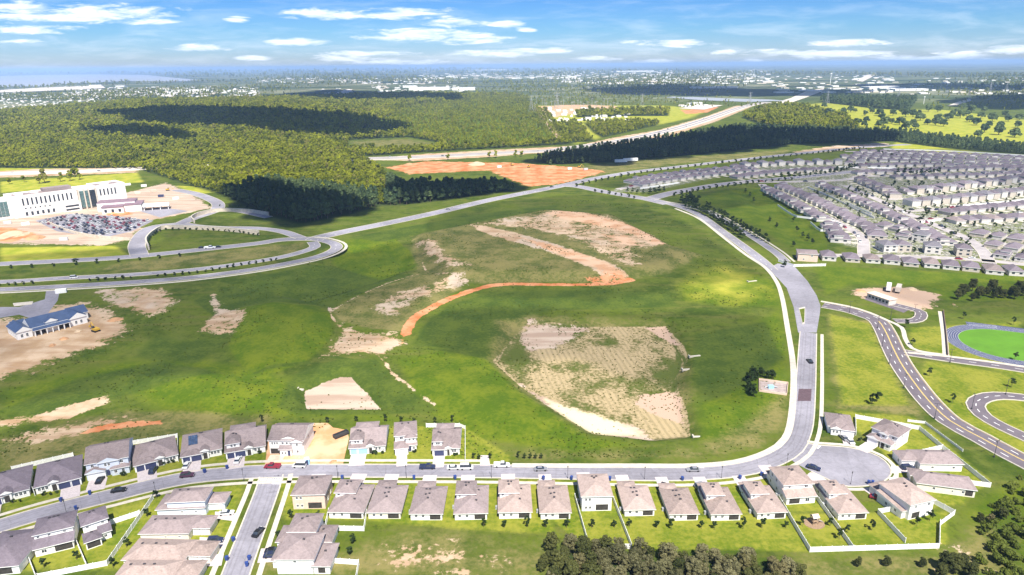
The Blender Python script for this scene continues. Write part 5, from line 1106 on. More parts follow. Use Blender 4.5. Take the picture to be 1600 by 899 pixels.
hp = smooth(GP([(480, 254), (560, 249), (650, 246), (750, 241), (850, 236), (960, 222), (1065, 199), (1110, 185)]), 6)
for i_ in range(20, len(hp) - 2, 13):
    d = hp[i_ + 1] - hp[i_]; nn = np.array([-d[1], d[0]]) / np.linalg.norm(d); q = hp[i_] + nn * rng.choice([-7, -5, 6, 9])
    vehicle(None, math.degrees(math.atan2(d[1], d[0])), rng.choice(['white', 'black', 'grey']), rng.choice(['car', 'van', 'suv']), 'small vehicle driving on the far pale highway', 'traffic on the far highway', simple=True, xy=tuple(q), z=.4)
for i_ in range(4):
    vehicle(None, 10, rng.choice(['white', 'black', 'grey']), 'suv', 'small vehicle on the pale highway behind the hospital', 'traffic behind the hospital', simple=True, xy=G(20 + i_ * 45, 271 - i_), z=.1)

# ------------------------------------------------------------------ street furniture and small things
def lamp_meshes():
    mb = MB(); mb.tube((0, 0, 0), (0, 0, .5), .12, .1, 8); mb.tube((0, 0, .5), (0, 0, 4.2), .07, .05, 8); a = mb.mesh('post', ['post_dark'])
    mb = MB(); mb.tube((0, 0, 4.2), (0, 0, 4.75), .1, .2, 8); mb.tube((0, 0, 4.75), (0, 0, 4.95), .24, .04, 8); return a, mb.mesh('lantern', ['post_dark'])
LM = lamp_meshes()
def lamp(px, label): T = thing('street_lamp', label, 'street lamp', (*G(*px), .05), 0, 'black post lamps along the street'); link('post', LM[0], T); link('lantern', LM[1], T)
for px, lb in (((104, 802), 'black post lamp behind the lower left two-storey house'), ((244, 773), 'black post lamp by the end of the slanting fence'), ((381, 752), 'black post lamp just left of the side street'), ((528, 747), 'black post lamp right of the side street junction'),
               ((635, 747), 'black post lamp above the second plain bungalow'), ((768, 747), 'black post lamp left of the middle of the south row'), ((887, 748), 'black post lamp by the two-storey house with the long lawn'), ((1007, 749), 'black post lamp above the bungalow right of the long lawn'),
               ((1127, 748), 'black post lamp before the bend of the street'), ((1229, 728), 'black post lamp at the mouth of the turning circle'), ((1329, 757), 'black post lamp on the south rim of the turning circle')): lamp(px, lb)
def tall_meshes():
    mb = MB(); mb.tube((0, 0, 0), (0, 0, .8), .28, .28, 8); mb.tube((0, 0, .8), (0, 0, 8.5), .11, .07, 8); a = mb.mesh('pole', ['post_dark'])
    mb = MB(); mb.box(-.9, .9, -.05, .05, 8.4, 8.5, bottom=True); mb.box(-1.1, -.5, -.16, .16, 8.34, 8.46, bottom=True); mb.box(.5, 1.1, -.16, .16, 8.34, 8.46, bottom=True); return a, mb.mesh('lamp_head', ['post_dark'])
TM = tall_meshes()
for i_, (px, lb) in enumerate((((1327, 489), 'tall lamp at the start of the school road'), ((1371, 513), 'tall lamp where the school road widens'), ((1378, 542), 'tall lamp on the left kerb of the first bend'), ((1389, 569), 'tall lamp on the left kerb below the first bend'),
               ((1412, 607), 'tall lamp halfway down the school road'), ((1391, 500), 'tall lamp beside the loop by the long low building'), ((1428, 494), 'tall lamp inside the loop road'), ((1460, 655), 'tall lamp between the two school roads, the upper one'), ((1484, 567), 'tall lamp on the road below the running track'),
               ((1553, 715), 'tall lamp near the outer fence corner'), ((1571, 617), 'tall lamp above the lower loop road'), ((1518, 640), 'tall lamp at the left of the lower loop road'))):
    T = thing('light_pole', lb, 'light pole', (*G(*px), .1), i_ * .4, 'tall lamps along the school roads'); link('pole', TM[0], T, scale=(1, 1, .8)); link('lamp_head', TM[1], T, (0, 0, -1.7))
def bin_meshes():
    mb = MB(); mb.add([(-.26, -.3, 0), (.26, -.3, 0), (.26, .26, 0), (-.26, .26, 0), (-.32, -.36, 1), (.32, -.36, 1), (.32, .36, 1), (-.32, .36, 1)], [(0, 1, 5, 4), (1, 2, 6, 5), (2, 3, 7, 6), (3, 0, 4, 7)]); a = mb.mesh('bin_body', ['bin_blue'])
    mb = MB(); mb.box(-.35, .35, -.4, .38, 1.0, 1.09, bottom=True); return a, mb.mesh('lid', ['bin_blue'])
BM = bin_meshes()
for i_, px in enumerate([(96, 784), (141, 773), (119, 797), (355, 733), (320, 739), (535, 749), (647, 749), (711, 749), (849, 750), (893, 750), (953, 751), (1066, 751), (1156, 749), (1190, 744), (365, 846), (355, 876), (390, 875), (386, 885), (1357, 757), (1363, 757)]):
    lb = ['first pair on the left, north kerb', 'left part of the north kerb, second one', 'south kerb near the lower left fence', 'north kerb below the dormer house', 'north kerb left of the dormer house', 'south kerb right of the salmon walled house', 'south kerb above a plain bungalow', 'south kerb left of the middle', 'south kerb above the bungalow left of the long lawn', 'south kerb at the house with the long lawn',
          'south kerb right of the long lawn', 'south kerb by the car outside a bungalow', 'south kerb before the bend', 'south kerb nearest the turning circle', 'left kerb of the side street, upper', 'left kerb of the side street, lower', 'right kerb of the side street, upper', 'right kerb of the side street, lower', 'rim of the turning circle, left of a pair', 'rim of the turning circle, right of a pair'][i_]
    T = thing('wheeled_bin', 'blue wheeled bin on the ' + lb, 'bin', (*G(*px), .1), .3 * i_, 'blue bins at the kerb'); link('bin_body', BM[0], T, scale=1.25); link('lid', BM[1], T, scale=1.25)
T = thing('portable_toilet', 'blue portable toilet on the sand beside the white van', 'portable toilet', (*G(480, 725), 0), .3)
mb = MB(); mb.box(-.9, .9, -.9, .9, 0, 2.2); link('cabin', mb.mesh('cabin', ['garage_blue']), T); mb = MB(); mb.tube((0, 0, 2.2), (0, 0, 2.6), 1.2, .5, 4); link('roof', mb.mesh('roof', ['trim_white']), T); opening(T, 'c', 0, -.9, .1, .9, 1.9, 'door')
T = thing('skip', 'long dark open skip lying on the pale sand lot', 'skip', (*G(533, 681), 0), .75)
mb = MB()
for q in ((-3, 3, -1.1, -1.0), (-3, 3, 1.0, 1.1), (-3, -2.9, -1, 1), (2.9, 3, -1, 1)): mb.box(*q, 0, 1.3)
mb.box(-3, 3, -1.1, 1.1, .05, .5); link('box', mb.mesh('box', ['post_dark']), T)
T = thing('play_house', 'small brown play house with a slide in the white fenced yard', 'play house', (*G(1272, 818), 0), .2)
mb = MB(); mb.prism([(3.2 * math.cos(a), 2.8 * math.sin(a)) for a in np.linspace(0, 6.28, 20)[:-1]], 0, .1); link('mulch_bed', mb.mesh('mulch_bed', ['wood']), T)
mb = MB()
for x in (-1, .8):
    for y in (-.8, .8): mb.box(x - .06, x + .06, y - .06, y + .06, .1, 2.6)
mb.box(-1.1, .9, -.9, .9, 1.1, 1.2, bottom=True); link('tower', mb.mesh('tower', ['wood']), T); link('roof', roof_mesh(-1, .8, -.8, .8, 2.7, 'gx', .7, 'wall_pink', 'wood', .2), T)
mb = MB(); mb.add([(.9, -.4, 1.2), (.9, .4, 1.2), (3, .4, .2), (3, -.4, .2)], [(0, 3, 2, 1), (0, 1, 2, 3)]); link('slide', mb.mesh('slide', ['wall_beige']), T)
T = thing('low_wall', 'low beige wall enclosing the small concrete pad beside the wide street', 'wall', (*G(1186, 593), 0))
c_ = [tuple(np.array(G(*p)) - np.array(G(1186, 593))) for p in ((1186, 594), (1231, 600), (1229, 618), (1186, 612), (1186, 594))]
for a_, b2 in zip(c_, c_[1:]):
    mb = MB(); strip(mb, np.array([np.array(a_) + (np.array(b2) - np.array(a_)) * k / 4 for k in range(5)]), -.1, .1, 0, .9); link('panel', mb.mesh('panel', ['wall_pink']), T)
T = thing('pump_unit', 'blue and white pump unit on the small concrete pad beside the wide street', 'pump', (*G(1204, 607), .12), 0)
mb = MB(); mb.box(-1.2, 1.2, -.8, .8, 0, 1.3); link('housing', mb.mesh('housing', ['garage_blue']), T); mb = MB(); mb.tube((-2.6, 0, .3), (-1.2, 0, .9), .25, .25); mb.tube((1.2, 0, .9), (3, 0, .3), .25, .25); link('pipe', mb.mesh('pipe', ['steel']), T)
for px, a, L_, lb in (((1085, 557), .2, 6, 'pale concrete drain slab on the right slope of the planted basin, the upper one'), ((1075, 575), .15, 6, 'pale concrete drain slab on the right slope of the planted basin, the lower one'), ((1090, 681), 0, 4, 'pale concrete drain slab at the lower right corner of the basin'),
                      ((469, 604), -.2, 3, 'pale concrete drain slab at the left tip of the bare triangle'), ((1175, 440), .3, 7, 'pale concrete culvert on the brightly lit grass near the boulevard')):
    x, y = G(*px); T = thing('drain_slab', lb, 'drain', (x, y, gz(x, y)), a, 'concrete drain slabs in the fields'); mb = MB(); mb.box(-L_ / 2, L_ / 2, -.5, .5, -.3, .35); mb.box(-L_ / 2, -L_ / 2 + .5, -.9, .9, -.3, .8); link('slab', mb.mesh('slab', ['concrete']), T)
trailer((970, 255), .2, 'white trailer by itself on the grass below the dark pines, left one', 'paint_white').scale = (2, 1.3, 1.3); trailer((985, 253), .2, 'white trailer by itself on the grass below the dark pines, right one', 'paint_white').scale = (2.4, 1.3, 1.3)
# site plant, containers and earth heaps
mat('plant_yellow', (.55, .34, .04), .5, .1, 1); mat('earth_heap', (.44, .25, .13), .95, .25, .6); mat('sand_heap', (.50, .38, .25), .95, .2, .6)
def digger(px, rz, lb):
    T = thing('excavator', lb, 'excavator', (*G(*px), 0), rz, 'excavators on the bare ground'); mb = MB()
    for s in (-1, 1): mb.box(-1.9, 1.9, s * 1.2 - .3, s * 1.2 + .3, 0, .9)
    link('track', mb.mesh('track', ['rubber']), T); mb = MB(); mb.box(-2.0, 1.4, -1.3, 1.3, 1.0, 2.0, bottom=True); link('body', mb.mesh('body', ['plant_yellow']), T)
    mb = MB(); mb.box(.2, 1.6, .2, 1.25, 2.0, 3.1); link('cab', mb.mesh('cab', ['glass_dark']), T); mb = MB(); mb.tube((1.2, -.3, 1.9), (3.8, -.3, 4.4), .28, .24); mb.tube((3.8, -.3, 4.4), (5.8, -.3, 2.2), .22, .18); mb.box(5.4, 6.3, -.8, .2, 1.3, 2.2, bottom=True); link('boom', mb.mesh('boom', ['plant_yellow']), T)
for px, a, lb in (((905, 262), .4, 'yellow excavator at the right of the red clay site'), ((800, 259), 2.2, 'yellow excavator on the upper part of the red clay site'), ((826, 262), 1.0, 'yellow excavator in the middle of the red clay site'), ((150, 518), 2.6, 'yellow excavator on the sand right of the clubhouse'), ((262, 298), .5, 'yellow excavator on the pale ground right of the hospital')): digger(px, a, lb)
def heap_mesh(m, sd_):
    q = random.Random(sd_); mb = MB(); n = 14; rings = [(1.0, -.1), (.78, .28), (.5, .62), (.22, .88)]
    for r_, z in rings:
        for i in range(n): a = 6.283 * i / n; k_ = r_ * q.uniform(.85, 1.15); mb.v.append((math.cos(a) * k_, math.sin(a) * k_ * .8, z))
    mb.v.append((0, 0, 1.0))
    for j in range(3):
        for i in range(n): mb.face((j * n + i, j * n + (i + 1) % n, (j + 1) * n + (i + 1) % n, (j + 1) * n + i))
    for i in range(n): mb.face((3 * n + i, 3 * n + (i + 1) % n, 4 * n))
    return mb.mesh('earth_heap', [m])
HM = [heap_mesh('earth_heap', 1), heap_mesh('sand_heap', 2), heap_mesh('earth_heap', 3)]
for i_, (px, r_, h_, lb) in enumerate((((100, 530), 2.6, 1.3, 'earth heap on the sand in front of the clubhouse, left one'), ((122, 518), 2.0, 1.0, 'earth heap on the sand in front of the clubhouse, right one'), ((82, 540), 2.2, 1.0, 'earth heap near the lower edge of the clubhouse sand'), ((180, 500), 4.5, 1.4, 'broad sand heap right of the clubhouse'), ((20, 368), 14, 4, 'big orange heap left of the hospital car park'), ((55, 372), 10, 2.5, 'orange heap below the hospital car park'), ((175, 333), 8, 2, 'orange heap before the glass tower of the hospital'), ((745, 257), 16, 4, 'red heap at the top left of the clay site'), ((860, 263), 12, 3, 'red heap in the centre of the clay site'), ((640, 258), 10, 3, 'red heap at the far left of the clay site'), ((1425, 452), 4, 1.2, 'low earth heap on the bare dirt by the trailers'), ((1345, 455), 3.5, 1.2, 'low earth heap left of the trailers'), ((521, 722), 1.6, .6, 'small sand heap on the building lot'), ((468, 716), 1.5, .8, 'small sand heap before the unfinished house'))):
    T = tag(link('earth_heap', HM[i_ % 3], None, (*G(*px), 0), i_ * 1.1, (r_, r_, h_)), lb, 'earth heap', 'heaps of earth and sand')
def container(px, rz, col, lb):
    T = thing('container', lb, 'container', (*G(*px), 0), rz, 'containers on the bare ground'); mb = MB(); mb.box(-3, 3, -1.2, 1.2, .1, 2.6, bottom=True)
    for k in range(12): mb.box(-2.9 + k * .5, -2.7 + k * .5, -1.25, 1.25, .2, 2.5, bottom=True)
    link('box', mb.mesh('box', [col]), T); mb = MB(); mb.box(3, 3.06, -1.1, 1.1, .2, 2.5); link('door', mb.mesh('door', ['trim_white']), T)
for px, a, c_, lb in (((225, 292), .5, 'wall_white', 'white container right of the hospital, upper'), ((240, 300), .9, 'wall_pink', 'rust red container right of the hospital'), ((215, 303), .6, 'wall_beige', 'beige container right of the hospital'), ((252, 308), .2, 'garage_navy', 'dark container right of the hospital'), ((200, 290), .7, 'wall_white', 'white container behind the hospital corner'),
                      ((275, 312), 1.0, 'wall_white', 'white container by the curved hospital drive'), ((890, 265), .3, 'wall_white', 'white container on the clay site'), ((915, 266), .5, 'wall_grey', 'grey container on the clay site'), ((780, 262), .4, 'wall_white', 'white container at the left of the clay site'), ((12, 350), .5, 'wall_grey', 'grey container left of the hospital car park'), ((40, 352), .8, 'wall_white', 'white container left of the hospital car park'), ((100, 376), .3, 'wall_grey', 'grey container below the hospital car park'), ((96, 458), .4, 'trim_white', 'small white container at the clubhouse entrance')): container(px, a, c_, lb)
# curved retaining walls by the hospital drive
mat('wall_stone', (.55, .48, .38), .9, .15, .4)
for px, lb in (([(233, 391), (229, 378), (240, 366), (258, 358), (300, 358.5), (350, 361), (405, 367)], 'lower curved beige retaining wall beside the hospital drive'), ([(304, 349), (300, 343), (315, 336), (345, 331), (385, 332), (420, 337)], 'upper curved beige retaining wall beside the hospital drive')):
    L = smooth(GP(px), 4); o = L[0]; T = thing('retaining_wall', lb, 'retaining wall', (o[0], o[1], 0), 0, 'curved retaining walls'); mb = MB(); strip(mb, L - o, -.5, .5, 0, 3.2); link('wall', mb.mesh('wall', ['wall_stone']), T)
    mb = MB(); strip(mb, L - o, -.6, .6, 3.2, .25); link('coping', mb.mesh('coping', ['concrete']), T)
L = smooth(GP([(75, 349), (100, 360), (130, 368), (165, 373), (205, 376)]), 5); T = thing('retaining_wall', 'long pale retaining wall along the near edge of the hospital car park', 'retaining wall', (*L[0], 0)); mb = MB(); strip(mb, L - L[0], -.3, .3, 0, 2.2); link('wall', mb.mesh('wall', ['wall_stone']), T)
L = smooth(GP([(1474, 487), (1478, 520), (1481, 556)]), 5); T = thing('retaining_wall', 'dark low wall running beside the straight path left of the track', 'wall', (*L[0], 0)); mb = MB(); strip(mb, L - L[0], -.3, .1, 0, 1.2); link('wall', mb.mesh('wall', ['bark']), T)
# pylons and substation
def pylon(px, h, label):
    T = thing('pylon', label, 'pylon', (*G(*px), 0), .3, 'lattice pylons beyond the pasture'); mb = MB(); b0 = h * .13; r = h * .006
    for k in range(6):
        z0, z1 = h * .75 * k / 6, h * .75 * (k + 1) / 6; a0, a1 = b0 * (1 - k / 6 * .8), b0 * (1 - (k + 1) / 6 * .8)
        for sx, sy in ((-1, -1), (1, -1), (1, 1), (-1, 1)):
            mb.tube((sx * a0, sy * a0, z0), (sx * a1, sy * a1, z1), r, n=4); mb.tube((sx * a0, sy * a0, z0), (-sy * a1, sx * a1, z1), r * .7, n=4)
    mb.tube((0, 0, h * .75), (0, 0, h), r * 3, r, n=4); link('tower', mb.mesh('tower', ['steel']), T)
    for z in (.74, .84, .94): mb = MB(); mb.tube((-h * .17, 0, h * z), (h * .17, 0, h * z), r * 1.2, n=4); link('arm', mb.mesh('arm', ['steel']), T)
for px, h, lb in (((1003, 168), 44, 'lattice pylon standing alone left of the river'), ((1171, 166), 46, 'lattice pylon near the crest of the pale highway'), ((1292, 163), 44, 'lattice pylon at the top left of the bright pasture'), ((1402, 163), 52, 'lattice pylon above the middle of the bright pasture'), ((830, 176), 50, 'lattice pylon at the left end of the substation'), ((1513, 156), 44, 'lattice pylon right of the pasture top'), ((1546, 146), 50, 'distant lattice pylon, left of a pair at the far right'), ((1571, 146), 50, 'distant lattice pylon, right of a pair at the far right'), ((870, 170), 55, 'lattice pylon in the middle of the substation')): pylon(px, h, lb)
for i_ in range(26):
    px = (835 + i_ * 5.2 + rng.uniform(-2, 2), 166 + rng.uniform(-4, 10)); T = thing('utility_pole', 'slim grey pole among the poles of the substation', 'pole', (*G(*px), 0), 0, 'substation poles'); mb = unit('upole', lambda: (lambda m_: (m_.tube((0, 0, 0), (0, 0, 26), .7, .4, 5), m_.box(-4, 4, -.3, .3, 22, 22.8, bottom=True), m_.mesh('pole', ['steel']))[2])(MB())); link('pole', mb, T)
mb = MB()
for i_ in range(70):
    x, y = G(rng.uniform(850, 980), rng.uniform(170, 190)); a = rng.uniform(3, 14); mb.box(x, x + a, y, y + a * 1.5, 0, rng.uniform(2, 6))
tag(link('substation_equipment', mb.mesh('substation_equipment', ['wall_white'])), 'pale switchgear and sheds filling the substation yard', 'substation', kind='stuff')
# ------------------------------------------------------------------ trees
def crown_mesh(name, leaf, w, h, z0, lobes, nq, size, seed, shape='round'):
    r_ = np.random.default_rng(seed); vs = []; fs = []; tone = []
    L = []
    for i in range(lobes):
        a = r_.uniform(0, 6.28); rr = math.sqrt(r_.uniform(0, 1)) * .62; u = r_.uniform(.12, .88)
        if shape == 'cone': rr *= (1.05 - u); s_ = (.24 + .34 * (1 - u))
        else: rr *= math.sqrt(max(.05, 1 - (2 * u - .9) ** 2)); s_ = r_.uniform(.26, .42) * (11 / max(11, lobes)) ** .33
        L.append((rr * math.cos(a) * w / 2, rr * math.sin(a) * w / 2, z0 + u * h, s_ * w / 2, r_.uniform(-.18, .18)))
    for q in range(nq):
        x, y, z, s_, tn_ = L[q % lobes]; n = r_.normal(size=3); n[2] = abs(n[2]) * 1.1 - .25; n /= np.linalg.norm(n)
        c = np.array([x, y, z]) + n * s_ * r_.uniform(.7, 1.08) * np.array([1, 1, .85]); n = n + r_.normal(size=3) * .35; n /= np.linalg.norm(n)
        a = np.cross(n, r_.normal(size=3)); a /= np.linalg.norm(a); b_ = np.cross(n, a); e_ = size * r_.uniform(.6, 1.25)
        o = len(vs); vs += [c - a * e_ - b_ * e_ * .6, c + a * e_ * .9 - b_ * e_ * .7, c + a * e_ * .7 + b_ * e_ * .8 + n * e_ * .2, c - a * e_ * .6 + b_ * e_]
        fs.append((o, o + 1, o + 2, o + 3)); tone += [min(1, max(0, .5 + tn_ * 1.3 + r_.uniform(-.28, .28)))] * 4
    me = bpy.data.meshes.new(name); me.from_pydata([tuple(v) for v in vs], [], fs); me.materials.append(MATS[leaf])
    at_ = me.attributes.new('tone', 'FLOAT', 'POINT'); at_.data.foreach_set('value', tone); me.update(); return me
def trunk_mesh(h, r, seed, limbs=5):
    q = random.Random(seed); mb = MB(); mb.tube((0, 0, -.3), (0, 0, h * .55), r, r * .6, 7)
    mb.tube((0, 0, h * .55), (q.uniform(-.3, .3), q.uniform(-.3, .3), h * .9), r * .6, r * .2, 6)
    for i in range(limbs):
        a = i * 6.28 / limbs + q.uniform(-.4, .4); z = h * q.uniform(.3, .6); mb.tube((0, 0, z), (math.cos(a) * h * .24, math.sin(a) * h * .24, z + h * .2), r * .35, r * .1, 5)
    return mb.mesh('trunk', ['bark'])
SPEC = {}
def spec(key, leaf, w, h, z0, lobes, nq, size, n=2, shape='round', tr=.2, th=None):
    SPEC[key] = [(crown_mesh('crown', leaf, w, h, z0, lobes, nq, size, hash_(key) + i, shape), unit(('trunk', key, i), lambda: trunk_mesh(th or z0 + h * .7, tr, i))) for i in range(n)]
def hash_(s): return sum(ord(c) * (i + 3) for i, c in enumerate(s))
spec('grove', 'leaf_oak', 8.0, 7.2, 1.2, 60, 4200, .20, 3, tr=.22)
spec('olive', 'leaf_olive', 8.4, 7.0, .9, 70, 3600, .18, 2, tr=.2)
spec('silver', 'leaf_silver', 7.0, 6.0, 2.0, 14, 1300, .22, 1, tr=.22)
spec('wood', 'leaf_wood', 8.4, 9.0, 2.5, 9, 260, .80, 4, tr=.3)
spec('pine', 'leaf_pine', 7.5, 13, 2.5, 12, 300, .95, 2, 'cone', tr=.28)
spec('pasture', 'leaf_pine', 14, 8, 2, 14, 330, 1.3, 2, tr=.5)
spec('street', 'leaf_small', 4.6, 5.2, 1.6, 9, 260, .42, 2, tr=.12)
spec('yard', 'leaf_small', 2.1, 2.6, 1.2, 7, 220, .20, 2, tr=.06)
spec('bush', 'leaf_lime', 4.6, 2.6, .2, 9, 420, .26, 2, tr=.08, th=1.5)
spec('shrub', 'leaf_small', 1.5, 1.1, .1, 5, 90, .18, 1, tr=.05, th=.6)
spec('hedge_tree', 'leaf_small', 3.0, 2.6, .4, 6, 110, .40, 1, tr=.1)
def tree(key, x, y, s, label, group, cat='tree', name=None):
    cr, tk = SPEC[key][rng.randrange(len(SPEC[key]))]; T = thing(name or {'bush': 'shrub', 'shrub': 'shrub', 'pine': 'pine_tree', 'pasture': 'oak_tree', 'wood': 'broadleaf_tree', 'grove': 'live_oak', 'silver': 'bare_tree', 'olive': 'live_oak', 'street': 'street_tree', 'hedge_tree': 'small_tree', 'yard': 'young_tree'}[key], label, cat, (x, y, gz(x, y)), rng.uniform(0, 6.28), group)
    T.scale = (s * rng.uniform(.92, 1.08), s * rng.uniform(.92, 1.08), s * rng.uniform(.88, 1.12)); link('crown', cr, T); link('trunk', tk, T); return T
def place(u, v, box):
    x0, x1, y0, y1 = box; a = min(4, max(0, int(5 * (u - x0) / (x1 - x0)))); b_ = min(2, max(0, int(3 * (v - y0) / (y1 - y0))))
    return ['far left', 'left', 'middle', 'right', 'far right'][a] + ', ' + ['back', 'centre', 'front'][b_]
def tpx(key, px, s, label, group, **k): x, y = G(*px); return tree(key, x, y, s, label, group, **k)
def scatter(poly, step, jitter=.45):
    xs = [p[0] for p in poly]; ys = [p[1] for p in poly]; A_, B_ = np.meshgrid(np.arange(min(xs), max(xs), step), np.arange(min(ys), max(ys), step))
    A_ = A_.ravel() + nr.uniform(-jitter, jitter, A_.size) * step; B_ = B_.ravel() + nr.uniform(-jitter, jitter, B_.size) * step; k = inpoly(A_, B_, poly); return A_[k], B_[k]
# yard trees
g = 'young trees on the mown lawn behind the south row'
YT = [(824, 824), (852, 825), (885, 825), (925, 826), (960, 825), (983, 824), (1026, 825), (1049, 828), (1096, 827), (1116, 828), (1161, 827), (1191, 826), (1228, 826), (1254, 823), (1297, 823), (1324, 833), (1362, 829), (1432, 823), (1452, 815), (1311, 843), (756, 825), (788, 825), (455, 812), (497, 812), (436, 842), (552, 850), (547, 868)]
WH = ['below the fifth white gabled bungalow', 'below the bungalow left of the long lawn', 'just left of the long fenced lawn', 'inside the long fenced lawn, ringed with pale stone', 'inside the long fenced lawn, the right one', 'just right of the long fenced lawn', 'below the first bungalow right of the long lawn', 'between the first and second bungalows right of the long lawn', 'below the second bungalow right of the long lawn, left one', 'below the third bungalow right of the long lawn', 'right of the third bungalow', 'left of the fourth bungalow', 'left of the play house fence', 'inside the play house yard, left', 'inside the play house yard, right', 'right of the play house fence', 'below the long bungalow by the turning circle', 'inside the corner yard, left', 'inside the corner yard, right', 'inside the play house yard near its bottom rail', 'below the fourth bungalow of the row', 'below the fifth bungalow of the row', 'behind the salmon walled house, left', 'behind the salmon walled house, right', 'beside the joined pair of houses, upper', 'in the rough grass right of the joined pair, upper', 'in the rough grass right of the joined pair, lower']
for px, lb in zip(YT, WH): tpx('yard', px, rng.uniform(.85, 1.15), 'small dark young tree ' + lb, g)
for i_, px in enumerate([(69, 888), (120, 875), (177, 888), (198, 856), (230, 808), (245, 779)]): tpx('yard', px, 1, 'small young tree ' + ['in the left yard of the lower left pair', 'in the left yard beside the dividing fence', 'outside the bottom of the slanting fence', 'outside the middle of the slanting fence', 'outside the top of the slanting fence', 'by the lamp at the top of the slanting fence'][i_], 'young trees at the lower left')
for i_, px in enumerate([(557, 659), (602, 660), (627, 662), (647, 663), (680, 662), (707, 662), (409, 660), (512, 661)]): tpx('yard', px, .9, 'small dark tree behind ' + ['the light blue garage house, left', 'the light blue garage house, right', 'the narrow house, left', 'the narrow house, right', 'the last north house, left', 'the last north house, right', 'the front dormer house', 'the sand lot'][i_], 'small trees behind the north row')
for i_, (a, b_) in enumerate([(810, 717), (819, 718), (828, 718), (836, 718), (845, 718), (740, 718), (748, 719), (766, 718)]): tpx('yard', (a, b_), .8, 'thin young tree in the short row on the verge north of the street' if i_ < 5 else 'thin young tree right of the last house of the north row', 'thin trees on the north verge')
for px in [(x + rng.uniform(-2, 2), y) for x, y in ((583, 710), (590, 710), (597, 709), (646, 708), (650, 707), (709, 712), (714, 711), (255, 727), (262, 725), (270, 724), (327, 714), (335, 712), (68, 775), (78, 774), (88, 771), (190, 744), (197, 743), (405, 709), (20, 787), (30, 785), (600, 705), (1345, 690), (1445, 759), (1402, 714))]:
    tpx('shrub', px, rng.uniform(.9, 1.4), 'low green shrub planted against a house wall', 'foundation shrubs', cat='shrub')
# trees round the pad
for i_, px in enumerate([(1168, 608), (1172, 600), (1178, 595), (1171, 615), (1177, 620), (1183, 592), (1190, 590), (1199, 592), (1207, 593), (1166, 596), (1174, 588), (1362, 632), (1370, 628)]): tpx('street', px, rng.uniform(.7, .95), 'dark tree in the clump round the concrete pad' if i_ < 11 else 'dark bush on the grass strip between the two roads', 'dark clump round the pad' if i_ < 11 else 'bushes between the roads')
for px, lb in (((1452, 588), 'lone tree beside the dark wall at the bend of the school road'), ((1505, 499), 'lone tree above the left end of the track'), ((1583, 508), 'lone tree above the right of the track'), ((1580, 606), 'lone tree beside the lamp above the lower loop'), ((1488, 630), 'lone tree left of the lower loop road'), ((1585, 563), 'small tree at the near edge of the track'), ((1415, 512), 'small tree inside the bend by the straight path'), ((1425, 540), 'small tree left of the straight path')): tpx('yard', px, 1.3, lb, 'single trees in the school grounds')
for x, y in zip(*scatter(GP([(1482, 464), (1510, 455), (1560, 452), (1640, 450), (1640, 470), (1560, 474), (1520, 472), (1490, 474)]), 6.5)):
    tree('grove', x, y, rng.uniform(.5, .95), 'dark tree in the belt above the running track, ' + place(*to_px(x, y), (1480, 1620, 450, 475)), 'tree belt above the running track')
# the grove at the bottom
px_, py_ = scatter(GP([(862, 858), (905, 856), (1000, 868), (1120, 876), (1245, 884), (1275, 960), (1285, 1010), (860, 1010), (850, 905)]), 3.7)
for x, y in zip(px_, py_):
    u, v = to_px(x, y); k_ = 'silver' if 1138 < u < 1162 and v < 893 else 'olive' if (930 < u < 1110 and rng.random() < .75) or rng.random() < .2 else 'grove'
    tree(k_, x, y, 1.05 if k_ == 'silver' else rng.uniform(.55, .88), 'pale silvery half bare tree standing out in the bottom grove' if k_ == 'silver' else ('grey olive' if k_ == 'olive' else 'dark green') + ' tree of the bottom grove, ' + place(u, v, (870, 1280, 862, 920)), 'trees of the bottom grove')
for px, s in (((850, 888), .5), ((858, 880), .5), ((846, 893), .45)): tpx('grove', px, s, 'small dark tree just left of the bottom grove', 'small trees left of the grove')
for px, s in (((1475, 893), .7), ((1490, 895), .75), ((1502, 888), .6), ((1469, 905), .6), ((1515, 903), .7), ((1340, 885), .35), ((1384, 884), .4), ((1440, 886), .38), ((1565, 812), .5), ((1547, 818), .4), ((1530, 816), .4)): tpx('grove', px, s, 'small dark tree in the rough ground at the lower right', 'dark trees at the lower right')
bx, by = scatter(GP([(1556, 770), (1600, 745), (1720, 800), (1700, 930), (1560, 930), (1520, 880), (1545, 850), (1520, 835), (1545, 800)]), 3.7)
for x, y in zip(bx, by): tree('bush', x, y, rng.uniform(.4, 1.35), 'green bush in the right edge scrub, ' + place(*to_px(x, y), (1520, 1640, 760, 910)), 'scrub bushes at the right edge', cat='bush')
bx, by = scatter(GP([(1550, 745), (1600, 742), (1580, 760)]), 4)
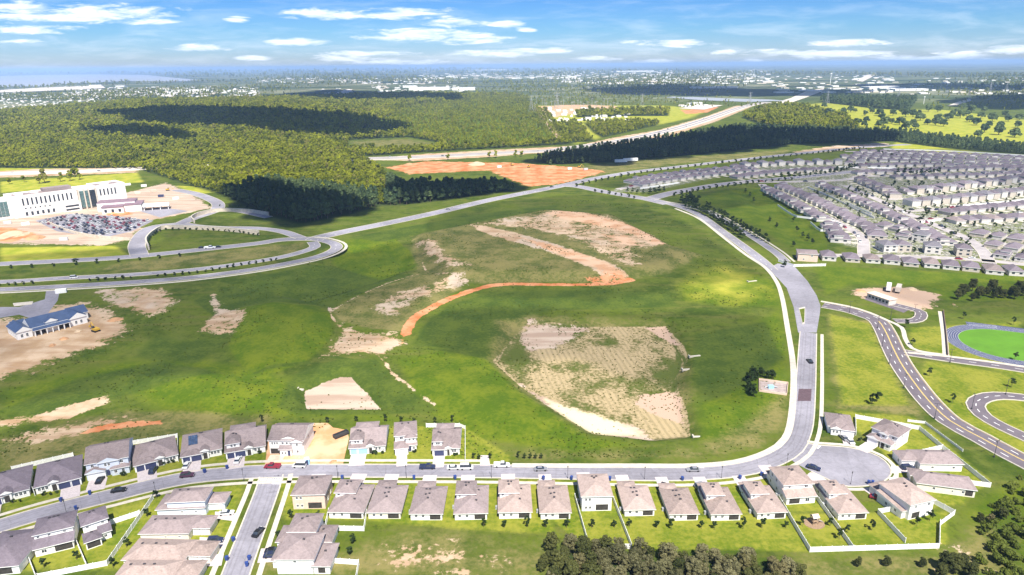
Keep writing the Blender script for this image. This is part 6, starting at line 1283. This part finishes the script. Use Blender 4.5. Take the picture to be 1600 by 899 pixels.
# boulevard and estate trees
def row(key, px, step, s, label, group, jit=.6, **k):
    Q = smooth(GP(px), 2); s_ = np.concatenate([[0], np.cumsum(np.linalg.norm(np.diff(Q, axis=0), axis=1))])
    for d in np.arange(step / 2, s_[-1], step): tree(key, np.interp(d, s_, Q[:, 0]) + rng.uniform(-jit, jit), np.interp(d, s_, Q[:, 1]) + rng.uniform(-jit, jit), s * rng.uniform(.8, 1.2), label, group, **k)
row('street', [(1068, 325), (1095, 333), (1130, 353), (1162, 374)], 5.2, 1.05, 'dark tree on the planted median of the boulevard', 'trees of the boulevard')
for px in [(1066, 318), (1072, 316), (1076, 320), (1080, 314), (1084, 319), (1088, 322), (1082, 323), (1070, 322), (1077, 312), (1090, 317)]: tpx('street', px, 1.35, 'tall dark tree in the clump at the top end of the boulevard', 'clump at the top of the boulevard')
row('street', [(1100, 326), (1125, 336), (1150, 352), (1180, 370), (1205, 383)], 8, 1.0, 'dark tree on the right hand verge of the boulevard', 'verge trees of the boulevard')
for px, lb in (((1225, 418), 'lone tree on the narrow median above the junction'), ((1255, 366), 'tree at the left of the pond bank group'), ((1263, 371), 'tree in the middle of the pond bank group'), ((1270, 379), 'tree at the right of the pond bank group'), ((1202, 347), 'small lone tree on the green slope'), ((1213, 355), 'second small lone tree on the green slope'), ((1240, 342), 'small tree below the white yard walls'), ((1246, 357), 'small tree on the lower slope'), ((1240, 386), 'small tree left of the estate corner'), ((1172, 304), 'small tree on the top of the slope'), ((1178, 312), 'small tree next to the estate edge'), ((1165, 300), 'small tree by the top street')): tpx('street', px, .8, lb, 'scattered trees on the green slope')
row('hedge_tree', [(895, 293), (960, 279), (1050, 265), (1150, 254), (1280, 240), (1350, 232)], 13, 1.3, 'small dark street tree beside the arterial road', 'street trees of the arterial')
row('hedge_tree', [(925, 300), (960, 305), (1000, 312)], 9, 1.2, 'small dark tree on the verge of the link road', 'trees of the link road')
row('hedge_tree', [(1050, 307), (1110, 296), (1180, 287), (1240, 281)], 10, 1.4, 'small dark tree along the estate entrance road', 'trees of the estate entrance')
row('street', [(975, 300), (1010, 304), (1045, 300)], 7, 1.0, 'dark tree beside the shaded cluster of houses', 'trees of the shaded cluster')
row('street', [(1215, 280), (1240, 279), (1300, 272), (1340, 262)], 9, 1.1, 'dark tree in the middle of the estate', 'trees in the middle of the estate')
row('street', [(1398, 272), (1430, 274), (1470, 271)], 7, 1.1, 'dark tree on the small green of the estate', 'trees on the estate green')
row('hedge_tree', [(1290, 240), (1340, 234), (1400, 246)], 12, 1.4, 'dark shrub tree at the far edge of the estate', 'trees at the far edge of the estate')
row('hedge_tree', [(1355, 375), (1420, 392), (1500, 400)], 16, 1.0, 'small dark tree among the estate back yards', 'back yard trees of the estate')
for x, y in zip(*scatter(GP([(1270, 300), (1400, 285), (1600, 290), (1600, 395), (1400, 385), (1320, 355)]), 13.5)):
    if min((x - a) ** 2 + (y - c) ** 2 for a, c in occ) > 45: tree('hedge_tree', x, y, rng.uniform(.7, 1.3), 'small dark tree in the estate back yards, ' + place(*to_px(x, y), (1270, 1600, 285, 395)), 'back yard trees of the estate')
row('hedge_tree', [(-20, 447.5), (55, 444.5)], 5, .75, 'clipped dark shrub in the highway median hedge', 'median hedge shrubs', cat='shrub', name='shrub')
row('hedge_tree', [(135, 440), (210, 435)], 5, .75, 'clipped dark shrub in the highway median hedge', 'median hedge shrubs', cat='shrub', name='shrub')
row('hedge_tree', [(240, 433), (310, 427), (380, 415), (440, 406)], 5, .75, 'clipped dark shrub in the highway median hedge', 'median hedge shrubs', cat='shrub', name='shrub')
row('hedge_tree', [(235, 389), (232, 378), (243, 367), (262, 360), (300, 360), (360, 363), (405, 369)], 5.5, .8, 'dark shrub planted along the curved retaining wall', 'shrubs along the curved walls', cat='shrub', name='shrub')
row('hedge_tree', [(0, 421), (80, 417), (180, 410), (300, 400)], 14, .9, 'dark bush on the verge of the left hand road', 'verge bushes of the left hand road', cat='bush', name='shrub')
row('hedge_tree', [(320, 322), (400, 326), (460, 345)], 11, .7, 'small dark planted tree below the dark wood', 'new planting below the dark wood')
for px, s in (((62, 287), .9), ((70, 286), 1.0), ((95, 284), .7), ((110, 283), .8), ((125, 281), .8), ((117, 277), .9), ((38, 285), .5), ((15, 288), .5)): tpx('wood', px, s * 1.5, 'green tree standing between the hospital and the highway', 'trees behind the hospital')
for px in ((765, 247), (775, 247), (805, 246), (815, 245), (640, 252), (700, 250)): tpx('wood', px, 1.0, 'lone tree beside the pale far highway', 'trees beside the far highway')
# pasture oaks
OA = [(255, 379), (350, 354), (375, 412), (405, 409), (440, 412), (470, 389), (515, 382), (545, 382), (605, 406), (470, 424), (615, 444), (555, 469), (600, 474), (650, 389), (695, 404), (710, 432), (740, 444), (720, 466), (690, 474), (770, 454), (820, 462), (845, 446), (860, 412), (835, 394), (905, 462), (905, 412), (935, 419), (945, 394), (950, 434), (860, 494), (995, 461), (1060, 444), (1045, 464), (1095, 471), (1060, 382), (1110, 422), (1130, 434), (1175, 389), (1240, 404), (1260, 444), (1300, 464), (1350, 509), (1440, 524), (1380, 474), (1450, 484), (1540, 539), (1310, 539), (920, 486), (780, 404), (1200, 420), (1400, 440), (1500, 440), (1560, 480), (1330, 420), (1480, 410), (1570, 430), (1270, 385), (1220, 360), (1350, 380), (640, 372), (1000, 380), (1150, 410)]
for a, b_ in OA: tpx('pasture', (1200 + a / 4, 80 + b_ / 4), rng.uniform(1.0, 1.9), 'round crowned oak dotted on the bright pasture, ' + place(1200 + a / 4, 80 + b_ / 4, (1250, 1600, 170, 218)), 'oaks on the bright pasture')

# ------------------------------------------------------------------ forests: the nearest trees one by one, the rest as one mass per kind
def fpoints(poly, pine):
    P_ = []
    ys = [p[1] for p in poly]; y = min(ys)
    while y < max(ys):
        st = max(6.2, min(12.5, y / 150)) * (.9 if pine else 1); x0 = min(p[0] for p in poly); x1 = max(p[0] for p in poly)
        xs = np.arange(x0, x1, st) + nr.uniform(-.45, .45, len(np.arange(x0, x1, st))) * st; yy = y + nr.uniform(-.45, .45, len(xs)) * st
        k = inpoly(xs, yy, poly); P_.append(np.stack([xs[k], yy[k], np.full(k.sum(), st)], 1)); y += st
    return np.concatenate(P_)
DARKWOOD = [GP([(350, 306), (410, 290), (440, 290), (590, 310), (590, 325), (520, 345), (470, 355), (400, 340)]), GP([(606, 285), (740, 280), (815, 288), (815, 300), (700, 315), (600, 325)])]
pts = []
for k_, poly in FORESTS:
    q = fpoints(poly, k_ == 'pine')
    if poly is FOREST_A: q = q[~inpoly(q[:, 0], q[:, 1], CLEARING)]; yg = inpoly(q[:, 0], q[:, 1], YOUNG); young = q[yg]; q = q[~yg]
    u_, v_ = to_px(q[:, 0], q[:, 1]); q = q[(u_ > -60) & (u_ < 1660)]
    pin = np.full(len(q), k_ == 'pine')
    for dwp in DARKWOOD: pin |= inpoly(q[:, 0], q[:, 1], dwp)
    if poly is FOREST_B: q = q.copy(); q[:, 2] *= .8
    if poly in (FOREST_C, FOREST_F): q = q.copy(); q[:, 2] *= .7
    pts.append(np.concatenate([q, pin[:, None]], 1))
pts = np.concatenate(pts); pts = pts[np.argsort(np.hypot(pts[:, 0], pts[:, 1]))]
ind = {0: 0, 1: 0}; rest = {0: [], 1: []}
for x, y, st, p_ in pts:
    p_ = int(p_)
    if ind[p_] < (150 if p_ else 120) and y < 1200:
        ind[p_] += 1; tree('pine' if p_ else 'wood', x, y, rng.uniform(.6, 1.05), ('dark pine at the near edge of the shaded wood, ' if p_ else 'yellow green broadleaf tree at the near edge of the big wood, ') + place(*to_px(x, y), (350, 815, 295, 350)), 'near trees of the shaded wood' if p_ else 'near trees of the big wood')
    else: rest[p_].append((x, y, st))
def mass(name, key, P_, label, base):
    P_ = np.array(P_)
    for vi in range(len(SPEC[key])):
        sub = P_[vi::len(SPEC[key])]; proto = bpy.data.objects.new('tree_form', SPEC[key][vi][0])   # the same crown mesh, seen only as instances
        me = bpy.data.meshes.new(name); me.from_pydata([(x, y, 0) for x, y, s in sub], [], [])
        a = me.attributes.new('size', 'FLOAT', 'POINT'); a.data.foreach_set('value', [float(s / base * rng.uniform(.65, 1.3)) for s in sub[:, 2]])
        a = me.attributes.new('turn', 'FLOAT', 'POINT'); a.data.foreach_set('value', [rng.uniform(0, 6.28) for _ in sub])
        o = bpy.data.objects.new(name, me); COL.objects.link(o); tag(o, label, 'forest', kind='stuff')
        ng = bpy.data.node_groups.new(name, 'GeometryNodeTree'); ng.interface.new_socket('Geometry', in_out='INPUT', socket_type='NodeSocketGeometry'); ng.interface.new_socket('Geometry', in_out='OUTPUT', socket_type='NodeSocketGeometry')
        N_ = ng.nodes; gi = N_.new('NodeGroupInput'); go = N_.new('NodeGroupOutput'); ip = N_.new('GeometryNodeInstanceOnPoints'); oi = N_.new('GeometryNodeObjectInfo'); oi.inputs['Object'].default_value = proto
        sz = N_.new('GeometryNodeInputNamedAttribute'); sz.data_type = 'FLOAT'; sz.inputs[0].default_value = 'size'; tu = N_.new('GeometryNodeInputNamedAttribute'); tu.data_type = 'FLOAT'; tu.inputs[0].default_value = 'turn'
        cx_ = N_.new('ShaderNodeCombineXYZ'); cs = N_.new('ShaderNodeCombineXYZ')
        l_ = ng.links.new; l_(gi.outputs[0], ip.inputs['Points']); l_(oi.outputs['Geometry'], ip.inputs['Instance']); l_(tu.outputs[0], cx_.inputs[2]); l_(cx_.outputs[0], ip.inputs['Rotation'])
        for i in range(3): l_(sz.outputs[0], cs.inputs[i])
        l_(cs.outputs[0], ip.inputs['Scale']); l_(ip.outputs[0], go.inputs[0])
        o.modifiers.new('scatter', 'NODES').node_group = ng
mass('forest', 'wood', [(x, y, st * (1.25 if rng.random() < .12 else 1)) for x, y, st in rest[0]], 'broad mass of yellow green forest crowns filling the middle distance', 9.0)
mass('pine_forest', 'pine', rest[1], 'dark shaded band of pines behind the arterial road', 7.2)
mass('plantation', 'wood', [(x, y, st * .55) for x, y, st in young], 'pale green blocks of young planted trees beyond the big wood', 9.0)
print('forest', len(rest[0]), len(rest[1]))

# weeds and tufts: rough ground in the basin, on the banks and over the field
tv = MB()
fp = GP([(0, 610), (270, 470), (520, 400), (880, 310), (1030, 325), (1190, 425), (1230, 560), (1215, 690), (1100, 718), (740, 715), (420, 655), (0, 715)])
fx0, fx1, fy0, fy1 = min(p[0] for p in fp), max(p[0] for p in fp), min(p[1] for p in fp), max(p[1] for p in fp)
X_ = nr.uniform(fx0, fx1, 26000); Y_ = fy0 + (fy1 - fy0) * nr.uniform(0, 1, 26000) ** 1.7; k = inpoly(X_, Y_, fp) & (np.sin(X_ * .11 + 2 * np.sin(Y_ * .05)) + np.sin(Y_ * .09 + X_ * .03) + nr.normal(size=26000) * .7 > .55)
for x, y, z in zip(X_[k], Y_[k], ground_z(X_[k], Y_[k])):
    r_ = rng.uniform(.10, .42) * (1 + y / 900); a = rng.uniform(0, 3.14)
    for q in range(2):
        dx, dy = math.cos(a + q * 1.5) * r_, math.sin(a + q * 1.5) * r_; tv.add([(x - dx, y - dy, z - .05), (x + dx, y + dy, z - .05), (x + dx * .6, y + dy * .6, z + r_ * .8), (x - dx * .6, y - dy * .6, z + r_ * .9)], [(0, 1, 2, 3)])
for poly, st in ((GP([(800, 520), (826, 500), (1040, 503), (1075, 560), (1060, 603), (1078, 672), (1025, 678), (925, 660), (810, 592), (775, 560)]), 2.4), (GP([(520, 500), (560, 514), (620, 518), (636, 530), (600, 560), (545, 555), (500, 560)]), 3), (GP([(135, 485), (180, 478), (235, 490), (200, 500), (150, 500)]), 2.2), (GP([(0, 595), (115, 557), (215, 515), (255, 488), (262, 492), (200, 530), (115, 566), (0, 604)]), 4)):
    for x, y in zip(*scatter(poly, st * .75, 1.2)):
        if rng.random() < .65 or math.sin(x * .3) + math.sin(y * .23 + x * .1) < rng.uniform(-1, 1): continue
        z = gz(x, y); r_ = rng.uniform(.12, .42)
        for q in range(3):
            a = rng.uniform(0, 3.14); dx, dy = math.cos(a) * r_, math.sin(a) * r_; tv.add([(x - dx, y - dy, z - .05), (x + dx, y + dy, z - .05), (x + dx * .7, y + dy * .7, z + r_ * .9), (x - dx * .7, y - dy * .7, z + r_)], [(0, 1, 2, 3)])
tme = tv.mesh('weeds', ['leaf_lime']); tag(link('weeds', tme), 'dark weed tufts dotted over the bare basin and banks', 'weeds', kind='stuff')

# ------------------------------------------------------------------ water and the far towns
mat('water', (.30, .32, .35), .55, .03, .001, 0, 0, .3, 'Generated')
for nm, px in (('lake', [(-200, 136), (-200, 118), (0, 119), (60, 117.5), (150, 116.5), (230, 117.5), (262, 121), (308, 125), (290, 127.5), (200, 127), (110, 131), (60, 135.5), (0, 136.5)]), ('river', [(1035, 152.5), (1080, 152), (1140, 154.5), (1200, 156), (1230, 158), (1170, 160), (1100, 157.5)])):
    structure(nm, (lambda m_, q: (m_.add([(x, y, 1.2) for x, y in q], [tuple(range(len(q)))]), m_)[1])(MB(), ccw(GP(px))), ['water'])
for nm, px in (('bare_ground', [(500, 162), (515, 151), (540, 140), (551, 140), (545, 147), (522, 161)]), ('bare_ground', [(1200, 164), (1235, 154), (1262, 142), (1288, 138), (1285, 143), (1262, 152), (1225, 165)]), ('bare_ground', [(1338, 127), (1352, 118), (1369, 115), (1362, 121), (1348, 128)]), ('bare_ground', [(1480, 166), (1495, 160), (1515, 155), (1518, 158), (1495, 165)]), ('bare_ground', [(0, 141), (70, 137), (160, 134), (165, 138), (60, 143), (0, 145)]), ('bare_ground', [(1060, 170), (1100, 164), (1130, 165), (1100, 172)])):
    structure(nm, (lambda m_, q: (m_.add([(x, y, .9) for x, y in q], [tuple(range(len(q)))]), m_)[1])(MB(), ccw(GP(px))), ['highway_concrete'])
ftp = []
for _ in range(19000):
    u = rng.uniform(-40, 1640); v = 101 + 16 * u / 1600 + 56 * rng.random() ** 1.1; x, y = G(u, v)
    if y < 30000: ftp.append((x, y))
ftp = np.array(ftp); lakes = [GP([(-200, 136), (-200, 118), (0, 119), (60, 117.5), (150, 116.5), (230, 117.5), (262, 121), (308, 125), (290, 127.5), (200, 127), (110, 131), (60, 135.5), (0, 136.5)]), GP([(1035, 152.5), (1080, 152), (1140, 154.5), (1200, 156), (1230, 158), (1170, 160), (1100, 157.5)]), GP([(500, 162), (515, 151), (540, 140), (551, 140), (545, 147), (522, 161)]), GP([(1195, 165), (1235, 153), (1262, 141), (1288, 137), (1285, 144), (1262, 153), (1225, 166)])] + [GP([(1200, 172), (1290, 160), (1370, 171), (1480, 172), (1540, 180), (1640, 192), (1640, 232), (1240, 186)]), GP([(830, 165), (1040, 165), (1110, 172), (1080, 185), (960, 210), (900, 226), (870, 205)]), FOREST_A]
for lk in lakes: ftp = ftp[~inpoly(ftp[:, 0], ftp[:, 1], lk)]
def clump(x, y): return math.sin(x * .0021 + 1.3 * math.sin(y * .0007)) + math.sin(y * .0011 + 2 * math.sin(x * .0013 + 1)) + rng.uniform(-.9, .9)
ftp = [(x, y, max(14, y / 210)) for x, y in ftp if clump(x, y) > -.1]
town = MB()
def cluster(x0, x1, y0, y1, n, a0, a1, h=6):
    for _ in range(int(n * .6)):
        u, v = rng.uniform(x0, x1), rng.uniform(y0, y1); x, y = G(u, v); a = rng.uniform(a0, a1); b_ = a * rng.uniform(.5, .9); m = rng.choice((0, 0, 1)); h_ = h * rng.uniform(.4, .9); a *= .6; b_ *= .6; town.box(x, x + a, y, y + b_, 0, h_, m=m); c_ = len(town.v) 
for q in ((0, 100, 160, 182, 260, 9, 15, 4), (0, 180, 146, 160, 230, 12, 22, 5), (100, 300, 136, 150, 300, 20, 50, 6), (240, 400, 136, 152, 260, 20, 60, 6), (400, 560, 122, 130, 120, 40, 90, 8), (560, 700, 123, 132, 120, 30, 80, 8), (580, 720, 135, 150, 160, 20, 40, 6), (650, 900, 115, 124, 200, 60, 140, 9), (860, 1200, 110, 132, 520, 50, 130, 9), (1200, 1400, 118, 146, 220, 30, 80, 7), (1400, 1600, 122, 148, 90, 30, 70, 7), (0, 400, 100, 114, 260, 90, 240, 10), (400, 800, 102, 113, 240, 90, 240, 10), (1060, 1110, 163, 170, 20, 15, 40, 6), (500, 550, 138, 150, 30, 15, 30, 5)): cluster(*q)
tag(link('far_town', town.mesh('far_town', ['wall_white', 'wall_beige'])), 'pale specks of far-off buildings scattered over the plain', 'far town', kind='stuff')
mass('far_woods', 'wood', ftp, 'blue green clumps of far-off woodland on the plain', 15)
wm = MB(); wm.box(-.5, .5, -.5, .5, 0, 1)
wmesh = wm.mesh('hall', ['wall_white']); rm_ = MB(); rm_.box(-.51, .51, -.51, .51, 1, 1.06, bottom=True); rmesh = rm_.mesh('roof', ['trim_white'])
for i_, (px, a, b_, h, lb) in enumerate((((672, 140.5), 240, 90, 14, 'long pale warehouse at the right end of the far row above the forest'), ((640, 137), 90, 60, 12, 'far pale warehouse, left of the long one'), ((695, 140), 60, 60, 14, 'far pale block, right of the long warehouse'), ((725, 141), 130, 70, 14, 'cream warehouse standing by itself beyond the forest'), ((300, 143), 230, 60, 9, 'long low white building beside the sand mound far left'), ((150, 135), 90, 50, 10, 'white block near the lake shore'), ((190, 136), 70, 50, 10, 'pale block right of the lake shore block'), ((990, 112.5), 700, 200, 20, 'very long white roof on the horizon plain, centre right'), ((765, 110), 900, 160, 20, 'long white roof near the horizon above the warehouses'), ((1115, 138), 260, 60, 8, 'long pale roof beside the far river'), ((1088, 164), 34, 22, 8, 'white round roofed building beside the pale highway'), ((1375, 138), 200, 60, 9, 'white building group beyond the pasture, left'), ((1420, 142), 160, 50, 9, 'white building group beyond the pasture, right'))):
    T = thing('warehouse', lb, 'warehouse', (*G(*px), 0), .15 * (i_ % 3), 'far warehouses'); link('hall', wmesh, T, scale=(a, b_, h)); link('roof', rmesh, T, scale=(a, b_, h))
for px, h, lb in (((321, 104), 120, 'thin white tower near the horizon at the left'), ((1297, 131), 60, 'thin mast right of the far bare ground'), ((1443, 163), 22, 'white water tank beyond the pasture')):
    T = thing('tower', lb, 'tower', (*G(*px), 0)); mb = MB(); mb.tube((0, 0, 0), (0, 0, h), h * .04, h * .03, 8); mb.tube((0, 0, h), (0, 0, h * 1.12), h * .1, h * .06, 8); link('shaft', mb.mesh('shaft', ['trim_white']), T)

# ------------------------------------------------------------------ clouds overhead: real puffs at cloud height, whose shade falls on the land
def cloud_mat(name, thin):
    m = bpy.data.materials.new(name); m.use_nodes = True; t = NT(m.node_tree); t.n.clear(); o = t.N('ShaderNodeOutputMaterial')
    d = t.N('ShaderNodeBsdfDiffuse'); d.inputs[0].default_value = (.9, .9, .9, 1); tr = t.N('ShaderNodeBsdfTransparent'); mx = t.N('ShaderNodeMixShader')
    n = t.noise(objpos(t), .012, 4, .6); t.set(mx, 0, t.mr(n, .3, .6, thin * .55, thin))
    t.l.new(tr.outputs[0], mx.inputs[1]); t.l.new(d.outputs[0], mx.inputs[2]); t.l.new(mx.outputs[0], o.inputs[0]); MATS[name] = m
cloud_mat('cloud_dense', .86); cloud_mat('cloud_thin', .5); cloud_mat('cloud_veil', .36)
def ico(n=8):
    import bmesh
    bm = bmesh.new(); bmesh.ops.create_icosphere(bm, subdivisions=2, radius=1); v = [tuple(q.co) for q in bm.verts]; f = [tuple(x.index for x in q.verts) for q in bm.faces]; bm.free(); return v, f
IV, IF = ico()
CLOUD_Z = 900.0
def cloud(px, kind, r0=None):
    off = np.array([sd.x, sd.y]) / sd.z * CLOUD_Z; P_ = [(x + off[0], y + off[1]) for x, y in GP(px)]; P_ = ccw(P_)
    xs = [p[0] for p in P_]; ys = [p[1] for p in P_]; span = min(max(xs) - min(xs), max(ys) - min(ys)); r0 = r0 or max(16, span * .16)
    mb = MB()
    if kind == 'cloud_dense':
        A_, B_ = scatter(P_, r0 * .95, .4)
        for x, y in zip(A_, B_):
            r_ = r0 * rng.uniform(.75, 1.25); z = CLOUD_Z + rng.uniform(0, r0 * .4); a = rng.uniform(0, 6.28); c_, s_ = math.cos(a), math.sin(a)
            mb.add([(x + (p * c_ - q * s_) * r_, y + (p * s_ + q * c_) * r_, z + w_ * r_ * .55) for p, q, w_ in IV], IF)
    else:
        Q = smooth(P_ + [P_[0]], 12); Q = Q[:-1] + nr.normal(size=(len(Q) - 1, 2)) * 3; n = len(Q); c_ = Q.mean(0)
        mb.add([(x, y, CLOUD_Z) for x, y in Q] + [(*(c_ + (q - c_) * .55), CLOUD_Z + 14) for q in Q] + [(*c_, CLOUD_Z + 18)], [(i, (i + 1) % n, n + (i + 1) % n, n + i) for i in range(n)] + [(n + i, n + (i + 1) % n, 2 * n) for i in range(n)])
    o = link('cloud', mb.mesh('cloud', [kind])); tag(o, kind='structure')
cloud([(150, 182), (260, 172), (400, 174), (520, 184), (640, 196), (560, 216), (480, 212), (380, 204), (240, 198)], 'cloud_dense', 40)
cloud([(130, 206), (220, 202), (300, 216), (300, 222), (180, 216)], 'cloud_dense', 24)
cloud([(352, 300), (400, 294), (470, 306), (560, 320), (586, 328), (520, 346), (440, 352), (375, 328)], 'cloud_dense', 16)
cloud([(606, 300), (650, 288), (740, 280), (812, 286), (815, 298), (740, 306), (640, 318)], 'cloud_dense', 13)
cloud([(830, 254), (900, 243), (1020, 226), (1130, 208), (1240, 210), (1390, 214), (1370, 228), (1240, 226), (1100, 242), (950, 256)], 'cloud_dense', 26)
cloud([(1000, 300), (930, 285), (1100, 262), (1250, 236), (1400, 232), (1660, 242), (1660, 285), (1500, 290), (1340, 305), (1250, 315), (1180, 318), (1100, 330), (1040, 315)], 'cloud_thin')
cloud([(-60, 470), (150, 440), (350, 425), (520, 395), (640, 380), (700, 420), (620, 500), (520, 560), (380, 590), (200, 600), (0, 640), (-60, 640)], 'cloud_thin')
cloud([(700, 330), (900, 305), (1010, 320), (1140, 390), (1190, 430), (1060, 450), (900, 470), (720, 450), (640, 400)], 'cloud_veil')
cloud([(660, 500), (780, 480), (1000, 490), (1180, 490), (1220, 560), (1180, 620), (1090, 620), (900, 560), (700, 560)], 'cloud_veil')
cloud([(1050, 320), (1130, 295), (1200, 300), (1280, 350), (1300, 395), (1220, 400), (1120, 350)], 'cloud_veil')
cloud([(200, 400), (300, 340), (420, 350), (520, 370), (460, 410), (330, 425), (200, 440), (-60, 450), (-60, 405)], 'cloud_veil')
cloud([(-80, 700), (200, 640), (420, 650), (420, 740), (200, 800), (0, 870), (-80, 880)], 'cloud_veil')
cloud([(1380, 455), (1500, 440), (1660, 445), (1660, 485), (1500, 490)], 'cloud_veil')
cloud([(420, 150), (520, 140), (700, 152), (720, 158), (560, 160)], 'cloud_dense', 60)
cloud([(900, 140), (1050, 134), (1200, 140), (1330, 142), (1330, 150), (1150, 150), (1000, 148)], 'cloud_dense', 110)
cloud([(1480, 160), (1560, 148), (1660, 150), (1660, 168), (1560, 172)], 'cloud_dense', 60)
cloud([(1340, 134), (1450, 130), (1660, 136), (1660, 142), (1450, 140)], 'cloud_dense', 110)

# ------------------------------------------------------------------ haze
hm = bpy.data.materials.new('haze'); hm.use_nodes = True; t = NT(hm.node_tree); t.n.clear(); o = t.N('ShaderNodeOutputMaterial'); pv = t.N('ShaderNodeVolumePrincipled')
pv.inputs['Color'].default_value = (.42, .62, .97, 1); pv.inputs['Density'].default_value = 1 / 15000; pv.inputs['Anisotropy'].default_value = 0.0
t.l.new(pv.outputs[0], o.inputs['Volume'])
mb = MB(); mb.box(-170000, 170000, -170000, 170000, -5, 180, bottom=True); MATS['haze'] = hm; hz = link('haze', mb.mesh('haze', ['haze'])); tag(hz, kind='stuff')
